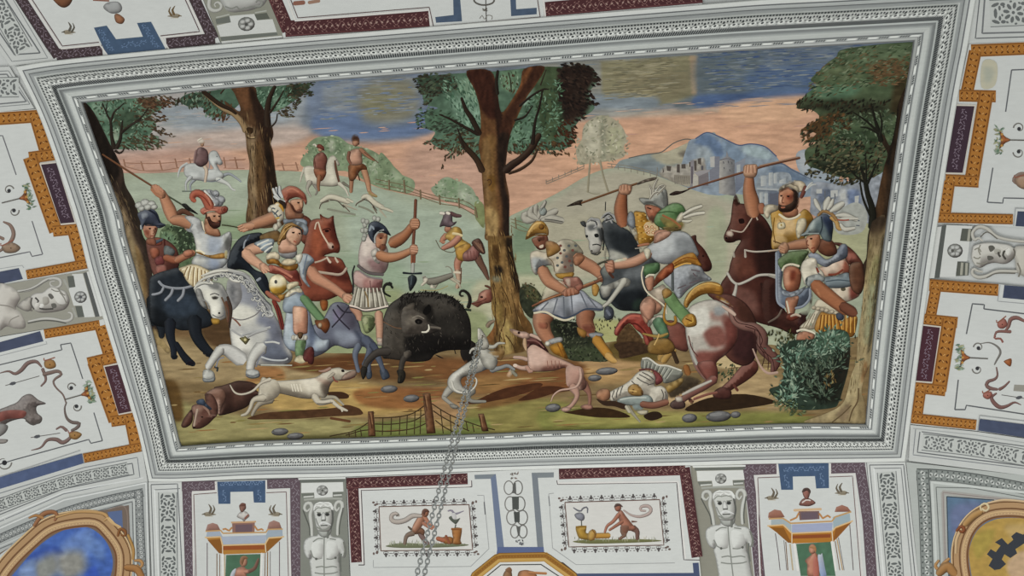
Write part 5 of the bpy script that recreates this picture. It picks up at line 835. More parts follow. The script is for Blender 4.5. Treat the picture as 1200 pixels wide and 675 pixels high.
with Part('legs', fm):
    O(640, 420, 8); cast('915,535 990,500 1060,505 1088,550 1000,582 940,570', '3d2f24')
    O(770, 350, 8); S('a9854a', '30,560 70,500 120,475', [9, 9, 8], .5); S('b08c50', '60,580 110,520 160,490', [9, 8, 7], .5); S('4a3a2c', '150,500 190,600', 5, .3)
    O(770, 420, 8); P('4a4034', '90,300 200,180 300,160 420,220 300,300 140,380', .2, grid=2.5, streak=(.2, 5, 4)); P('a8894e', '60,290 110,240 190,190 250,190 230,240 170,290 110,325', .5); S('96653a', '270,80 290,140', 8, .4)
with Part('skirt', fm):
    O(640, 420, 8); P('8a8d88', '895,100 895,10 960,5 1050,60 1140,70 1270,120 1270,170 1180,220 1100,230 1080,150 1000,110', .4, grid=2)
    for i in range(8): S('5f625f', f'{910+i*38},{20+i*12} {905+i*30},{95+i*14}', 1, 0); S('b0b2ac', f'{924+i*38},{20+i*12} {920+i*30},{95+i*14}', .8, 0)
    S('c9c8c2', '900,5 960,0 1050,62 1140,70 1270,115', 2, .3); P('87484a', '1000,110 1060,140 1095,210 1030,250 1020,180', .4); S('6d4040', '870,110 960,100 1020,120', 2, .3)
with Part('shirt', fm):
    P('beb9b0', '585,330 640,290 720,250 790,200 860,130 930,112 1000,140 1025,190 1020,260 1080,255 1130,300 1145,370 1110,420 1000,420 960,350 840,355 700,390 610,400', .5, grid=2, streak=(.1, 3, 3))
    for q in ('640,300 620,360 640,390', '720,255 700,310 690,350', '800,210 830,240 870,250', '870,150 930,180 980,210', '900,130 960,160 1010,200', '950,250 990,240 1020,230', '850,180 900,215 960,240', '1080,290 1100,340 1090,390', '1115,310 1125,350 1120,390', '680,275 660,330 660,370'): S('5d5a58', q, 1.2, 0)
    P('8e9a9c', '665,395 730,360 850,350 960,345 1005,400 960,440 880,450 780,440 700,430', .5); S('b3bcbc', '690,390 800,370 940,370', 2, .2); P('7c8a90', '810,440 920,440 900,490 830,490', .3)
with Part('head', fm): P('a9844c', '770,320 770,270 820,240 880,265 905,310 900,350 820,350', .5); S('5d4030', '810,320 820,290', 2, 0); P('3f2a20', '835,240 885,280 915,320 900,345 880,300', .2); S('c8a668', '780,300 850,310', 1.4, 0)
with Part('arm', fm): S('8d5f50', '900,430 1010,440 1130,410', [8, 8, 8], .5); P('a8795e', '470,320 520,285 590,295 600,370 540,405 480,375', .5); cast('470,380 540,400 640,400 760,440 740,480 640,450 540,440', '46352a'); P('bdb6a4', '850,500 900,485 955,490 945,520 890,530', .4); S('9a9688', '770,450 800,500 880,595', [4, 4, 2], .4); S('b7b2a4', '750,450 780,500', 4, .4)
O()
for n_, (x, y, a, b) in enumerate(((328, 506, 10, 4.5), (346, 511, 10, 4), (456, 456, 10, 4.6), (482, 467, 9.5, 4.6), (648, 478, 9, 5), (711, 435, 13, 4.6), (697, 443, 8, 4), (808, 490, 9, 5.5), (842, 488, 15, 6.5), (862, 486, 6, 4))):
    with Part('stone', FRESCO, 'grey stone on the ground ' + ('at the bottom edge left of the net', 'touching the bottom edge left of the net, right of another stone', 'below the boar', 'just left of the tallest net stake', 'beside the tail of the pink hound', 'between pink hound and fallen man', 'small, left of a larger stone near the pink hound', 'at the bottom, left of the larger pair', 'largest at the bottom right', 'small, right of the largest stone')[n_]): E('6f7076', x, y, a, b, .6, -4, n=16); E('85868c', x - a * .2, y - b * .35, a * .5, b * .3, 0, -4)
n = Part('hunting_net', FRESCO, 'hunting net strung on wooden stakes at the bottom of the fresco')
with Part('rope_mesh', n):
    O(430, 430, 8)
    for s in ('-350,650 -120,600 0,530 20,520', '70,478 200,475 320,465 440,430 540,362', '75,535 200,538 330,525 450,500 540,440', '75,600 200,603 330,595 460,570 550,530', '610,345 700,405 790,455 900,500 1060,555 1200,590', '620,410 700,465 800,520 880,565 960,600', '640,500 720,560 830,620', '-200,640 -60,600 20,590'): S('4a3c2a', s, 1.3, .2)
    for a, b, c in ((150, 475, 640), (230, 474, 638), (310, 466, 636), (378, 452, 634), (450, 426, 632), (505, 395, 630)): S('4d402c', f'{a},{b} {a-6},{c}', 1.2, .2)
    for a, b, c, d in ((690, 402, 715, 625), (780, 450, 790, 622), (850, 480, 850, 560), (930, 515, 945, 600), (990, 540, 1005, 610), (-60, 585, -50, 650), (-110, 600, -105, 655), (-170, 612, -165, 655)): S('4d402c', f'{a},{b} {c},{d}', 1.2, .2)
for q in ('8,418 62,414 82,650 12,652', '522,252 560,240 595,250 645,622 560,626', '1040,440 1095,436 1142,602 1085,606'):
    with Part('stake', n): P('7a553c', q, .5, smooth=False); x, y = map(float, q.split()[0].split(',')); S('4f3626', f'{x+14},{y+20} {x+40},{y+160}', 1, 0); S('9a7354', f'{x+28},{y+10} {x+44},{y+120}', 1, 0)
# ------------------------------------------------------------------ the group at the right
gs = Part('spearman', FRESCO, 'man in golden plumed helmet and grey skirt thrusting a spear')
with Part('leg', gs):
    O(600, 330, 5.625)
    S('a06a52', '490,200 480,260 510,330', [22, 20, 16], .6); P('7d4a3c', '455,290 520,280 540,330 490,345', .3); P('8f949c', '505,345 560,335 605,350 570,372 530,375', .4); S('b9863c', '555,380 600,440 640,490', [12, 11, 10], .55); S('c29a5c', '630,485 660,515 680,525', [9, 8, 6], .5); P('a87a3c', '430,300 490,330 480,370 440,350', .4)
with Part('leg', gs):
    S('b07a60', '215,205 195,270 215,340 250,390', [26, 21, 17, 13], .6); P('9a5f4c', '170,270 230,270 230,310 180,310', .3); P('a3a5aa', '240,385 320,365 330,395 260,412', .4); E('cfccc4', 235, 408, 3.2, 3.2, .4); P('b9822f', '250,425 320,400 350,460 368,510 310,490 270,470', .55); S('8a5a24', '300,410 340,500', 1.4, 0)
with Part('skirt', gs):
    P('9398a8', '138,185 220,130 330,95 450,55 520,110 600,160 585,195 480,190 400,235 350,252 280,225 160,200', .4, grid=2, gl=[('7c828f', '330,110 370,100 380,230 340,240', 5), ('aab0c0', '390,90 480,110 470,180 400,200', 6), ('a8acb6', '200,150 290,130 280,200 180,190', 6)])
    for a, b, c, d in ((300, 110, 270, 210), (340, 100, 345, 235), (390, 85, 400, 220), (450, 70, 500, 180), (500, 100, 560, 175), (240, 135, 190, 190)): S('6a6f7c', f'{a},{b} {c},{d}', 1.6, 0)
    S('4a5468', '142,195 280,220 350,240 420,215 490,180 600,185', 1.8, 0); S('cbc4b0', '142,208 220,200 285,235 350,255 410,235', 2.4, .2)
with Part('shirt', gs):
    O(600, 240, 5.625)
    P('beb3a2', '118,340 130,310 170,300 230,310 290,250 340,225 400,235 450,280 470,325 420,345 405,380 405,450 330,460 285,450 260,400 180,420 165,465 130,430', .5, grid=2, streak=(.1, 4, 4), gl=[('9aa0a6', '130,350 220,360 240,400 170,450 140,430', 6), ('8a8678', '330,230 440,260 460,330 380,320', 8), ('9c8a80', '340,330 400,330 400,440 340,430', 6)])
    for x, y in ((300, 350), (330, 380), (360, 340), (380, 370), (300, 400), (350, 410), (320, 270), (345, 300), (375, 270), (400, 300), (420, 270), (320, 320), (390, 400)): E('7d5048' if x % 3 else '5f6468', x, y, 1.8, 1.6)
    S('6d7078', '180,360 200,400 190,420', 1.4, 0); S('7a6a54', '230,340 270,380 280,440', 1, 0); P('b3883e', '285,455 340,450 405,445 400,475 340,490 300,480', .4); P('9c6a5f', '340,480 400,475 440,480 470,530 440,570 380,550 345,520', .5, streak=(.2, 4, 4)); P('b9a79c', '350,490 385,485 385,540 360,530', .2); P('b58a48', '530,510 575,540 560,600 530,590', .4); P('bbb3a0', '225,540 330,500 340,580 200,640', .3)
with Part('arm', gs): S('b58066', '430,345 470,380 540,420 600,480', [13, 15, 14, 9], .65); P('a97458', '405,350 440,320 480,350 440,400 410,395', .4); P('b07a62', '560,480 600,455 635,470 625,505 585,510', .5)
with Part('spear', gs): S('855640', '135,668 260,610 420,560 560,505 690,445', [2.4, 3.4, 3.8, 3.8, 3], .5); S('b07c58', '180,640 360,575 540,505', 1, 0)
with Part('arm', gs): S('b98469', '200,430 240,500 300,540 360,575', [14, 14, 12, 9], .65); P('ab735c', '325,580 370,545 430,550 445,585 390,600 350,605', .5); fingers(['355,560 350,600', '380,555 378,600', '405,552 405,595', '430,540 440,560'], 'ab7560', 2.2); P('a0685a', '410,540 450,520 470,540 440,570', .4)
with Part('head', gs):
    P('8d5c4a', '130,225 170,205 225,195 240,240 225,285 195,295 160,280 140,255', .55, grid=1.5); P('a87c5a', '225,240 290,250 320,300 240,345 225,300', .4, to='a8803c'); P('5a3a2e', '165,215 215,205 215,235 175,240', .2); eye(180, 238, 1.3); P('d0bfae', '180,272 205,262 205,280 185,285', 0); S('4a2a22', '160,275 180,295 215,290', 1.6, 0)
with Part('plumed_helmet', gs):
    P('b08540', '88,230 100,180 130,130 165,105 205,110 235,150 240,190 200,190 150,195 110,215', .6, grid=1.5); S('6d4c22', '95,225 150,200 235,200', 1.6, 0); S('d3b070', '110,180 150,130 190,120', 2, .2); E('8a5f28', 195, 145, 3.4, 3.4, .5); P('8d6c3c', '215,120 240,160 240,200 225,190', .3)
    for s, w in (('150,95 100,100 80,70 110,50', [6, 10, 9, 5]), ('165,90 150,50 160,5', [6, 9, 5]), ('180,95 200,60 205,30', [6, 11, 8]), ('185,90 230,70 290,40', [4, 9, 8]), ('200,100 260,90 330,105', [4, 9, 8]), ('170,90 190,40 220,-20', [4, 6, 4]), ('160,90 120,60 130,20', [5, 9, 5])): S('aca9a2', s, w, .55)
    E('9ba5a6', 205, 45, 4.6, 5, .6); S('5d5c5a', '215,95 270,100 335,112', 1.2, 0); S('5d5c5a', '190,40 225,-10 222,-30', .9, 0)
gr = Part('rider', FRESCO, 'rider in grey feathered hat and gold cuirass raising a spear')
gh = Part('horse', FRESCO, 'dark grey horse with white face rearing towards the trunk')
with gh:
    O(600, 240, 5.625)
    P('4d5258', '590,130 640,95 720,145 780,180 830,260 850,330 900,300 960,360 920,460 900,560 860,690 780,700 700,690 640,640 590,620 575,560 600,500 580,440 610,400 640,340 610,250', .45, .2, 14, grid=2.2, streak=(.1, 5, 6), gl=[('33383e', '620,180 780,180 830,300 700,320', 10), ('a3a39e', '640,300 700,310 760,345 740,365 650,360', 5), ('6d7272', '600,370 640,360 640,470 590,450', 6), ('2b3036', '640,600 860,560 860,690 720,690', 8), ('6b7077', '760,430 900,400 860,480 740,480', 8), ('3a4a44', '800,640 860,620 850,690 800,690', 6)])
    P('a8a8a4', '580,540 620,530 680,505 740,480 780,500 770,535 720,545 660,560 640,600 600,610', .4); S('b5b4ae', '740,500 700,560 640,640 605,668', [9, 6, 5, 4], .4)
    O(600, 330, 5.625); P('4b515e', '612,170 650,165 672,200 665,240 630,255 608,230', .5); S('6f7688', '625,190 645,220', 3, .3)
with Part('head', gh):
    O(600, 240, 5.625)
    P('b3b2b0', '480,135 510,100 550,90 585,110 605,170 600,230 585,290 565,318 525,318 508,285 505,240 485,205', .5, .2, 6, grid=1.8, gl=[('55585c', '560,150 605,170 600,240 575,230 570,190', 4), ('6a6c70', '500,140 540,130 550,160 510,170', 4)]); P('4f5256', '450,115 480,110 490,145 465,140', .4); P('2a2c2e', '542,195 565,190 572,210 550,215', 0); P('2e3032', '485,200 500,200 500,215 488,215', 0); S('3c3e40', '530,265 560,260 585,270', 1.4, 0); E('5b5856', 525, 305, 1.4); S('4a4a4a', '520,318 560,330 585,310', 1.6, 0)
with Part('mane', gh):
    for q in ('500,110 530,90 560,120', '540,95 570,100 580,130', '590,90 620,60 650,50', '610,100 640,70 670,80', '620,115 650,95 685,100', '640,60 670,75 690,110', '550,110 560,140 540,150', '600,75 640,90 660,120'): S('9a9ba0', q, [2, 3, 1.4], .5)
    for q in ('600,85 640,62 670,95', '520,105 550,110 560,135', '620,105 660,90', '615,40 617,-20'): S('2f3236', q, 1.2, 0)
with Part('bridle', gh): S('8d8a80', '620,290 612,340 625,380', 1.6, .3); S('4a4a44', '570,395 620,370 660,365', 1.4, 0); S('2f3234', '590,150 605,230 600,300', 1.6, 0)
with Part('spear', gr):
    O(630, 160, 6); S('76543c', '300,470 560,378 700,330', 2.6, .5); P('4a3f36', '203,492 280,452 318,446 305,468 312,486 280,482', .4); P('7d6f66', '700,328 760,300 832,285 825,305 760,322 705,340', .5)
with Part('arm', gr):
    S('a3674a', '600,610 585,520 592,440 602,395', [14, 16, 13, 10], .65); P('b98a72', '572,355 600,335 640,338 664,350 655,395 630,412 575,400', .5); fingers(['585,345 582,380', '605,340 604,380', '625,340 628,380', '645,345 650,380'], 'b5846c', 2.4)
with Part('cuirass', gr):
    O(680, 240, 7.5)
    P('b07f2e', '472,65 530,62 575,75 590,130 640,150 690,190 690,260 640,320 590,352 515,345 500,250 480,180', .5, grid=1.8, streak=(.15, 3, 3)); P('c7b08c', '560,180 600,150 680,190 670,260 600,270 565,230', 0)
    for i in range(6):
        for j in range(5): E('caa860' if (i + j) % 2 else '7d5a22', 500 + i * 24 + (j % 2) * 12, 90 + j * 52, .9)
    for x, y in ((580, 190), (605, 215), (630, 195), (655, 215), (600, 245), (640, 245), (575, 220), (665, 245)): E('b5623a', x, y, 1.7, 1.7); E('dccaa6', x, y, 1, 1)
    P('8a919c', '415,100 440,60 475,90 482,190 450,200 415,160', .5); P('5b6068', '400,150 440,190 490,185 480,200 430,200', .3); P('aaa69c', '430,205 480,215 500,280 495,320', .3); P('ba8670', '660,230 740,220 780,240 700,300 650,300', .4); S('b0765c', '510,360 560,350 600,345', [3, 3.4, 3], .4); S('9d9890', '480,385 520,380 540,390', 1.2, 0)
with Part('head', gr):
    O(630, 160, 6); P('a3654f', '758,480 830,490 868,515 850,570 820,590 780,570 762,530', .55, grid=1.5); P('5d4034', '780,560 830,560 850,600 800,612', .3); S('3f2a24', '770,500 800,510', 1.4, 0); E('bd8068', 800, 525, 1.8, 2)
    P('8f9292', '712,440 740,432 790,435 800,390 840,362 880,362 908,385 918,470 905,520 870,510 810,475 750,478', .6, grid=1.5); P('b0b2ae', '800,395 840,370 850,430 800,440', .2); S('5d6060', '745,475 810,472 880,508', 1.6, 0); S('6a6c6c', '870,375 890,430 890,490', 2.4, 0)
    for q in ('800,430 800,380 785,345', '815,400 820,350 845,300', '830,395 860,350 890,345', '840,410 880,370 900,350', '790,440 820,400 850,390'): S('b7b3aa', q, [2, 3, 1.6], .5); S('55524e', q, .6, 0)
bh = Part('horse', FRESCO, 'dark bay horse with white breast strap under the bearded rider')
with bh:
    O(740, 240, 5)
    P('56342e', '590,5 600,-30 630,-10 700,0 740,40 790,90 830,170 850,280 870,420 880,560 920,640 1010,640 1020,700 960,760 850,720 740,690 640,640 560,560 520,520 525,460 565,400 580,340 610,260 640,210 600,215 560,222 540,190 560,140 580,90', .45, .2, 14, grid=2.2, streak=(.1, 5, 6), gl=[('6a423a', '580,10 660,20 660,140 590,150', 6), ('3a2420', '720,100 830,190 850,400 740,400', 10), ('6b4238', '580,320 680,300 720,400 620,420', 10), ('74504a', '600,480 720,520 740,640 620,600', 10), ('402622', '760,480 880,480 880,660 780,660', 10)])
    P('40271f', '596,-30 612,-60 636,-10 610,10', .3); P('2f1b17', '628,85 655,82 662,105 635,110', 0); P('cbbdb2', '556,158 580,148 600,170 590,188 558,182', .2); P('3d241e', '545,190 600,192 610,215 565,222', .3); E('20120f', 556, 195, 1.2); E('2f1b17', 640, 100, 1.4); S('3a221c', '690,20 700,60 690,130', 1.4, 0)
    S('402823', '760,460 800,640', 3, 0); O(900, 330, 8); P('4a2d28', '-40,-10 80,10 80,250 160,310 300,420 200,440 80,410 -20,400 -60,200', .3, grid=2.5); P('41272a', '380,50 420,120 400,260 330,370 280,420 290,300 380,250', .3); S('6f625a', '0,385 90,330 130,260', [2, 2.4, 2], .3)
with Part('bridle', bh):
    O(740, 240, 5); S('b5a59a', '580,148 640,160 660,150 700,90 720,50 740,90', 1.6, .4); S('a69a90', '700,45 740,60', 1.4, .3); S('b8b0a8', '660,265 720,275 790,272 860,265', 2, .4); S('b5aca4', '665,268 668,305', [2, 3.4], .4); S('a09890', '598,275 602,305', [1.6, 2.6], .4)
with Part('breast_strap', bh):
    O(740, 240, 5); S('b9b5b0', '562,400 590,445 625,465 680,445 740,415 800,410 850,415', 3.2, .4); S('b9b5b0', '615,465 610,500 600,535', [3.2, 4, 5], .4); S('9a9691', '800,412 850,430', 2.4, .3)
bd = Part('bearded_rider', FRESCO, 'bearded man in yellow tunic raising a javelin on the bay horse')
with Part('cloak_leg', bd):
    O(850, 280, 8); P('68748a', '480,120 520,110 540,300 540,470 720,470 790,450 795,540 740,620 640,650 550,640 490,580 478,400', .4, grid=2, gl=[('8b94a6', '480,200 510,200 520,560 490,560', 4)]); P('5f7450', '490,200 560,140 620,115 780,110 740,200 700,290 620,250 540,290 500,250', .5, grid=2, streak=(.12, 4, 4)); S('cfc8b6', '535,295 560,255 620,238 690,255', 2.6, .3)
    P('a3674f', '545,300 590,255 670,265 712,320 705,420 670,490 580,490 545,420', .6, grid=1.8, gl=[('c08a70', '560,330 600,310 600,420 560,420', 5), ('7d4030', '620,300 660,310 650,380 610,380', 5)]); P('96a0b2', '530,480 600,500 700,470 760,440 700,520 620,545 540,530', .4); P('b0b6c0', '540,490 600,520 680,500 620,540', .2)
    P('b07a62', '565,560 620,545 690,540 660,660 640,720 600,740 570,660', .5); S('8c96aa', '480,130 482,400 490,580 550,642', 3, .4); S('8c96aa', '795,470 790,560 730,630 660,650', 3, .4); O(900, 330, 8); S('c9bfae', '175,180 195,270 205,330', 2, .3); P('7a4034', '190,300 260,300 300,330 230,370 170,350', .4); S('b9a89a', '215,325 260,308 305,325', [2, 3, 2], .3)
with Part('spear', bd):
    O(810, 160, 6); S('77503f', '-20,368 120,325 370,250 560,195 762,150', [1.8, 2.4, 2.8, 3, 3], .5); S('a58a7a', '480,205 750,143', 1, 0); O(740, 210, 8); P('40302c', '353,145 410,112 470,112 560,85 480,130 400,152', .4)
with Part('arm', bd):
    O(810, 160, 6); S('b0775a', '440,540 425,460 408,380 408,290', [16, 18, 15, 11], .65); P('c59a80', '365,225 378,200 420,195 462,200 465,255 440,290 375,282', .5); fingers(['385,205 380,255', '405,200 402,255', '428,200 428,258', '450,203 452,255'], 'c09078', 2.4); P('a86e56', '465,480 510,470 520,540 480,540', .4)
with Part('tunic', bd):
    O(870, 190, 8); P('b78c40', '265,470 340,440 420,520 520,490 580,440 640,480 665,560 600,672 560,760 470,760 300,820 270,760 280,640', .5, grid=2, streak=(.08, 5, 5), gl=[('c9a877', '340,520 480,540 500,660 320,680', 8), ('96702e', '580,450 650,500 640,600 560,560', 6)])
    P('c7bca8', '200,420 260,395 330,410 335,450 270,480 240,530 205,500', .5); P('c9bfa8', '520,540 590,530 600,600 560,680 520,720 500,640', .5); S('d3cbb8', '345,490 420,535 500,520 540,490', 2.6, .4); P('d6ccae', '335,570 395,565 400,620 335,625', .4); E('a88a48', 365, 590, 1.2); S('8d6a30', '350,540 365,570', 1, 0); P('c0a070', '280,700 400,690 420,760 300,800', .3); S('7d5c28', '300,520 290,640 310,760', 1.2, 0); S('6a5030', '290,740 400,770 500,730', 1.4, 0)
with Part('head', bd):
    P('a9745a', '380,420 500,420 520,490 440,520 380,490', .4); P('b3775c', '340,300 360,255 430,240 490,270 500,360 470,430 420,460 360,460 338,410', .55, grid=1.5, gl=[('8f4f40', '420,310 470,310 460,350 420,350', 4), ('d3a488', '345,320 370,320 370,380 345,370', 3)]); P('33251f', '480,250 530,280 530,400 490,440 470,340', .3); P('3d2b22', '340,395 370,405 410,405 460,380 490,350 500,420 450,465 380,470 340,450', .35); P('a86a55', '362,418 400,418 395,432 365,432', 0); eye(365, 318, 1.4); eye(430, 322, 1.6); S('7a4a38', '382,325 368,378 392,382', 1.2, 0); P('3a2a22', '345,270 400,235 490,250 500,290 430,255 360,285', .2)
with Part('cap', bd):
    P('c3b6a0', '340,275 355,235 410,205 480,205 530,235 530,290 500,265 430,235 370,255', .5); P('c9bba6', '440,200 500,175 560,180 595,215 580,260 535,280 520,235', .5); P('a3a9b4', '380,225 440,180 500,168 460,200 400,225', .3); S('7a4a44', '590,230 570,290 550,330', [4, 5, 4], .4)
    for q in ('590,270 620,220 660,195', '600,260 650,215 690,210', '610,240 640,200 660,190'): S('b8bcc0', q, [1.6, 2, 1.2], .3)
with Part('arm', bd):
    O(900, 250, 8); S('b07d63', '360,285 280,295 190,310', [13, 12, 9], .6); P('b5886e', '95,320 130,275 175,275 200,320 180,370 130,380 100,350', .5); fingers(['110,310 160,330', '110,330 155,350', '115,350 155,368'], 'b5866c', 2.2); S('b5a090', '0,358 50,350 110,340', 1.4, .3)
rs = Part('soldier', FRESCO, 'soldier in blue helmet and orange skirt beside the right tree')
with Part('skirt', rs):
    O(900, 330, 8)
    P('c4bba8', '295,435 380,350 440,270 420,250 470,165 560,190 660,260 665,310 640,330 560,300 500,295 450,440', .45, grid=2); P('ae7830', '435,450 490,292 560,300 640,310 690,370 720,350 830,320 830,420 790,520 640,510 540,495', .45, grid=2, streak=(.12, 4, 5))
    for a, b in ((500, 480), (530, 520), (560, 555), (590, 600), (620, 640), (650, 690), (720, 720), (760, 760), (800, 800)): S('7a4c1e', f'{a},310 {(a+b)//2},400 {b},490', 1.4, 0); S('d0a050', f'{a+12},315 {(a+b)//2+12},400 {b+12},480', 1.2, 0)
    for a, b in ((400, 320), (420, 350), (440, 380), (460, 410)): S('8a806f', f'{a},300 {b},440', 1, 0)
    for x in (430, 470, 510, 550, 600, 640): E('c3b7a4', x, 245 + (x - 430) * .22, 3, 2.6, .5)
    S('d6d0c0', '268,468 320,450 380,462 440,490', 2.4, .4); P('b07a62', '275,490 340,465 420,485 440,510 410,560 320,575 270,560', .5); P('4d5468', '640,300 700,300 710,350 670,365 640,340', .5)
with Part('tunic', rs):
    P('c9bcae', '590,60 680,30 790,20 850,80 850,140 720,195 650,150', .45, grid=2, gl=[('8a4f46', '770,30 850,60 840,140 770,160', 6)]); E('5f5a4c', 705, 70, 3, 2.4); O(900, 250, 8)
    P('c3a292', '460,510 540,490 640,440 720,430 760,480 770,560 700,580 640,575 560,600 500,560', .5, grid=2, gl=[('9a5a4a', '720,440 770,520 760,570 700,560', 5), ('d3bdae', '520,500 640,460 650,540 560,570', 6)]); S('8a4a3c', '570,575 640,570 700,530', 2.6, .2); P('7c8a96', '525,605 640,585 740,555 810,600 830,660 700,700 560,690', .5); S('55626e', '540,640 660,625 800,640', 1.4, 0)
    P('6a3f36', '600,280 690,280 790,340 880,450 890,520 800,470 760,480 720,420 700,330', .5, grid=2, gl=[('a0655a', '740,380 800,370 830,420 760,440', 4)]); P('8a92a4', '375,400 410,365 480,385 540,430 600,410 650,340 690,290 740,300 745,400 690,440 610,470 540,505 450,460', .5, grid=2, gl=[('6f788c', '640,330 740,300 740,400 680,430', 5)])
with Part('arm', rs):
    P('6d4a3a', '770,480 870,460 905,580 900,680 860,760 790,720 760,600', .5, grid=2)
    P('cac4b8', '305,520 330,450 390,415 450,430 470,500 520,560 530,620 480,620 420,672 380,690 340,660 320,600', .5, grid=2); P('9aa0a4', '360,600 460,570 530,600 520,640 440,650 390,690 350,660', .4); S('6d7074', '450,500 470,560 500,580', 1.6, 0); S('8d4a3c', '455,510 475,555', 2.4, 0); S('5d6468', '355,640 370,600 360,670', 1.4, 0)
    O(900, 330, 8); S('a86e50', '445,30 520,100 620,180 740,270', [15, 17, 16, 14], .65); P('c08a68', '450,60 480,90 500,150 460,110', .3); S('7d5040', '700,230 780,280 810,300', [12, 13, 10], .5)
with Part('head', rs):
    O(900, 250, 8); P('7a4e3c', '470,250 600,255 650,360 600,400 540,400 470,350', .45); P('b0775c', '358,225 400,205 480,200 490,290 450,360 425,378 395,350 360,300', .55, grid=1.5, gl=[('c99a7c', '370,250 400,240 410,320 385,330', 4)]); eye(405, 240, 1.5); S('8a4838', '405,330 440,322', 1.4, 0); S('7d4838', '372,250 360,290 385,300', 1.2, 0)
    P('66757d', '305,205 350,170 390,100 440,45 520,5 590,40 612,120 605,190 590,265 520,250 480,195 400,195 350,215', .6, .5, 8, grid=1.6, gl=[('3b4660', '480,10 590,30 610,130 590,220 540,120', 6), ('95a3a6', '390,120 430,70 440,160 400,180', 5)]); S('8d989c', '310,205 380,190 480,190', 1.6, .3); S('3f4a54', '500,30 510,120 490,190', 1.6, 0)
    S('b8935c', '590,40 640,80 660,140 690,150', [4, 5, 5, 3], .4); S('9a7850', '470,20 520,-20 600,10 640,60', [3, 4, 4, 4], .4)
    O(870, 190, 8)
    for s, w in (('730,450 700,400 680,350', [3, 6, 4]), ('770,440 790,390 810,340', [4, 9, 6]), ('830,460 880,430 940,390', [4, 9, 7]), ('880,500 960,500 1070,540', [3, 7, 5]), ('900,540 980,530 1080,530', [3, 5, 3]), ('920,580 960,630 1050,620', [3, 6, 4]), ('800,440 830,400 850,350', [3, 6, 3])): S('c0bfba', s, w, .5)
    S('a3574a', '890,540 960,545 1000,540', 1.6, 0)
dh = Part('horse', FRESCO, 'dappled brown and white horse seen from behind, at right')
with dh:
    O(740, 340, 4.5)
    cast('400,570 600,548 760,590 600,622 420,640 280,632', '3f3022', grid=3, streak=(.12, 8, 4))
    LV(['2f4030', '3d4a38', '4a5a44'], '460,395 560,400 590,440 540,480 470,470', 40, 5, 2, -60, 50)
    P('7a4a42', '590,390 650,370 668,420 620,470 540,520 500,540 470,520 520,470', .5, grid=2); P('5d3a36', '440,530 480,510 525,530 520,570 470,575 430,560', .4); S('6a403a', '540,500 560,530', 3, .3)
    P('84524a', '185,160 280,190 300,310 260,320 210,290 185,240', .45)
    P('64403a', '400,20 500,20 560,40 620,90 662,180 665,290 645,370 590,400 520,370 480,300 520,180 480,90', .45, .2, 12, grid=2.2, streak=(.08, 5, 5), gl=[('4a2f30', '540,200 640,200 640,360 540,350', 10), ('54362e', '560,50 640,120 650,190 580,170', 8)])
    P('b1aca8', '300,100 350,65 430,50 500,80 540,120 560,180 560,260 510,330 450,380 440,440 400,480 340,420 310,340 290,260 285,180', .5, .2, 10, grid=2, streak=(.08, 5, 5), gl=[('8a5a54', '380,220 470,190 500,280 420,300', 7), ('7d4a45', '480,130 560,170 560,280 500,340 490,220', 8), ('85524c', '340,330 440,320 520,300 450,400 420,480 340,420', 8), ('96706a', '400,120 480,110 500,160 430,160', 7, .7), ('c9c8c5', '310,120 400,90 400,200 310,240', 7), ('94989e', '440,90 500,90 480,130 440,130', 5)])
    S('a9a8a6', '315,280 320,330 345,390', 4, .3); S('6a4440', '300,240 320,310 350,350', 1.4, 0)
    P('85504a', '345,390 420,370 450,400 455,470 430,490 400,480', .5); S('8a5a54', '435,470 380,510 310,550 250,590', [11, 9, 8, 8], .5, to='7d5a54'); S('b8b3ae', '420,478 340,515 270,550', [3, 4, 3], .2); P('5a4644', '205,595 240,575 280,590 280,620 235,628 208,618', .5); P('c0bab2', '230,565 262,560 270,585 240,590', .3); P('5d3832', '300,570 330,580 320,600 305,590', .3); S('8a5a50', '330,575 400,550 450,540', 3, .3)
with Part('tail', dh):
    S('94706a', '520,100 545,160 590,190 650,200 690,240 690,300 730,340 760,380 745,430', [7, 9, 10, 12, 13, 14, 14, 12, 6], .5, to='6d4844')
    for q in ('530,120 560,170 650,195 690,260 680,310 740,360 755,430', '600,190 670,220 680,290 720,350 720,420', '650,210 660,280 700,340 690,400'): S('4a302e', q, 1, 0)
    S('b5988e', '640,310 680,400 720,438 770,435', [1.6, 2.4, 3, 3], .3); S('c5aaa0', '480,85 520,110 545,130', [3, 5, 4], .3)
with Part('saddle', dh):
    O(740, 240, 5); P('ad7c34', '305,580 330,520 390,470 450,450 510,460 538,495 525,530 470,520 410,530 350,570 325,605', .5, grid=2); S('7a5220', '330,570 400,510 520,510', 1.4, 0); S('cfa860', '320,560 370,490 450,460 520,475', 1.6, .2); P('b58a44', '480,530 540,545 600,600 560,580 500,550', .3); S('8a8682', '360,470 400,440 450,430', 2, .3)
tr = Part('rider', FRESCO, 'rider in green turban and grey tunic on the dappled horse')
with Part('horse_head', FRESCO, 'reddish brown horse head beyond the turbaned rider'):
    P('5a332c', '335,200 350,185 378,178 385,215 430,265 470,345 462,385 420,390 395,350 380,290', .5, rim=.2); E('3a1f1a', 420, 300, 1.4)
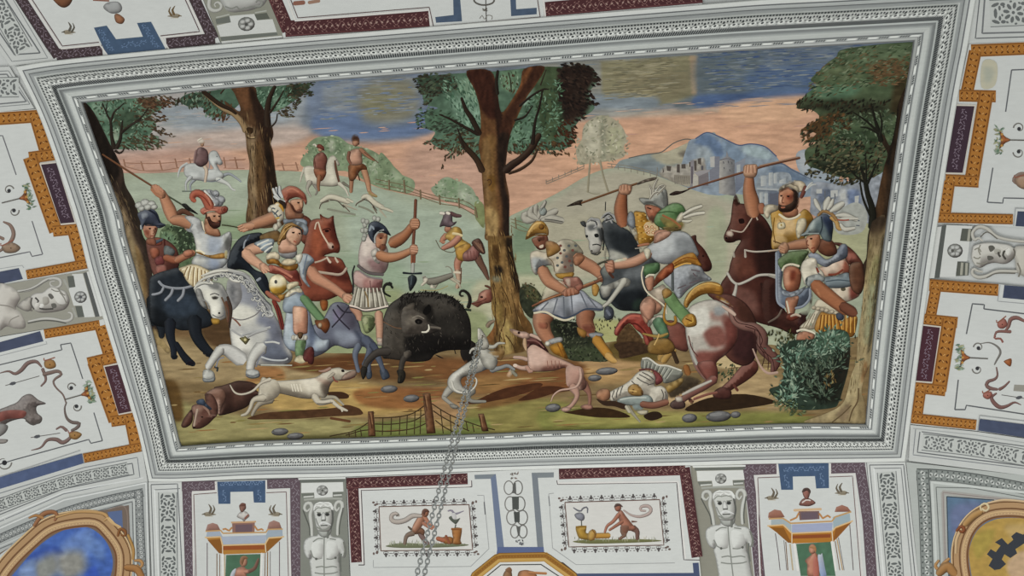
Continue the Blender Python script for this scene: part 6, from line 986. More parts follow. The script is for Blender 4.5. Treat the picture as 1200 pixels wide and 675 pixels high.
with Part('tunic', tr):
    P('9fa4ad', '75,265 140,215 210,185 250,155 310,160 350,190 385,260 390,300 310,320 210,348 150,335 110,300', .55, .3, 12, grid=2, gl=[('8b9098', '260,200 350,200 380,280 300,300', 8), ('b3b8c0', '110,250 220,210 250,260 180,320', 8)])
    P('9aa0ac', '185,440 240,375 330,350 400,360 430,400 470,440 400,455 330,500 280,550 240,500', .45, grid=2, streak=(.14, 3, 3), gl=[('7d8088', '350,370 420,390 440,430 340,440', 6)]); S('5d6468', '240,390 242,500', 3.4, .3)
    for q in ('270,490 320,470', '300,510 350,470', '340,460 400,440', '360,400 380,420', '350,380 400,390'): S('6a5f66', q, 1.4, 0)
    P('b07a30', '235,340 290,300 360,280 395,330 410,360 330,345 260,370 235,385', .5, grid=1.8); S('d0a050', '240,375 310,345 350,345', 1.8, .2); S('8a5420', '250,345 320,310 390,320', 1.4, 0); P('a4502e', '145,420 190,370 240,340 250,380 215,420 170,450 125,485', .5)
    P('567a54', '70,360 100,345 160,340 165,380 140,405 78,420', .5); S('c9c4b4', '85,430 100,412 135,412', 2.4, .3); P('b5826c', '80,435 130,420 125,500 95,500', .5)
with Part('arm', tr):
    O(680, 240, 7.5); S('c4937c', '600,430 500,490 400,520 290,535', [11, 12, 11, 8.5], .6); P('c5ccb8', '300,485 400,465 400,490 300,510', .2); P('b9826c', '215,510 250,490 295,495 300,590 250,600 225,570', .5); fingers(['235,510 285,515', '232,530 285,540', '235,555 280,565'], 'b9846e', 2.2); P('d2cdbb', '555,395 590,378 620,400 615,450 590,480 570,450', .5); S('4a4a40', '150,525 200,505 240,508', [1, 2, 1.4], 0); S('5a3a30', '255,600 290,640', 3, .3)
with Part('leg', tr):
    O(740, 240, 5)
    P('c2b3a4', '105,515 160,480 190,470 215,520 200,580 190,605 150,560', .5); P('bd8a74', '50,590 80,545 120,540 180,600 150,640 110,650 90,700 60,650', .5); S('cfc6b4', '70,360 60,420 90,510 190,590 205,640', 1.8, .3)
    O(740, 340, 4.5); P('c08e7a', '45,85 90,40 130,70 120,130 95,160 60,130', .5); P('c3beb2', '85,175 120,140 160,130 165,148 120,165 95,195', .4); P('62876a', '110,170 158,145 200,235 165,255', .5); S('a3864a', '60,230 140,245 190,230', [2, 4, 3], .3); P('8a6a38', '100,270 190,255 230,310 180,340 90,330', .4, grid=2); S('c9a86a', '120,290 140,250 145,230', 1.4, .2)
    P('6f8f62', '165,40 215,10 260,70 325,145 280,180 240,140', .55, grid=1.8); P('a8824a', '160,5 190,-10 215,20 175,45', .4); P('b5863a', '265,160 300,125 335,135 342,185 290,195', .5); S('6d4a1e', '285,150 320,165', 1.4, 0); S('c9a24c', '320,140 325,165 300,175', 1.2, 0); S('ab7c30', '180,70 172,150 200,180 232,170 230,140', [1.6, 3, 4, 4, 3], .4)
with Part('turban', tr):
    O(740, 240, 5)
    P('5d8055', '132,95 150,50 200,10 250,-10 295,0 318,40 300,75 305,120 270,150 210,145 150,125', .55, grid=1.6, streak=(.12, 3, 3)); P('8a7a48', '170,70 300,90 300,145 230,150 190,120', .3, streak=(.3, 3, 3)); S('a06a48', '180,60 240,90 290,130', 2.4, .2); S('3f5c3a', '150,50 220,40 310,60', 1.2, 0); P('6d5a3a', '180,130 290,135 270,155 200,150', .3)
    P('ccc6b4', '262,85 290,45 315,55 305,90 275,105', .5); S('c9c6bc', '300,60 350,30 410,8', [3, 4.4, 4], .5); S('c9c6bc', '310,75 370,55 425,48', [3, 4.4, 4], .5); S('c5c2b6', '300,95 330,98 352,92', [3, 4, 2.4], .5); P('bd8f7c', '130,225 150,165 225,155 225,180 180,210', .4)
b = Part('bush', FRESCO, 'blue green leafy bush at the lower right of the fresco')
with b:
    O(890, 380, 8)
    P('3b4a41', '190,260 240,180 330,150 500,140 560,90 640,60 760,50 840,100 850,280 830,440 780,620 740,740 680,785 400,805 230,750 90,620 200,560 230,400', grid=2.6, streak=(.2, 5, 5), gl=[('2d3029', '400,400 600,420 800,420 740,720 500,700', 10), ('4f6a5a', '520,80 820,80 800,240 560,260', 8), ('33302a', '700,260 850,240 830,440 760,560', 8)])
    for cx, cy, n in ((640, 130, 90), (740, 180, 70), (560, 260, 80), (430, 240, 70), (330, 320, 70), (420, 400, 80), (560, 420, 70), (300, 480, 60), (680, 380, 60), (480, 560, 80), (330, 620, 80), (600, 640, 70), (240, 250, 40), (240, 680, 50), (760, 330, 40)):
        x0, y0 = cx / 8 + 890, cy / 8 + 380
        leafs(['5f8072', '7d998a', '46594d', '3a4a40', '8a9c8c', '536b5e'] if cy < 300 or cx < 400 else ['4d5f52', '38423a', '6a7c6e', '5d6a5a', '2f3731'], [(x0 + RNG.gauss(0, 8), y0 + RNG.gauss(0, 7)) for _ in range(n)], 7, 1.9, None, 30, (x0, y0 + 6))
    LV(['8a7a52', '6d5a3c'], '600,480 700,430 720,520 620,600', 20, 6, 1.6, -80, 40); LV(['3a3c2a', '5d5c38', '4a4a30'], '80,60 300,60 320,140 240,170 100,120', 34, 5, 2, -80, 40); LV(['4a5a44', '6d7a5a'], '100,640 420,780 400,860 180,820', 60, 6, 1.6, -20, 60)
# ------------------------------------------------------------------ painted compartments round the frame
CLIP = None; MAT[0] = M_BORDER; STEP[0] = 0.00012; O()
WH, LG, MG, DG = 'd0d2ce', 'b4b7b4', '8e9190', '5c5f60'
def BATCH(col, polys):
    """many small convex marks of one colour in one go"""
    V, Fc, k = [], [], 0
    for q in polys:
        V.append(np.asarray(q, float)); Fc.append(list(range(k, k + len(q)))); k += len(q)
    if V: V = np.vstack(V); Part.cur.add(V, Fc, np.tile(srgb(col), (len(V), 1)))
def blob(c, u, v, a, b, n=7):                   # ellipse with half axes a along u and b along v
    t = np.linspace(0, 2 * math.pi, n, endpoint=False); return c + np.cos(t)[:, None] * u * a + np.sin(t)[:, None] * v * b
class Run:
    """a band along a path: at(s, v) = point s px along, v in -0.5..0.5 across (widths a, b at the ends)"""
    def __init__(self, s, a, b=None, smooth=True):
        p = pts(s); self.p = densify(curve(p, False, 6) if smooth and len(p) > 2 else p, 2.0, False); self.a, self.b = a / 1.0, (a if b is None else b) / 1.0
        self.L = np.concatenate([[0], np.cumsum(np.hypot(*np.diff(self.p, axis=0).T))]); self.len = self.L[-1]
    def at(self, s, v):
        x = np.interp(s, self.L, self.p[:, 0]); y = np.interp(s, self.L, self.p[:, 1]); e = min(2.0, self.len / 4)
        s0, s1 = np.clip(s - e, 0, self.len), np.clip(s + e, 0, self.len)
        u = np.array([np.interp(s1, self.L, self.p[:, 0]) - np.interp(s0, self.L, self.p[:, 0]), np.interp(s1, self.L, self.p[:, 1]) - np.interp(s0, self.L, self.p[:, 1])]); u /= max(np.hypot(*u), 1e-6)
        w = self.a + (self.b - self.a) * np.clip(s / self.len, 0, 1); n = np.array([-u[1], u[0]])
        return np.array([x, y]) + n * v * w, u, n, w
    def fill(self, col, v0=-.5, v1=.5):
        k = max(2, int(self.len / 6)); s = np.linspace(0, self.len, k)
        P(col, np.vstack([[self.at(x, v0)[0] for x in s], [self.at(x, v1)[0] for x in s[::-1]]]), smooth=False, grid=6)
    def line(self, col, v, w=.8):
        k = max(2, int(self.len / 5)); S(col, np.array([self.at(x, v)[0] for x in np.linspace(0, self.len, k)]), w, 0, smooth=False)
    def scroll(self, dark, light, unit=None):   # rosettes and leafy curls
        c0 = self.at(0, 0)[3]; unit = (unit or c0 * 2.2) * .86; n = max(1, round(self.len / unit)); un = self.len / n; A, B, C = [], [], []
        for i in range(n):
            c, u, v, w = self.at((i + .5) * un, 0)
            for k in range(8): a = k * math.pi / 4 + .2; A.append(blob(c + (u * math.cos(a) + v * math.sin(a)) * w * .27, u * math.cos(a) + v * math.sin(a), -u * math.sin(a) + v * math.cos(a), w * .13, w * .07))
            for k in range(8): a = k * math.pi / 4 + .6; A.append(blob(c + (u * math.cos(a) + v * math.sin(a)) * w * .43, u * math.cos(a) + v * math.sin(a), -u * math.sin(a) + v * math.cos(a), w * .045, w * .06, 5))
            C.append(blob(c, u, v, w * .07, w * .07)); B.append(blob(c, u, v, w * .14, w * .14))
            for sg in (-1, 1):
                for vv in (-.33, .33): A.append(blob(c + u * sg * un * .22 + v * vv * w, u, v, w * .10, w * .07))
                e, u2, v2, w2 = self.at(np.clip((i + .5) * un + sg * un * .38, 0, self.len), 0)
                A.append(blob(e, u2, v2, w2 * .07, w2 * .2)); 
                for vv in (-.32, .32): A.append(blob(e + v2 * vv * w2, u2 + v2 * vv, v2, w2 * .16, w2 * .07)); A.append(blob(e + v2 * vv * w2 * .6 - u2 * sg * w2 * .16, u2, v2, w2 * .05, w2 * .1))
        BATCH(dark, A + C); 
        for q in B: pass
        BATCH(light, [blob(q.mean(0), np.array([1., 0]), np.array([0, 1.]), c0 * .09, c0 * .09) for q in B]); BATCH(dark, C)
    def dashes(self, col, rows=(-.22, .22), step=None, a=.14, b=.07, diamond=True):
        A = []; w0 = self.at(0, 0)[3]; step = step or w0 * .42; n = max(1, int(self.len / step))
        for i in range(n):
            for r in rows:
                c, u, v, w = self.at((i + .5) * self.len / n, r); sg = 1 if (i % 2) ^ (r > 0) else -1
                d = u + v * sg * .9; d /= np.hypot(*d); A.append(blob(c, d, np.array([-d[1], d[0]]), w * a, w * b, 5))
            if diamond and i % 2 == 0: c, u, v, w = self.at((i + .5) * self.len / n, 0); A.append(blob(c, u, v, w * .11, w * .11, 4))
        BATCH(col, A)
    def curls(self, col, step=None, amp=.26, wd=.8):
        w0 = self.at(0, 0)[3]; step = (step or w0 * .6) * 2.2; n = max(1, round(self.len / step)); un = self.len / n; A = []
        for i in range(n):
            q = [self.at((i + f) * un, amp * math.sin(f * 6.283))[0] for f in np.linspace(0, 1, 9)]
            for a, b in zip(q[:-1], q[1:]):
                d = b - a; L = np.hypot(*d); d = d / max(L, 1e-6); A.append(blob((a + b) / 2, d, np.array([-d[1], d[0]]), L * .56, wd * .45, 5))
            for f, v_ in ((.25, -.12), (.75, .12), (.08, .3), (.42, .32), (.58, -.3), (.92, -.32)):
                c, u, v, w = self.at((i + f) * un, v_); d = u + v * (.8 if v_ > 0 else -.8); d /= np.hypot(*d); A.append(blob(c, d, np.array([-d[1], d[0]]), min(un * .1, w * .14), wd * .6, 5))
        BATCH(col, A)
def orange(q, runs):
    with Part('scroll_band', q):
        for r in runs:
            R = Run(r[0], r[1], r[2] if len(r) > 2 else None, smooth=False); R.fill('9a6630'); R.fill('ab7335', -.36, .36)
            R.line('7d4f24', -.42, .7); R.line('7d4f24', .42, .7); R.dashes('5c3517', (-.22, .0, .22), a=.13, b=.065); R.dashes('d09a58', (0.0,), a=.12, b=.05, diamond=False)
def plaque(q, s, c='40303a', mark='8f7f8c', run=None, w=10, name='dark_plaque'):
    with Part(name, q):
        p = pts(s); m = p.mean(0); P('cfc8bc', m + (p - m) * np.array([1.10, 1.05]), smooth=False); P(c, p, smooth=False)
        if run: R = Run(run, w, smooth=False); R.curls(mark, 5, .3, .7); R.dashes(mark, (-.2, .2), 6, .08, .05, False)
def ground(q, s, col=WH, smooth=False):
    with Part('ground', q): P(col, s, smooth=smooth, grid=6)
def panel(name, label, at, s, cat='panel', group=None, col=WH, smooth=False):
    t = Thing(name, label, cat, at, group); ground(t, s, col, smooth); return t
def lines(q, specs, name='painted_line'):
    with Part(name, q):
        for s, c, w in specs: S(c, s, w, 0, smooth=False)
def bird(q, x, y, sx=1.0, c='6a6152'):
    with Part('bird', q):
        f = lambda s: ' '.join(f'{x + float(a.split(",")[0]) * sx},{y + float(a.split(",")[1])}' for a in s.split())
        P('8d8370', f('-7,3 -3,1 2,2 8,4 3,5 -4,6'), .3); S(c, f('0,2 2,-3 -1,-8'), [3, 2.6, .8], .2); S(c, f('3,3 6,-2 4,-7'), [2.6, 2, .6], .2); S(c, f('-5,3 -9,4'), [2, .8], 0); S('b9b09c', f('-5,6 4,6'), .8, 0)
def vase(q, x, y, a, k=1.0):
    """sideways flower basket with green leaves: x, y the mouth, a the direction the flowers point"""
    with Part('flower_basket', q):
        u = np.array([math.cos(math.radians(a)), math.sin(math.radians(a))]); v = np.array([-u[1], u[0]]); c = np.array([x, y]); g = lambda s, t: c + (u * s + v * t) * k
        leafs(['6d8068', '8fa08c', '56705c', '9a9a78'], [g(RNG.uniform(0, 9), RNG.uniform(-17, 17)) for _ in range(44)], 6, 2.2, a, 60)
        P('a8643a', np.array([g(4, -11), g(-3, -4), g(-9, -1), g(-9, 1), g(-3, 4), g(4, 11), g(2, 0)]), .4); S('5f5a54', np.array([g(-9, 0), g(-34, 0)]), 1.2, 0); BATCH('b98a4a', [blob(g(1, t), u, v, 1.6, 1.6) for t in (-7, 0, 7)])
        for sg in (-1, 1):
            t = np.linspace(0, 5.2, 16); S('77746e', np.array([g(-20 + 7 * math.cos(a_) * (1 - a_ / 9), sg * (15 + 7 * math.sin(a_) * (1 - a_ / 9))) for a_ in t]), [1.8, .8], 0, smooth=False); BATCH('3a3a3c', [blob(g(-20, sg * 14), u, v, 2.4, 2.4)])
def dragon(q, tail, head, leg, lance=None, c='7d6660', hc='a07848'):
    with Part('dragon', q):
        if lance: S('6f6c68', lance, [1, 1.4, 1], 0); m = pts(lance); BATCH('55565a', [blob(m[0] + (m[-1] - m[0]) * .22, np.array([1., -.25]), np.array([.25, 1.]), 4, 2)])
        S(c, tail, [1, 2.4, 3.6, 4.8, 5, 4, 2], .5); S(c, leg, [4, 3, 2], .4); p = pts(head)
        P(hc, p, .4); S('8f5a48', np.array([p[0] + (-1, -3), p[0], p[1] + (2, -3)]), 1.4, 0); BATCH('3a2a24', [blob(p.mean(0), np.array([1., 0]), np.array([0, 1.]), .8, .8)])
# ------------------------------------------------------------------ left flank
O()
def strip_panel(name, label, at, poly, nests, run, w, w2=None, dark=MG, unit=None, lead=True):
    t = Thing(name, label, 'panel', at)
    ground(t, poly, 'c9cbc7')
    with Part('moulding_line', t):
        for s, c, ww in nests: S(c, s, ww, 0, smooth=False)
    with Part('scrollwork', t): R = Run(run, w, w2); R.fill('c3c6c1'); R.line('777a79', -.5, 1); R.line('777a79', .5, 1); R.scroll('6c6f6e', 'd8dad5', unit)
    return t
strip_panel('ornament_panel', 'white panel of grey scrollwork above the orange bordered panel at upper left', (5, 105), '-70,82 11,78 40,127 -70,138', [('-70,87 10,83 35,122 -70,131', '8b8e8d', 1), ('-70,90 8,87 31,119 -70,128', '77797a', 1.6)], '-70,104 22,102', 23)
A = panel('grotesque_panel', 'white grotesque panel with orange stepped border at upper left', (30, 230), '-70,136 42,128 54,150 64,186 89,261 104,317 0,334 -70,346')
orange(A, [('-70,144 46,136', 15), ('42,136 56,184', 16), ('34,185 64,181', 14), ('35,184 66,271', 17), ('62,271 92,268', 13), ('86,269 97,311', 15), ('31,322 103,309', 11)])
plaque(A, '48,193 66,191 87.5,260.5 71,262', run='58,196 78,256')
with Part('blue_plaque', A): P('4a5166', '-70,332 22,314 27,327 0,333 -70,347', smooth=False, streak=(.1, 4, 4))
lines(A, [('-70,160 3,159 19,205', '6f6f72', 1.4), ('37.5,259 50,298 37.5,300.5 35,295 0,302 -70,314', '6f6f72', 1.4), ('-70,325 26,311 28,314', '9d9fa0', .7)])
vase(A, 30, 231, -14, .85)
dragon(A, '-20,300 -8,298 3,292 12,284 16,274 12,264 4,260', '2,288 14,284 24,290 18,296 6,296', '4,280 -4,276 -10,272', c='8a7468', hc='98806a')
def herm(name, label, at, poly, bgc, parts_fn):
    t = Thing(name, label, 'herm', at); ground(t, poly, bgc); parts_fn(t); return t
def marble(t, name, shapes):
    with Part(name, t):
        for s in shapes: s()
def left_herm(t):
    O(0, 305, 8)
    with Part('capital', t):
        P('d2d3cf', '675,130 775,125 890,530 790,535 770,425 690,425 640,260 705,250', smooth=False); P('5c5e5c', '780,120 812,112 935,525 895,532', smooth=False); P('d6d7d3', '812,108 850,100 975,520 935,526', smooth=False)
        for q in ('630,150 690,145 708,250 648,258', '705,430 765,428 792,530 730,536'): P('62655f', q, smooth=False); 
        P('a5a59c', '585,180 610,175 650,265 640,280', smooth=False); P('a5a59c', '670,445 690,440 725,530 705,535', smooth=False)
    with Part('rosette', t):
        E('8a8a86', 755, 345, 7.5, 7, .5)
        for k in range(6): a = k * 1.047; E('c9cac6', 755 + 32 * math.cos(a), 345 + 30 * math.sin(a), 2.6, 2.4, .5)
        E('55565a', 757, 345, 1.6)
    with Part('scroll_bracket', t): S('c2c0b8', '170,290 260,280 350,240 420,190 500,168 560,185 568,230 530,255 480,240 470,205 510,195', [3, 4, 4, 4, 4, 4, 3.4, 2.6, 2, 1.6], .4); S('6f6e68', '180,300 300,270 400,215 460,180', 1, 0)
    with Part('scroll_bracket', t): S('c2c0b8', '270,575 400,550 500,552 600,572 670,550 672,500 640,490', [3, 4, 4, 4, 4, 3, 2], .4); S('5f5e58', '260,590 400,565 520,570 620,590', 1.6, 0)
    with Part('torso', t):
        P('c9c4ba', '-20,245 80,240 150,280 190,350 170,400 150,450 200,500 240,590 225,640 140,640 60,620 -20,640', .5, rim=.2); S('8d887f', '0,420 80,430 150,460', 1.4, 0); S('8d887f', '80,620 100,560 180,520', 1.2, 0); S('77736b', '170,420 230,450 300,470', [3, 3, 2], .3); P('b9b4aa', '160,420 280,340 300,440 260,480 180,450', .4)
    with Part('head', t):
        P('c6c3ba', '285,350 330,310 400,300 450,260 500,245 560,270 620,300 652,380 620,450 560,475 470,490 370,490 310,450', .6, rim=.3, grid=1.6); P('d6d4cc', '480,270 600,310 620,400 540,400', .2)
        for q in ('480,270 520,290 560,290', '540,260 580,310 610,330', '560,300 600,350 620,400', '560,420 600,420 630,400'): S('8b887f', q, 1.4, 0)
        P('66645e', '450,325 475,312 505,345 480,365', 0); P('66645e', '480,410 520,405 530,440 495,450', 0); P('aaa69c', '400,350 450,345 460,400 410,420', .3); S('4d4b47', '370,450 420,460 500,455', 2, 0); S('4d4b47', '330,350 360,380 350,400', 2, 0); E('e0ded6', 390, 428, 3, 2.6, .3); E('d6d3ca', 350, 420, 3, 3, .3); S('5d5a54', '300,350 290,410 320,460', 1.6, 0)
herm('painted_herm', 'grisaille bearded herm lying sideways between the two orange panels at left', (60, 350), '-70,347 0,334 104,317 122,374 0,394 -70,408', '9b998d', left_herm)
O(); A = panel('grotesque_panel', 'white grotesque panel with dragons and orange border at lower left', (70, 460), '-70,409 0,395 122,374 139,428 155,484 167,529 100,543 0,573 -70,600')
orange(A, [('52,391.5 117,380.5', 11), ('118,382 130,421', 15), ('103,426 137,418', 14), ('111,424 136,493', 18), ('130,494 158,490', 13), ('153,490 160,526', 15), ('98,537 165,524', 11)])
plaque(A, '122.5,430 139,427 154,482 139,485', '4a2f36', run='132,432 146,480')
with Part('blue_plaque', A): P('4a5166', '-70,420 47,388 51,400 0,413 -70,433', smooth=False, streak=(.1, 4, 4))
with Part('blue_plaque', A): P('5a6684', '-70,588 0,559 96,531.5 98,543 0,573 -70,602', smooth=False, streak=(.1, 4, 4), to='4f5c7c', ang=0)
lines(A, [('-70,450 0,427.5 72.5,410 71,404 83,402 97,444', '626466', 1.4), ('110,483.5 120,516.5 106.5,519.5 104,515 16,539 -70,566', '626466', 1.4), ('54,400 55,403 0,417', '9d9fa0', .7), ('-70,582 94,528', '9d9fa0', .7)])
O(0, 380, 8); dragon(A, '-10,460 80,440 140,465 200,430 260,365 340,350 390,400', '420,340 500,335 525,395 470,420 420,400', '400,420 430,520 385,580', '50,575 370,485')
with Part('scroll_stem', A):
    S('7d6a62', '410,470 470,455 540,440 575,470 520,510 500,545 530,600 590,660 620,740', [4.6, 4.6, 4, 3.4, 2.8, 2.4, 2, 2, 1.6], .4)
O(); vase(A, 102, 461, -16, .8)
O(0, 455, 6.667); dragon(A, '245,485 320,462 370,405 440,400 490,425 545,390 570,340', '540,350 590,335 640,360 600,400 550,390', '520,330 480,300 440,320', '240,385 470,350')
with Part('scroll_stem', A): S('6f625c', '520,110 505,160 520,230 560,265 620,275 600,310 560,330', [1.6, 2, 3, 4, 4, 4, 3], .4); t_ = np.linspace(0, 5, 14); S('77746e', np.array([(30 + 62 * math.cos(a) * (1 - a / 9), 580 + 62 * math.sin(a) * (1 - a / 9)) for a in t_]) / 6.667 + (0, 455), [1.8, .8], 0, smooth=False); E('2f2f32', 35, 582, 3)
with Part('winged_beast', A):
    P('7a716c', '-30,190 60,140 130,110 180,60 240,45 300,90 360,120 290,140 290,190 330,230 310,275 230,280 190,240 130,245 60,270 -30,330', .5, grid=1.8, streak=(.2, 2, 2)); P('7d4a42', '-30,200 80,170 200,180 180,230 60,240 -30,270', .3, streak=(.2, 2, 2)); S('55504c', '200,250 260,285 320,250', 2, 0); P('8d8a86', '-30,280 60,290 40,350 -30,380', .4); P('9a948e', '-30,400 60,400 40,430 -30,430', .4)
O(); strip_panel('ornament_panel', 'curved white strip of grey scrollwork above the blue medallion at lower left', (80, 565), '-70,604 0,573 98,543 167,529 173,564 75,583 0,616 -70,650', [('-70,609 0,578 98,548 161,536 164,560 74,579 0,611 -70,645', '85888a', 1.1), ('-70,615 0,584 100,553 155,543 157,556 74,573 0,603 -70,636', '6c6f70', 1.2), ('-70,640 0,608 74,577 168,560', 'dcdedb', 1.4)], '-70,623 0,592 80,564 150,549', 14, unit=24)
# ------------------------------------------------------------------ right flank
strip_panel('ornament_panel', 'white panel of grey scrollwork at the upper right corner', (1175, 20), '1146,-30 1270,-36 1270,46 1135,51', [('1151,-30 1143,45 1270,41', '6d6f70', 1.4), ('1156,-30 1151,39 1270,36', '77797a', 2)], '1160,16 1270,11', 31, unit=52)
A = panel('grotesque_panel', 'white grotesque panel with orange stepped border at upper right', (1160, 160), '1135.5,51.5 1270,46 1270,270 1190,266 1098,261 1108,203 1121,122')
orange(A, [('1138,59.5 1270,54', 15), ('1143,60 1132,114', 15), ('1124,112 1167,113', 14), ('1156,108 1138,216', 17), ('1108,211 1147,213', 14), ('1112,212 1106,256', 15), ('1099,255 1187,257', 12)])
plaque(A, '1120,124 1142,124.5 1128,202.5 1107.5,202', run='1131,128 1118,198')
with Part('blue_plaque', A): P('434a5e', '1192.5,247.5 1270,250 1270,270 1190,265', smooth=False, streak=(.1, 4, 4))
lines(A, [('1270,79 1185.5,82 1178.5,131', '66686a', 1.6), ('1163.5,196.5 1157,237 1175,238 1176,232 1270,234', '66686a', 1.6), ('1188,265 1190,244 1270,247', '9d9fa0', .8)])
with Part('damp_stain', A, 'yellowish damp stain'): P('c2bda6', '1152,72 1168,74 1166,100 1150,102', gl=[('aeb0a0', '1154,80 1164,82 1162,96 1154,96', 5)])
vase(A, 1175, 164, 181, .95)
dragon(A, '1240,220 1222,222 1208,212 1200,204 1192,206 1188,212 1196,218', '1190,208 1204,206 1214,212 1204,222 1192,218', '1200,214 1208,222 1216,226', c='8a7468', hc='a58870')
O(); A = panel('grotesque_panel', 'white grotesque panel with red dragons and orange border at lower right', (1150, 430), '1089,327 1170,333 1270,343 1270,522 1145,505 1067,497 1072,447 1081,380')
orange(A, [('1089,334 1170,340', 14), ('1097,336 1090,374', 13), ('1082,374 1122,378', 13), ('1113,374 1100,458', 18), ('1072,454 1108,458', 13), ('1079,456 1074,492', 13), ('1068,490 1144,498', 12)])
plaque(A, '1080.5,381.5 1101.5,384 1092,447.5 1072,446', '4a2c34', run='1091,386 1082,444')
with Part('blue_plaque', A): P('434a5e', '1177,334 1270,342 1270,358 1175,349', smooth=False, streak=(.1, 4, 4))
with Part('blue_plaque', A): P('4a5268', '1148.5,491 1270,506 1270,523 1145.5,504.5', smooth=False, streak=(.1, 4, 4))
lines(A, [('1132.5,391.5 1139.5,356 1153.5,357 1153,362 1270,376', '5f6163', 1.6), ('1123,445 1119,480 1131,480 1132.5,475 1270,496', '5f6163', 1.6), ('1172,334 1169,353 1270,362', '9d9fa0', .8), ('1146,505 1148,487 1270,502', '9d9fa0', .8)])
vase(A, 1129, 419, 183, .85)
O(1060, 350, 8.54); dragon(A, '1290,320 1240,250 1180,215 1120,190 1060,210 1040,280 1000,330', '930,240 1000,200 1030,260 990,300 940,290', '1060,330 930,330 900,380', c='866058', hc='a5685c')
with Part('scroll_stem', A): S('77746e', '760,450 850,440 930,480 960,540 920,620 900,660', [1, 1.6, 2.4, 2.8, 2.2, 1.6], .3); P('a8643a', '1000,620 1070,600 1060,680 1000,640', .4); S('8a5a50', '910,370 900,400 960,400 985,440', 2.4, .4)
O(1060, 420, 8.54); dragon(A, '1165,465 1100,440 1030,475 960,490 900,450 870,390 920,350', '790,350 860,330 880,370 840,410 790,390', '950,310 1000,280 1050,230', '1196,400 970,365', c='7d5c56', hc='a86a5c')
with Part('scroll_stem', A): S('7d605a', '920,90 930,170 900,210 840,230 820,270 860,300 930,310', [1.6, 2.4, 3.4, 4, 4.4, 4.4, 3], .4)
def right_herm(t):
    O(1060, 280, 8.54)
    with Part('capital', t):
        P('d4d5d0', '410,-140 680,-130 650,30 640,130 625,225 530,225 510,380 350,380', smooth=False); P('5b5e5a', '375,-130 420,-140 350,390 300,392', smooth=False); P('d2d3ce', '325,-120 372,-125 298,392 250,394', smooth=False)
        for q in ('530,230 650,240 640,365 515,372', '575,-105 690,-100 672,25 555,20'): P('5c5e56', q, smooth=False); 
        for q in ('565,235 590,238 580,362 555,362', '610,240 635,242 628,362 605,364', '640,-100 665,-98 650,22 625,20'): P('a8a698', q, smooth=False)
    with Part('rosette', t): E('85857e', 505, 118, 9.2, 8.4, .5); [E('c9cac4', 505 + 40 * math.cos(k * 1.047), 118 + 36 * math.sin(k * 1.047), 3.2, 2.8, .5) for k in range(6)]; E('5a5a55', 480, 118, 1.8)
    with Part('scroll_bracket', t): S('c3c0b5', '780,330 730,320 690,300 680,350 740,385 830,370 930,325 1110,325 1300,330', [2, 3, 4, 4, 4.6, 4.6, 4, 3.6, 3.6], .4); S('6a675e', '820,390 920,345 1110,345', 1.4, 0)
    with Part('scroll_bracket', t): S('c3c0b5', '780,20 740,-10 700,10 680,-60 740,-120 830,-100 930,-20 1110,20 1300,30', [2, 3, 4, 4, 4.6, 4.6, 4, 3.6, 3.6], .4); S('6a675e', '760,-20 830,-70 930,0', 1.4, 0)
    with Part('torso', t): P('c4bfb2', '1100,90 1200,70 1320,80 1320,420 1200,380 1130,330 1110,240', .5, rim=.2); S('807b70', '1130,240 1160,320 1140,380', 2, 0)
    with Part('head', t):
        P('c9c6bc', '690,70 760,45 850,35 960,45 1060,65 1112,125 1090,200 1010,250 900,240 830,255 760,290 700,260 668,190 675,120', .6, rim=.3, grid=1.6)
        for q in ('700,110 740,90 765,130', '690,180 730,200 760,180', '720,240 780,250 830,230', '760,60 740,110 760,160'): S('8b887c', q, 1.5, 0)
        P('5f5d56', '840,75 880,65 905,95 860,130', 0); P('5f5d56', '830,170 880,175 890,200 840,215', 0); P('aaa79c', '900,100 960,110 955,150 905,150', .3); S('4a4842', '940,130 945,165 960,180', 2.4, 0); S('4a4842', '1000,120 985,160 1010,200', 2.6, 0); E('dddbd2', 1040, 130, 3.2, 4.4, .3); S('6a665c', '1090,100 1105,150 1070,210', 1.6, 0); S('d8d5cb', '960,80 990,110 1030,90', 2, .3)
herm('painted_herm', 'grisaille bearded herm lying sideways between the two orange panels at right', (1140, 298), '1098,262 1190,266 1270,271 1270,342 1170,332 1089,326', '97948a', right_herm)
O(); strip_panel('ornament_panel', 'curved white strip of grey scrollwork above the tan medallion at lower right', (1130, 525), '1067,498 1145,506 1270,524 1270,572 1200,557 1065,540', [('1073,503 1070,533 1200,549 1270,562', '85888a', 1.1), ('1070,502 1145,510 1270,530', 'a9acaa', 1), ('1078,506 1075,530 1200,546 1270,559', '6c6f70', 1.4), ('1080,506 1200,523 1270,534', '6c6f70', 1.2)], '1081,518 1140,525 1200,536 1270,549', 19, unit=45)
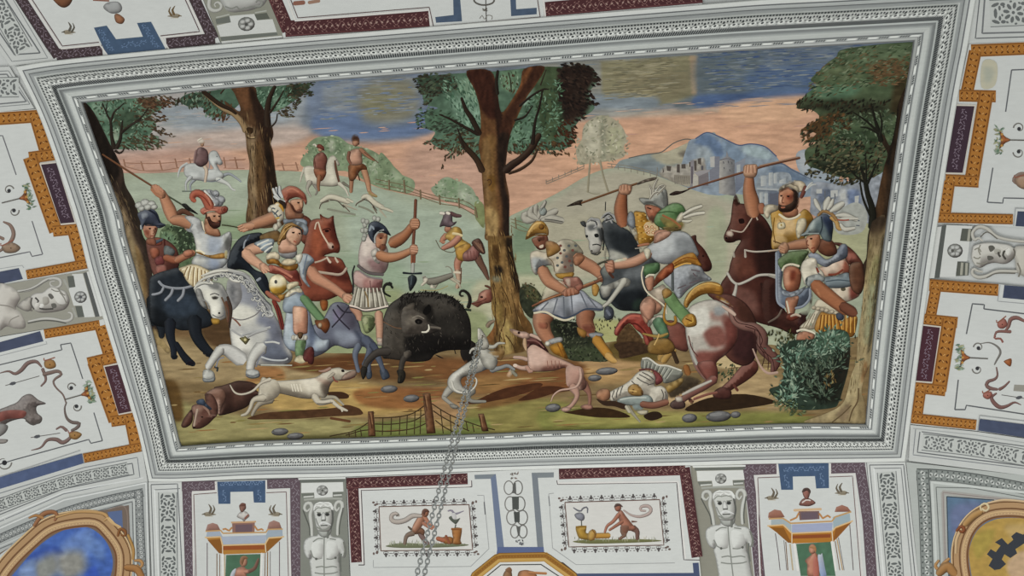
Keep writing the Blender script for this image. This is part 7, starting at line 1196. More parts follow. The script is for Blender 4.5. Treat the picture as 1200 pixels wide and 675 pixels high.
# ------------------------------------------------------------------ near edge, at the top of the photograph
O()
strip_panel('ornament_panel', 'white slanting strip of grey scrollwork at the top left corner', (25, 40), '-40,-40 -8,-40 64,72 12,77 -60,-20', [('-2,-30 56,68 14,72 -50,-20', '8d908f', 1), ('-6,-20 47,62 17,64 -40,-20', '6d7071', 1.6)], '-24,-30 28,60', 22, unit=46)
A = panel('aedicule_panel', 'white panel with purple border, two birds and a blue crenellated band at top left', (140, 40), '0,-40 222,-40 258,50 63,71')
def pband(q, runs, c='46393c', m='857880'):
    for r in runs:
        with Part('purple_band', q): R = Run(r[0], r[1], smooth=False); R.fill(c); R.curls(m, 7, .24, .8); R.dashes(m, (-.15, .2), 8, .09, .05, False)
pband(A, [('0,-40 68,66', 12), ('66,64 120,59', 13), ('195,51 252,45', 13), ('210,-40 250,46', 13)])
with Part('blue_band', A):
    P('475a72', '110,32.5 125,30 136,46 167.5,43 160.5,27 177,25.5 194,57.5 125,64.5', smooth=False, streak=(.08, 4, 4)); Run('117,34 131,60', 8, smooth=False).curls('7088a8', 5); Run('168,28 184,56', 8, smooth=False).curls('7088a8', 5); Run('142,53 172,50', 9, smooth=False).curls('7088a8', 6)
lines(A, [('32,-5 72,57 117,52.5', 'd9d6d0', 2), ('34,-6 73,54 116,49.5', '5a3f42', 1), ('189,44 238,38.5 217,-5', 'd9d6d0', 2), ('188,42 234,37 215,-5', '5a3f42', 1), ('117,52.5 126,65', 'd9d6d0', 1.6), ('189,43 198,58', 'd9d6d0', 1.6)])
bird(A, 81, 34, 1, '5c584e'); bird(A, 204, 15, -1, '6d5a3e')
with Part('bust', A): P('a3a4a2', '121,8 126,3 138,2 143,8 141,14 132,16 125,13', .4)
with Part('bust', A): P('9a6a4c', '134,18 138,16 146,22 143,28 136,26', .5)
with Part('vessel', A): P('7a5038', '60,-6 84,-6 83,4 76,9 68,6', .5); S('8d5f50', '109,0 128,1', 2, .2)
def top_herm(t):
    O(230, 0, 8)
    with Part('capital', t): P('cfd0cb', '190,240 320,210 310,150 545,130 570,190 715,180 755,300 225,345', smooth=False); P('6f726c', '225,348 755,303 765,330 235,385', smooth=False); P('d6d7d2', '235,388 800,335 810,352 240,408', smooth=False); P('6d7069', '180,180 310,150 325,210 190,225', smooth=False); P('5f6259', '545,135 660,120 690,175 570,190', smooth=False); S('b0b2a8', '185,165 310,135', 1.6, 0); S('b0b2a8', '550,120 660,100', 1.6, 0)
    with Part('rosette', t): E('85867f', 470, 225, 10, 8.4, .5); [E('c3c4be', 470 + 42 * math.cos(k * 1.257), 228 + 36 * math.sin(k * 1.257), 3.6, 3, .5) for k in range(5)]; E('4f504c', 470, 230, 1.8)
    with Part('hair', t): P('bcbcb6', '240,-60 640,-60 640,40 560,80 500,100 420,110 340,115 270,80', .5, rim=.2); [S('84857e', q, 1.6, 0) for q in ('270,60 330,80 380,60', '380,60 410,90 460,70', '460,80 520,60 560,70')]
    with Part('scroll_bracket', t): S('c0c0b8', '130,-40 120,60 160,100 220,90 235,50 200,20 170,40 180,60', [5, 5, 5, 4, 4, 3, 2, 2], .4); 
    with Part('scroll_bracket', t): S('8d8e86', '560,60 600,60 620,20 580,0 560,20', [3, 3, 3, 2, 2], .4)
herm('painted_herm', 'grisaille herm capital with rosette, upside down at the top edge', (290, 25), '222,-40 314,-40 332,44 259,50', '8f8f82', top_herm)
def rband(q, runs):
    for r in runs:
        with Part('red_band', q): R = Run(r[0], r[1], smooth=False); R.fill('4c2c2e'); R.line('6d4444', .42, .8); R.curls('8d6a64', 6.4, .24, 1.0); R.dashes('a58a80', (0,), 6.4, .1, .06, False)
O(); A = panel('red_bordered_panel', 'white panel with dark red borders and blue corner brackets at the top centre', (570, 10), '314,-40 823,-60 823,5 640,20 504,32 332,45')
rband(A, [('306,-40 338,36', 15), ('334,34 503,22', 19), ('637,11 823,-5', 17)])
lines(A, [('326,-30 346,24 503,11.5 505,31', 'd9d6d0', 2.4), ('329,-30 349,21 503,8.5 508,31 633,20 630,0', '5f4a4a', 1), ('636,-10 639,20', 'd9d6d0', 2), ('345,4 356,3', '8a5f50', 5), ('362,3 374,1', '9a7a68', 4)])
for q_ in ('510,20 531.5,17.5 530,-40 536,-40 541.5,25 511,26.7', '596,-40 603,-40 605,10.8 629,9 629,16.7 599,19'):
    with Part('blue_bracket', A): P('4d5c70', q_, smooth=False, streak=(.1, 4, 4))
with Part('candelabrum', A): S('4f4c48', '568,-40 570,25', 1, 0); S('5a5650', '556,-6 556,2 566,6 578,3 579,-6', 1.8, .2); leafs(['55524a', '6a665c'], [(569 + RNG.uniform(-3, 3), 11 + RNG.uniform(-1, 2)) for _ in range(8)], 4, 1.4); S('77736a', '562,22 565,18 568,23 571,18 577,19 576,23', .7, 0)
# ------------------------------------------------------------------ far edge, at the bottom of the photograph
O()
def medallion_ground(t, polys): 
    with Part('ground', t):
        for c, s in polys: P(c, s, smooth=False, grid=6)
def gold_frame(t, outer, w0, extra=()):
    with Part('gold_frame', t):
        R = Run(outer, w0); R.fill('94704e'); R.fill('b4916a', -.40, -.05); R.fill('7a593d', -.05, .05); R.fill('bd9c76', .05, .36); R.fill('86634a', .36, .5)
        R.line('dcc298', -.46, 1.2); R.line('d8b888', .16, 1); R.line('5f3f24', -.36, .9); R.line('6d4a2c', .42, 1); R.dashes('d9bd8c', (.27,), 4, .04, .03, False)
        for s, wd, c in extra: S(c, s, wd, .5)
t = Thing('painted_medallion', 'oval medallion of blue sky in a gilt scrolled frame at the lower left corner', 'medallion', (80, 640))
medallion_ground(t, [('b3b6b3', '-70,652 0,616 75,583 173,564 178,760 -70,760')])
with Part('guilloche_band', t):
    for s, a in (('-70,668 0,631 67,603 120,587 168,577', 9), ('162,575 164,620 167,680 169,740', 9.5)):
        R = Run(s, a); R.fill('8d908e'); R.line('5f6262', -.5, 1); R.line('5f6262', .5, .8); R.dashes('cfd1cd', (0,), 5, .22, .16, False); R.dashes('55585a', (-.36, .36), 5, .1, .07, False); R.dashes('5a5d5d', (0,), 5, .08, .1, False)
lines(t, [('-70,655 0,619 75,586 171,566 175,700', 'dcdedb', 1.6), ('-70,680 0,643 60,618 110,600 155,588 158,700', '6d7070', 1), ('-70,676 0,640 60,614 110,596 157,585 160,700', 'c6c9c5', 2)])
with Part('spandrel', t): P('77695f', '-70,690 40,624 110,600 151,592 155,700 -70,700', smooth=False); P('5f6f94', '126,600 143,598 144,620 130,614', smooth=False); P('a9adaa', '-70,690 0,650 20,632 40,628 10,665 -70,720', gl=[('c9cbc8', '-20,660 0,645 12,640 4,660', 5)]); S('8a7a70', '127,597 147,595 150,630', 1.2, 0)
with Part('blue_sky', t): P('4a69b0', '-20,720 13,676 42,643 67,625 90,617 108,620 123,633 131,650 132,664 128,680 110,740', grid=3, streak=(.16, 9, 6), gl=[('6a86be', '70,640 108,618 100,660 70,675', 10), ('3d58a6', '30,655 60,640 75,650 50,672', 6), ('8d8f8a', '36,664 62,648 70,668 48,684', 16), ('92918a', '66,652 94,646 100,668 76,680', 16), ('7d93bc', '20,672 40,655 40,690', 8), ('3f5cb4', '100,672 112,664 116,684 100,690', 5), ('6f8cbe', '100,630 120,634 122,655 108,650', 8, .7)])
gold_frame(t, '-30,726 3,668 37,632 60,615 91,608 114,609 129,622 142,641 145,660 141,690 126,740', 21, [
    ('40,616 50,603 62,600 67,604 64,610', [4, 6, 5, 4, 3], '9a6a48'), ('34,607 42,604 50,607', [2, 3.4, 4], 'b08050'), ('66,606 90,600 117,601 126,606 122,610', [3, 3.4, 4, 4, 2.4], 'c29a66'), ('126,607 132,613 141,618', [2.4, 3, 3], 'd0ae7c'), ('138,628 141,620 147,623 146,628 142,627', [3, 4, 4, 3, 2], '8a5a34'), ('150,627 156,643 156,655', [3.4, 4, 3.6], 'b58c52'), ('158,657 164,657 167,661 164,665 161,662', [3, 4, 4, 3, 2], 'b98d5c'), ('148,665 160,667 166,676', [8, 9, 8], 'a87848'), ('15,640 34,622', [2, 2.4], 'd4b484')])
def scroll_strip(name_at, poly, run, a, b, nests, label):
    t = Thing('ornament_panel', label, 'panel', name_at); ground(t, poly, 'cfd1cd')
    with Part('moulding_line', t):
        for s, c, w in nests: S(c, s, w, 0, smooth=False)
    with Part('scrollwork', t): R = Run(run, a, b); R.fill('c2c5c0'); R.line('7c7f7e', -.5, 1); R.line('7c7f7e', .5, 1); R.scroll('626665', 'd8dad5', 40)
scroll_strip((195, 620), '174,565 213,565 219,680 224,760 182,760 178,680', '196.5,577 198,675 200,760', 21.5, 19, [('177,568 208,567 214,680 218,760', '6f7273', 1.2), ('177,568 181,680 186,760', '6f7273', 1), ('181,574 211,572.5', '7d8080', 1), ('181,574 186,680 190,760', 'e0e2df', 1.6)], 'vertical white strip of grey scrollwork right of the blue medallion')
scroll_strip((1040, 610), '1016,542 1061,541.5 1077,680 1084,760 1036,760 1028,680', '1039,553 1044,610 1049,675 1055,760', 22, 18, [('1019,545 1059,544.5 1073,680 1080,760', '6f7273', 1.2), ('1019,545 1032,680 1040,760', '6f7273', 1), ('1024,549 1056,548.5 1069,680', '7d8080', 1), ('1024,549 1036,680', 'e0e2df', 1.6)], 'vertical white strip of grey scrollwork left of the tan medallion')
# aedicules
def aedicule(label, at, poly, bands, blue, o, s, pts_, fig, birds, lines_):
    t = panel('aedicule_panel', label, at, poly); pband(t, bands, '62535a', '8f868c')
    with Part('blue_band', t):
        P('465a76', blue[0], smooth=False, streak=(.1, 4, 4))
        for r, w in blue[1:]: Run(r, w, smooth=False).curls('7f95b4', 5, .3, .7)
    lines(t, lines_)
    for x, y, k in birds: bird(t, x, y, k)
    O(*o, s)
    with Part('pavilion_roof', t):
        for q, c, k in pts_['roof']: P(c, q, k, smooth=False)
        for q, c, w in pts_['rl']: S(c, q, w, 0, smooth=False)
    with Part('bust', t):
        for f in pts_['bust']: f()
    for q, c, w in pts_['cols']:
        with Part('column', t): S(c, q, w, 0, smooth=False)
    with Part('green_niche', t): P('4f7058', pts_['niche'], smooth=False, streak=(.12, 4, 4))
    with Part('figure', t):
        for f in fig: f()
    O()
C = dict(roof=[('430,340 440,310 475,298 510,310 530,350 425,355', '9a7468', .3), ('860,335 872,295 905,280 945,295 962,340 860,348', '9a7468', .3), ('612,300 772,292 770,365 614,370', '8d6a60', 0), ('635,312 755,308 752,362 636,366', '6f5a60', 0), ('436,362 525,358 545,395 545,440 430,398', 'a3adba', 0), ('535,395 850,385 845,440 540,452', 'aab2c0', 0), ('865,350 965,345 968,392 850,440 850,385', '9fabb6', 0), ('425,400 530,395 545,458 845,450 870,405 975,395 850,510 545,520', 'b07c3a', 0), ('545,462 840,455 838,485 548,490', '96522c', 0), ('440,420 530,412 545,515 520,512', '8a5a2a', 0), ('860,415 965,405 862,500 845,505', '8f5f2c', 0)],
         rl=[('420,402 530,396 545,456 845,447 870,404 978,396', 'd8b98a', 1.6), ('425,358 532,352 548,372 850,365 862,345 968,342', 'c29a68', 1.6), ('605,296 780,290', 'c9a27c', 2), ('545,345 565,340 590,355 612,330', 'b98450', 2), ('770,320 790,350 820,342 832,352', 'b98450', 2), ('545,458 545,520', 'e0d2b8', 1), ('845,450 850,505', 'e0d2b8', 1)],
         bust=[lambda: P('cfc9c2', '645,255 665,225 690,215 715,222 735,250 710,275 695,290 680,275', .5), lambda: P('8a6458', '662,180 680,160 705,168 710,195 695,215 680,225 668,210', .5), lambda: P('6d4a40', '660,180 680,158 708,165 700,180 675,182', .3), lambda: S('8a5a4c', '700,270 728,240', 2, .2)],
         cols=[('437,440 437,680', '6a5a5e', .9), ('945,430 945,680', '6a5a5e', .9), ('505,515 505,680', '77583c', 1), ('525,520 525,680', '77583c', .8), ('545,520 548,680', 'e2e0da', 3), ('560,520 560,680', 'b9a888', 1.4), ('820,515 815,680', 'e2e0da', 3), ('845,512 842,680', '77583c', .9), ('862,505 860,680', '8a6a48', 1.2), ('880,500 880,680', '77706e', .8)],
         niche='570,525 812,518 806,690 565,690')
L_ = [('227,675 225.5,577 253,575 252.5,564', 'dad7d2', 1.8), ('230,675 227,579.5 254,577.5', '6d4a48', .8), ('340.5,675 337.5,574 312,575 312,563', 'dad7d2', 1.8), ('338,675 335.5,576.5 312,577.5', '6d4a48', .8)]
aedicule('aedicule panel at lower left, bust above a figure raising an arm', (282, 620), '213,565 352,561 354,680 356,760 222,760 219,680', [('219,568 223,680 226,760', 11.5), ('213,570 253,569', 11.5), ('313,567.5 352,566', 11), ('346,566 347,680 348,760', 12)],
         ['254.5,564.5 311,563 311,589 297.5,589 296.5,576 270,576.5 270,590.5 256,590.5', ('258,567 308,566', 6), ('263,574 263,588', 6), ('304,574 304,587', 6)], (170, 563), 6, C,
         [lambda: P('c48a72', '600,690 620,640 655,612 690,605 720,625 760,610 785,560 800,545 800,575 780,625 740,650 710,660 720,690', .5), lambda: E('bd8a70', 692, 572, 4.6, 6, .5), lambda: P('8a6548', '668,570 675,538 705,530 725,550 700,555 685,595', .3), lambda: P('b9bec4', '595,690 610,640 640,620 620,690', .3)], [(245.5, 599, 1), (322, 599, -1)], L_)
C2 = dict(roof=[('240,430 245,395 285,372 330,380 358,425 300,435', '9a6a58', .3), ('708,390 720,355 760,340 800,355 825,388', '9a6a58', .3), ('455,385 600,383 602,440 462,448', '7d6058', 0), ('470,392 590,390 590,440 474,442', '6a5a62', 0), ('262,445 345,440 405,480 405,535 262,480', 'a5b0b2', 0), ('408,478 695,465 690,522 408,535', 'a2a9c2', 0), ('695,425 815,400 820,450 700,525', '9fb0b6', 0), ('240,490 345,485 408,545 690,530 712,500 835,455 700,600 408,612', 'b07630', 0), ('412,555 680,545 680,570 412,578', '8d4c28', 0), ('262,500 350,500 405,608 380,605', '8a5a26', 0), ('715,510 825,465 720,580 698,590', '8f5a2a', 0)],
          rl=[('235,488 348,480 408,540 690,528 715,498 838,452', 'd8b98a', 1.6), ('245,438 345,434 400,470 690,455 712,425 825,388', 'c29a68', 1.8), ('425,378 612,370', 'd0b08c', 3), ('395,450 440,430 458,395', 'b98450', 2), ('600,400 625,435 660,415 680,430', 'b98450', 2), ('408,540 408,610', 'e0d2b8', 1), ('690,528 696,600', 'e0d2b8', 1)],
          bust=[lambda: P('8a5f54', '458,340 475,305 505,290 540,298 575,325 545,345 520,350 490,348', .5), lambda: P('95655a', '482,250 490,228 520,222 538,240 532,275 520,300 500,295 488,275', .5), lambda: P('4f3c36', '478,250 490,225 520,220 540,240 535,262 515,240 490,250', .3), lambda: S('dad2ca', '480,325 510,305 540,310', 1.4, 0)],
          cols=[('292,540 312,680 325,800', '5f5356', .9), ('365,600 380,800', '77583c', 1), ('395,615 415,800', 'b9a888', 1.6), ('425,615 450,800', 'e2e0da', 3), ('352,590 372,800', '77706e', .8), ('690,600 715,800', 'e2e0da', 3), ('712,595 745,800', '77583c', .9), ('725,580 765,800', 'b99a70', 1.2), ('815,480 840,800', '5f5356', .9), ('735,570 775,800', '77706e', .8)],
          niche='438,615 680,600 715,840 470,840')
aedicule('aedicule panel at lower right, dark bust above a figure with blue cloth', (942, 600), '870,544 1015,542 1028,680 1035,760 892,760 884,680', [('876,548 884,610 891,680 898,760', 12), ('870,550.5 910,549.5', 13), ('973,548.5 1014,547.5', 13), ('1008,548 1017,610 1022,680 1030,760', 12.5)],
         ['912,543.5 971,542.5 971.5,572 956.5,572.5 955,558 929,558.5 929.5,574 915.5,574', ('918,550 966,549', 7), ('921,556 923,572', 7), ('963,554 964,570', 7)], (860, 535), 6, C2,
         [lambda: P('bd8068', '520,840 515,760 500,735 520,710 545,690 545,672 570,672 590,700 600,760 590,840', .5), lambda: E('c08a70', 552, 650, 4.4, 6, .5), lambda: P('a87850', '530,640 540,628 570,628 580,650 575,675 560,650', .3), lambda: P('b9bec6', '590,700 610,690 620,680 625,700 640,780 650,840 610,840', .3, to='8a9cc0'), lambda: P('b06a5a', '560,720 590,720 600,840 560,840', .3)], [(905, 580, 1), (986, 574, -1)],
         [('891,680 886,557.5 911,556.5 911,544', 'dad7d2', 1.8), ('893.5,680 888,560 914,559', '6d4a48', .8), ('1011,680 1001.5,555.5 973,556.5 973,543', 'dad7d2', 1.8), ('1009,680 999,558 972,559', '6d4a48', .8)])
# herms
def herm_fig(t, k):
    """upright bearded herm; k(x, y) places the drawing made for the left one"""
    f = lambda s: np.array([k(*[float(v) for v in q.split(',')]) for q in s.split()]); o = OXY[:]; O()
    with Part('capital', t):
        P('d8d9d4', f('105,168 495,160 500,248 398,252 398,300 228,310 225,258 105,262'), smooth=False); P('6b6e68', f('90,140 512,132 512,155 92,165'), smooth=False); P('dddfda', f('75,122 520,112 520,128 78,138'), smooth=False)
        for q in ('105,270 222,266 222,300 120,310', '402,256 495,254 485,295 402,300'): P('6f726a', f(q), smooth=False)
        for q in ('125,300 220,292', '405,285 485,280'): S('c9cac3', f(q), 1.8, 0)
        S('a5a79e', f('130,328 225,320 400,315 490,318'), 2.4, .2)
    with Part('rosette', t):
        c = k(302, 238); E('9a9b95', c[0], c[1], 6.8, 6.2, .5); [E('cdcec8', c[0] + 4.4 * math.cos(a), c[1] + 4 * math.sin(a), 2.3, 2, .5) for a in np.arange(5) * 1.257]; E('5c5d59', c[0], c[1], 1.3)
    for q, q2 in zip(('185,410 160,435 135,410 150,365 190,360 205,400 190,470 200,560 205,660', '460,400 440,430 420,400 440,350 480,350 490,400 465,480 450,560 445,650'), ('120,420 150,500 180,580 185,660', '498,400 475,500 462,580 460,650')):
        with Part('scroll_bracket', t): S('c6c7bf', f(q), [2.4, 3, 4, 4.6, 5, 5, 5, 4.6, 4], .45); S('5a5c55', f(q2), 1.4, 0)
    with Part('torso', t):
        P('cbccc6', f('270,640 370,640 400,670 470,680 510,720 525,800 515,865 480,860 465,830 460,900 470,960 480,1120 485,1260 205,1260 200,1120 190,970 180,900 200,850 185,880 150,860 125,790 135,710 190,670 250,660'), .5, None, 7, grid=2.2, rim=.35)
        for q in ('320,680 318,760 318,900 322,1200', '200,850 250,880 300,870', '340,880 400,880 450,840', '240,960 300,950 330,960 400,950 440,960', '230,1010 300,1020 400,1015 450,1000', '215,720 260,690 310,690', '370,690 430,700', '190,800 210,850'): S('8a8c85', f(q), 1.5, 0)
        for q in ('345,720 430,730 450,800 430,860 350,870', '210,730 300,720 305,860 240,870 205,820'): P('d6d7d1', f(q), .35, rim=0)
        for q in ('245,880', '425,870'): c = f(q)[0]; E('5f605b', c[0], c[1], 1.5)
        S('6d6f68', f('480,830 470,900 475,1000'), 2, 0); S('77796f', f('500,720 515,800 500,860'), 1.6, 0)
    with Part('neck', t): P('aeb0a9', f('265,600 380,590 375,650 330,680 275,660'), .4); S('74766f', f('360,600 350,680'), 3, .2)
    with Part('head', t):
        P('c9cac3', f('215,400 235,360 290,342 350,345 390,370 410,420 400,500 390,570 370,615 310,625 260,612 240,560 228,480'), .55, None, 7, grid=1.6, rim=.3)
        for q in ('225,420 240,380 290,385', '280,400 310,370 350,390', '340,400 380,380 400,420', '240,370 280,355 320,365', '320,355 370,360 400,400'): S('e0e1db', f(q), [1.6, 3, 2], .5)
        for q in ('228,430 260,400 300,405', '300,400 340,395 380,410'): S('8d8f87', f(q), 1.2, 0)
        for q in ('272,465', '348,462'): c = f(q)[0]; E('4a4b48', c[0], c[1], 2.7, 2.2); E('2f302e', c[0], c[1] + .2, 1.3, 1.1)
        S('77796f', f('250,445 285,448'), 1.2, 0); S('77796f', f('330,445 375,440'), 1.2, 0); P('d8d9d3', f('300,450 325,450 335,515 292,518'), .4); S('5c5d58', f('292,520 335,518'), 1.4, 0)
        P('dddeda', f('270,550 310,528 360,545 385,565 340,558 312,552 280,570'), .3); S('5d5e59', f('285,568 350,565'), 1.4, 0); S('8a8c84', f('250,580 310,610 375,580'), 1.6, 0); S('5a5b56', f('392,420 400,520 380,600'), 1.8, 0); S('8d8f88', f('240,500 262,560 290,600'), 1.2, 0)
    OXY[:] = o
t = Thing('painted_herm', 'grisaille herm of a bearded man left of the left satyr picture', 'herm', (380, 620)); ground(t, '352,561 405,559.5 410,680 414,760 354,760 352,680', '83857c')
herm_fig(t, lambda x, y: (340 + x / 8, 545 + y / 8))
t = Thing('painted_herm', 'grisaille herm of a bearded man right of the right satyr picture', 'herm', (845, 610)); ground(t, '809,546 870,544 884,680 892,760 830,760 822,680', '8f8d80')
herm_fig(t, lambda x, y: (812 + (x - 90) / 8 * 1.12 + y * .013, 530.5 + y / 8 * 1.02))
# satyr pictures
def picture(t, c, n=(9, 5)):
    """inner framed scene: corners tl, tr, br, bl"""
    c = [np.array(q, float) for q in c]
    ce = sum(c) / 4
    for k in range(4):
        with Part('leaf_border', t):
            a, b = c[k], c[(k + 1) % 4]; u = (b - a) / np.hypot(*(b - a)); v = np.array([u[1], -u[0]]); m = n[k % 2]; L = np.hypot(*(b - a)); D, F = [], []
            for i in range(m):
                p = a + u * L * (i + .5) / m + v * 4.2; s_ = L / m
                D += [blob(p, u, v, 2.3, 1.7), blob(p + v * 2, u, v, 1.2, 1.6)]
                F += [blob(p - u * s_ * .5 + u * e + v * g, u, v, 1.3, .5) if e else blob(p - u * s_ * .5 + v * g, v, u, 2, .45) for e, g in ((-2.2, 1.6), (2.2, 1.6), (-1.1, -1), (1.1, -1))] + [blob(p - u * 2.6 - v * 1.6, v, u, 1.8, .45), blob(p + u * 2.6 - v * 1.6, v, u, 1.8, .45), blob(p - v * 3, u, v, 2.4, .45)]
            BATCH('55504f', D); BATCH('6a6462', F)
            for e in (1, 2, 3): BATCH('6a5a54', [blob(a + (a - ce) / np.hypot(*(a - ce)) * (e * 2.2 + .5) + v * (e % 2) * 2, u, v, 1.7, 1.3)])
    with Part('picture_ground', t): P('d3d1cb', np.array(c), smooth=False); S('5f4238', np.array(c + [c[0]]), 1.1, 0, smooth=False)
rt = Thing('satyr_panel', 'panel with satyr running towards a brown altar, dark red border, lower left of centre', 'panel', (485, 620)); ground(rt, '406,559.5 600,551 604,650 585,657 556,680 540,760 418,760 411,680')
rband(rt, [('413,561 418,659', 13), ('406,566.5 548,561', 13)]); O(420, 563, 6)
lines(rt, [('42,595 20,70 798,45 795,0', '4f4446', 1), ('32,590 10,62 788,38 787,0', 'dcd9d4', 2), ('0,595 42,595', '4f4446', 1), ('835,105 882,105 918,480 790,605 105,612 105,560', '9c9d9c', .8), ('884,150 892,240', '6a6b6c', 1.4)])
picture(rt, [(420 + 145 / 6, 563 + 185 / 6), (420 + 778 / 6, 563 + 170 / 6), (420 + 803 / 6, 563 + 488 / 6), (420 + 158 / 6, 563 + 495 / 6)])
with Part('grass', rt): P('6f7358', '190,462 300,440 480,445 640,440 770,450 740,462 560,472 300,475', .2); leafs(['8d9078', '6a6f55', 'a5a892'], [(420 + RNG.uniform(200, 760) / 6, 563 + RNG.uniform(425, 455) / 6) for _ in range(60)], 5, .9, -90, 15)
with Part('satyr', rt):
    S('7d6a5c', '385,370 340,390 325,445', [7, 5, 4], .4); S('77605a', '430,350 450,400 490,445', [8, 6, 4], .4); P('7a5540', '395,355 430,330 465,350 460,385 430,375 400,380', .4); P('b98468', '375,345 400,285 440,235 475,250 460,300 430,345 400,370', .5); S('b07a62', '465,255 490,295 530,330', [5, 4.4, 3], .5); S('a8745e', '455,300 490,325 520,340', [4.4, 3.6, 3], .5); E('9a6850', 470, 228, 4.2, 5, .5); P('5f4034', '450,230 455,208 485,203 500,225 475,222 465,245', .3); S('5d5348', '372,345 350,325', [3, 1.6], .3)
with Part('cape', rt): S('b5aaa0', '440,250 380,250 330,280 275,292 235,280 235,245 265,232 285,250', [4, 6, 6, 6, 5.4, 5, 4, 2.4], .45); S('6d665f', '265,250 285,240', 2, 0)
with Part('altar', rt): P('a8703c', '660,340 725,340 718,420 725,445 690,452 655,440 665,410', .5); S('8d5a30', '652,342 728,342', 2.4, .3); P('9c6838', '590,400 660,400 660,445 600,440', .4); S('a8654a', '555,408 600,420', [5, 6], .5); S('8a4f38', '615,390 640,440', [3, 3], .4)
with Part('bouquet', rt): S('4f5348', '680,335 685,310', 1.4, 0); P('54584e', '635,265 660,250 685,275 715,265 690,305 670,300', .3); S('8a8490', '630,215 655,210 680,235 740,215', [1.6, 2.4, 2.6, 1], .3); P('c5c3c0', '655,235 680,230 690,270 665,270', .2)
O(); rt = Thing('satyr_panel', 'panel with satyr bending to a yellow drum, dark red border, lower right of centre', 'panel', (730, 610)); ground(rt, '604,650 600,551 654,549.5 809,546 822,680 830,760 700,760 686,680 660,659')
rband(rt, [('802,548 817,653', 13), ('655,555.5 803,550.5', 12.5)]); O(640, 563, 6)
lines(rt, [('75,0 80,28 918,15 968,558 1080,560', '4f4446', 1), ('83,0 88,20 928,8 978,548', 'dcd9d4', 2), ('55,90 18,95 45,475 210,592 905,580', '9c9d9c', .8), ('18,110 25,180', '77787a', 1.2)])
with Part('blue_band', rt): P('4a5470', '1030,580 1072,578 1090,780 1048,780', smooth=False); P('4a5470', '190,655 1040,650 1048,690 200,700', smooth=False)
picture(rt, [(640 + 132 / 6, 563 + 155 / 6), (640 + 798 / 6, 563 + 135 / 6), (640 + 828 / 6, 563 + 455 / 6), (640 + 160 / 6, 563 + 468 / 6)])
with Part('grass', rt): P('6f7048', '185,430 300,415 480,415 640,412 800,420 780,430 560,440 300,445', .2); leafs(['8d9078', '6a6f55', 'a5a088'], [(640 + RNG.uniform(200, 780) / 6, 563 + RNG.uniform(395, 425) / 6) for _ in range(60)], 5, .9, -90, 15)
with Part('satyr', rt):
    S('7a5c4c', '545,330 540,370 560,380 515,412', [8, 6, 4.4, 3], .4); S('6f5248', '610,335 640,360 640,412', [8, 6, 4], .4); P('a8705a', '505,225 530,210 560,250 600,300 630,340 590,355 540,340 515,290', .5); S('a8705a', '510,240 470,290 430,320 412,365', [5, 4, 3.4, 2.6], .5); S('9c6650', '535,290 490,320 445,350', [4.4, 3.6, 2.6], .5); E('9a6450', 505, 192, 4, 4.6, .5); P('54403a', '478,190 490,165 520,165 540,188 510,180', .3); S('6d4a3c', '600,290 640,290', [2.4, .8], .3); P('7a5544', '530,320 580,320 570,370 540,360', .3)
with Part('cape', rt): S('b5a29a', '545,210 600,245 660,255 720,235 738,205 715,180 670,185 665,210 700,215', [1.6, 2.4, 3.4, 4, 4, 4, 3.6, 3, 2], .45)
with Part('altar', rt): P('b58e3c', '212,325 280,322 282,370 335,370 330,415 240,410 215,370', .5); S('8d6a28', '208,328 284,324', 2, .3); S('b98a40', '350,390 440,388', [6.6, 6.6], .5); E('b9924c', 322, 385, 5, 7, .5, 20); S('7d5426', '322,345 345,380 335,420', 1.2, 0)
with Part('bouquet', rt): S('4f5348', '250,320 248,285', 1.2, 0); P('8a8a92', '200,240 235,225 265,240 270,270 250,285 215,270', .5); S('6a6a70', '190,190 220,210 245,215 260,195 290,190 290,230', [1, 2, 2, 2, 2, 1.4], .3)
O(); ct = Thing('candelabrum_panel', 'white bay of linked rings between blue grey bars above the gilt octagon', 'panel', (606, 600)); ground(ct, '575,556 628,553.5 641,648 584,648')
with Part('blue_grey_bar', ct): P('7b8288', '556,556.5 581,555.5 581,561 556.5,561.5', smooth=False)
with Part('blue_grey_bar', ct): P('6f7a90', '575,560 581,555.5 591,645 583,648', smooth=False)
with Part('blue_grey_bar', ct): P('7f8588', '623,554 649,553.5 649,559.5 630,560', smooth=False)
with Part('blue_grey_bar', ct): P('7a8086', '623,554 630,557 637,642 630,645', smooth=False)
with Part('blue_grey_bar', ct): P('5c688c', '583,641 637,641 638,649 582,649', smooth=False)
with Part('candelabrum', ct):
    for i, (x, y) in enumerate(((601.5, 571.5), (603.5, 590.5), (606, 606.5), (608, 623))):
        rx = (10.5, 11.5, 12, 9.5)[i]; ry = (8, 8.5, 8.5, 7.5)[i]; tt = np.linspace(0, 6.29, 24)
        for sg in (-1, 1): S('7d7a76' if sg < 0 else '6a6864', np.stack([x + sg * rx * .5 + rx * .52 * np.cos(tt), y + ry * np.sin(tt)], 1), 1.3, 0, smooth=False)
    for q, c in (('602,566 604.5,566 605,578 600,578', '5d5d5a'), ('600,582 608,582 608,597 600.5,597', '4f524f'), ('602,600 609,600 609,612 603,612', '4a4d4a'), ('605,617 610,617 609,628 607,628', '5d5d5a')): P(c, q, smooth=False)
    leafs(['7a6862', '5a5852'], [(602 + RNG.uniform(-5, 5), 555.5 + RNG.uniform(-1, 1)) for _ in range(8)] + [(602 + RNG.uniform(-3, 3), 560.5) for _ in range(5)], 4, 1.4); leafs(['55565a', '6f7074'], [(608 + RNG.uniform(-5, 5), 636 + RNG.uniform(-3, 3)) for _ in range(14)], 4, 1.4)
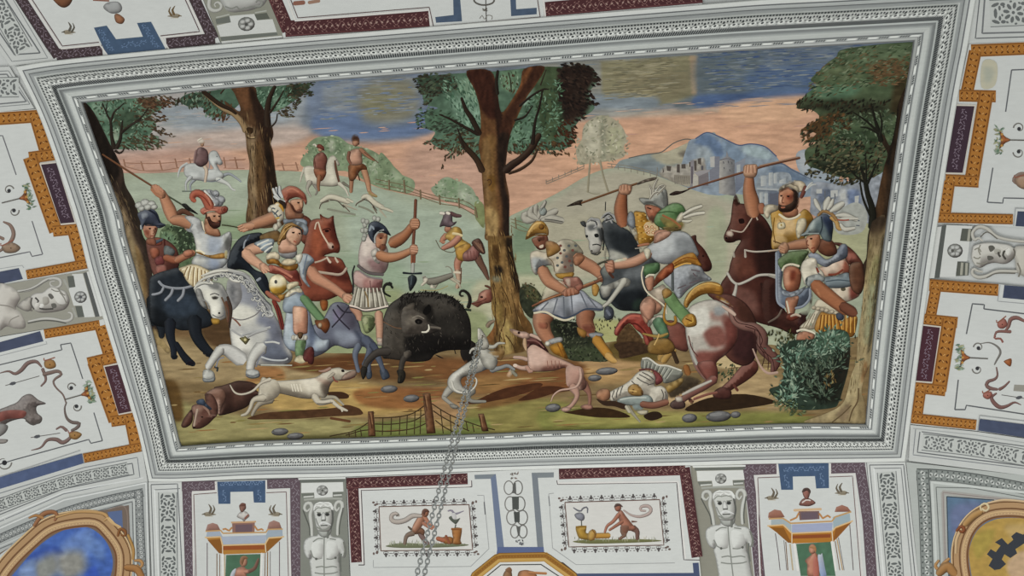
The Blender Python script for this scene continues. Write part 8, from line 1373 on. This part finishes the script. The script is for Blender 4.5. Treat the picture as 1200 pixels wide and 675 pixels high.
ot = Thing('octagon_medallion', 'gilt octagonal frame round brown figures at the bottom centre', 'medallion', (610, 670)); ground(ot, '584,649 639,649 676,680 690,760 540,760 556,676', 'd6d5d0')
with Part('gold_frame', ot):
    R = Run('540,740 556,676 584,653.5 639,652.5 672,676 690,740', 11, smooth=False); R.fill('ad8440'); R.fill('94662c', -.3, .1); R.fill('c29c58', .12, .4); R.line('7a5224', -.46, .8); R.dashes('7d5528', (-.1,), 3.5, .08, .06, False)
lines(ot, [('556,740 570,676 587,662 634,661.5 656,676 668,740', '3f403f', 1.2)])
with Part('figures', ot): P('8f6a4a', '590,680 590,672 596,666 600,672 599,684', .5); P('7d5a40', '592,668 597,664.5 600,668 598,672', .3); P('a06a44', '607,672 614,668 622,669 628,672 632,690 608,690', .5, streak=(.3, 2, 2)); S('b07a50', '620,671 640,672', 3, .4)
t = Thing('painted_medallion', 'round tan medallion in a gilt scrolled frame at the lower right corner', 'medallion', (1150, 640))
medallion_ground(t, [('b6bab5', '1062,541.5 1200,557 1270,571 1270,760 1086,760 1077,680')])
with Part('guilloche_band', t):
    for s, a in (('1074,556 1100,557 1140,561.5 1200,572.5 1270,588', 13), ('1081,551 1084,600 1087,680 1092,760', 14)):
        R = Run(s, a); R.fill('8a8f8b'); R.line('565a58', -.5, 1.2); R.line('5f6360', .5, .8); R.dashes('c9ccc7', (0,), 6.5, .25, .17, False); R.dashes('565b59', (-.34, .34), 6.5, .1, .08, False); R.dashes('5a5e5c', (0,), 6.5, .08, .14, False)
lines(t, [('1270,598 1200,583 1140,572 1097,571 1101,640 1104,720', '6f7370', 1), ('1270,590 1200,577 1092,565 1096,640 1099,720', 'ccd0cb', 3), ('1270,604 1200,588 1105,577 1108,660', 'a9a6a0', 5), ('1270,604 1200,588 1105,577 1108,660', '8d807c', .8)])
with Part('blue_spandrel', t): P('5f7890', '1109.5,582 1150,585 1200,592 1270,604 1270,680 1112,680', smooth=False, streak=(.14, 9, 5), gl=[('6d7898', '1115,595 1150,590 1140,620 1118,630', 8)]); S('3f4a54', '1112,680 1109.5,582 1165,586', 1.2, 0, smooth=False)
with Part('tan_field', t): P('b3934f', '1142,690 1136,658 1136.5,641 1145,622 1160,611 1179,607 1210,609 1260,620 1270,760 1160,760', grid=3, streak=(.1, 8, 5), gl=[('bda068', '1180,615 1260,620 1260,650 1200,640', 8), ('a8934a', '1140,630 1165,620 1160,640 1145,655', 6), ('b9c2dc', '1190,670 1200,658 1230,660 1230,700 1190,690', 8), ('c4a684', '1180,660 1200,645 1230,660 1190,680', 6)])
with Part('dark_stepped_patch', t, 'dark stepped break in the tan field'): P('3c3f45', '1185,628.5 1191,623.5 1199,626.5 1204,622 1214,628 1208,640 1200,637 1190,643.5 1192,648.5 1184,654 1177,649.5 1174,655.5 1179,661 1172,667 1165,668 1167.5,669.5 1158.5,663 1163,655 1156.5,649.5 1161,643.5 1167,647 1172.5,639.5 1166,635.5 1174,630.5 1181,638 1187.5,632.5', smooth=False)
gold_frame(t, '1132,700 1125,660 1127,634 1138,613 1156,600 1180,596 1210,599 1270,614', 21, [
    ('1120,648 1121,632 1127,619', [3, 4, 4], 'd4b488'), ('1121,622 1126,617 1130,620 1127,624 1124,621', [3, 4, 5, 4, 2], '8a5030'), ('1131,614 1140,605 1149,600', [8, 9, 8], 'b58c58'), ('1150,598 1149,593 1155,590 1159,595 1155,599 1151,596', [2, 2.4, 2.6, 2.6, 2.4, 2], 'dac8a0'), ('1158,589.5 1178,586 1210,589', [2.4, 2.6, 2.4], 'd6b890'), ('1100,657 1096,663 1101,668 1105,661 1112,655', [3, 4, 4, 4, 4], 'b98d5c'), ('1100,672 1110,664 1118,672', [9, 12, 10], 'a67a4a')])
# ------------------------------------------------------------------ the doubled chain that hangs straight down from the middle of the fresco
steel = bpy.data.materials.new('tarnished_steel'); steel.use_nodes = True
b_ = steel.node_tree.nodes['Principled BSDF']; b_.inputs['Metallic'].default_value = 0.35; b_.inputs['Roughness'].default_value = 0.5; b_.inputs['Base Color'].default_value = (.36, .38, .37, 1)
n_ = steel.node_tree.nodes.new('ShaderNodeTexNoise'); n_.inputs['Scale'].default_value = 60; r_ = steel.node_tree.nodes.new('ShaderNodeValToRGB')
r_.color_ramp.elements[0].color = (.17, .18, .18, 1); r_.color_ramp.elements[1].color = (.58, .60, .58, 1); steel.node_tree.links.new(n_.outputs['Fac'], r_.inputs['Fac']); steel.node_tree.links.new(r_.outputs['Color'], b_.inputs['Base Color'])
HOOK = plane_pt((563, 398)); PITCH = 0.031
def ring_mesh(name, rx, rz, r, n=20, m=7):
    V, Fc = [], []
    for i in range(n):
        a = 2 * math.pi * i / n; c = Vector((math.cos(a) * rx, 0, math.sin(a) * rz)); t = Vector((math.cos(a) / rx, 0, math.sin(a) / rz)).normalized()
        for j in range(m):
            q = 2 * math.pi * j / m; V.append(c + t * (math.cos(q) * r) + Vector((0, math.sin(q) * r, 0)))
    for i in range(n):
        for j in range(m): Fc.append([i * m + j, ((i + 1) % n) * m + j, ((i + 1) % n) * m + (j + 1) % m, i * m + (j + 1) % m])
    me = bpy.data.meshes.new(name); me.from_pydata([tuple(v) for v in V], [], Fc); me.materials.append(steel)
    for p in me.polygons: p.use_smooth = True
    return me
link_me = ring_mesh('chain_link', 0.0095, 0.0188, 0.0032)
hk = bpy.data.objects.new('ceiling_hook', None); COL.objects.link(hk); hk.location = HOOK; hk['label'] = 'small steel eye fixed to the fresco where the chain begins'; hk['category'] = 'hook'; hk.empty_display_size = .05
for nm, me, loc in (('eye', ring_mesh('eye', 0.012, 0.016, 0.003), (0, 0, -0.012)), ('rosette', ring_mesh('rosette', 0.009, 0.004, 0.004), (0, 0, -0.001))):
    o = bpy.data.objects.new(nm, me); COL.objects.link(o); o.parent = hk; o.location = loc
drop = 0.0
for s_, lab in ((-1, 'left strand of the doubled steel chain hanging from the fresco'), (1, 'right strand of the doubled steel chain hanging from the fresco')):
    root = bpy.data.objects.new('hanging_chain', None); COL.objects.link(root); root.location = HOOK; root['label'] = lab; root['category'] = 'chain'; root['group'] = 'strands of the doubled chain'; root.empty_display_size = .05
    side_v = Vector((1.0, 0, 0)); k = 0; z = 0.03
    while True:
        q = np.array(HOOK) + (0, 0, -z); c = RW.T @ (q - EYE); py = 337.5 + F_PX * c[1] / c[2]
        if py > 735 or k > 98: break
        sep = (0.0132 + 0.0030 * min(1.0, z / 1.3)) * s_
        o = bpy.data.objects.new('link', link_me); COL.objects.link(o); o.parent = root; o.location = (sep, 0, -z); o.rotation_euler = (0, .06 * s_, (0.5 if k % 2 else 2.07) + .1 * s_)
        z += PITCH; k += 1
    print('chain links', k, 'drop', z, 'px/m end', F_PX / c[2])
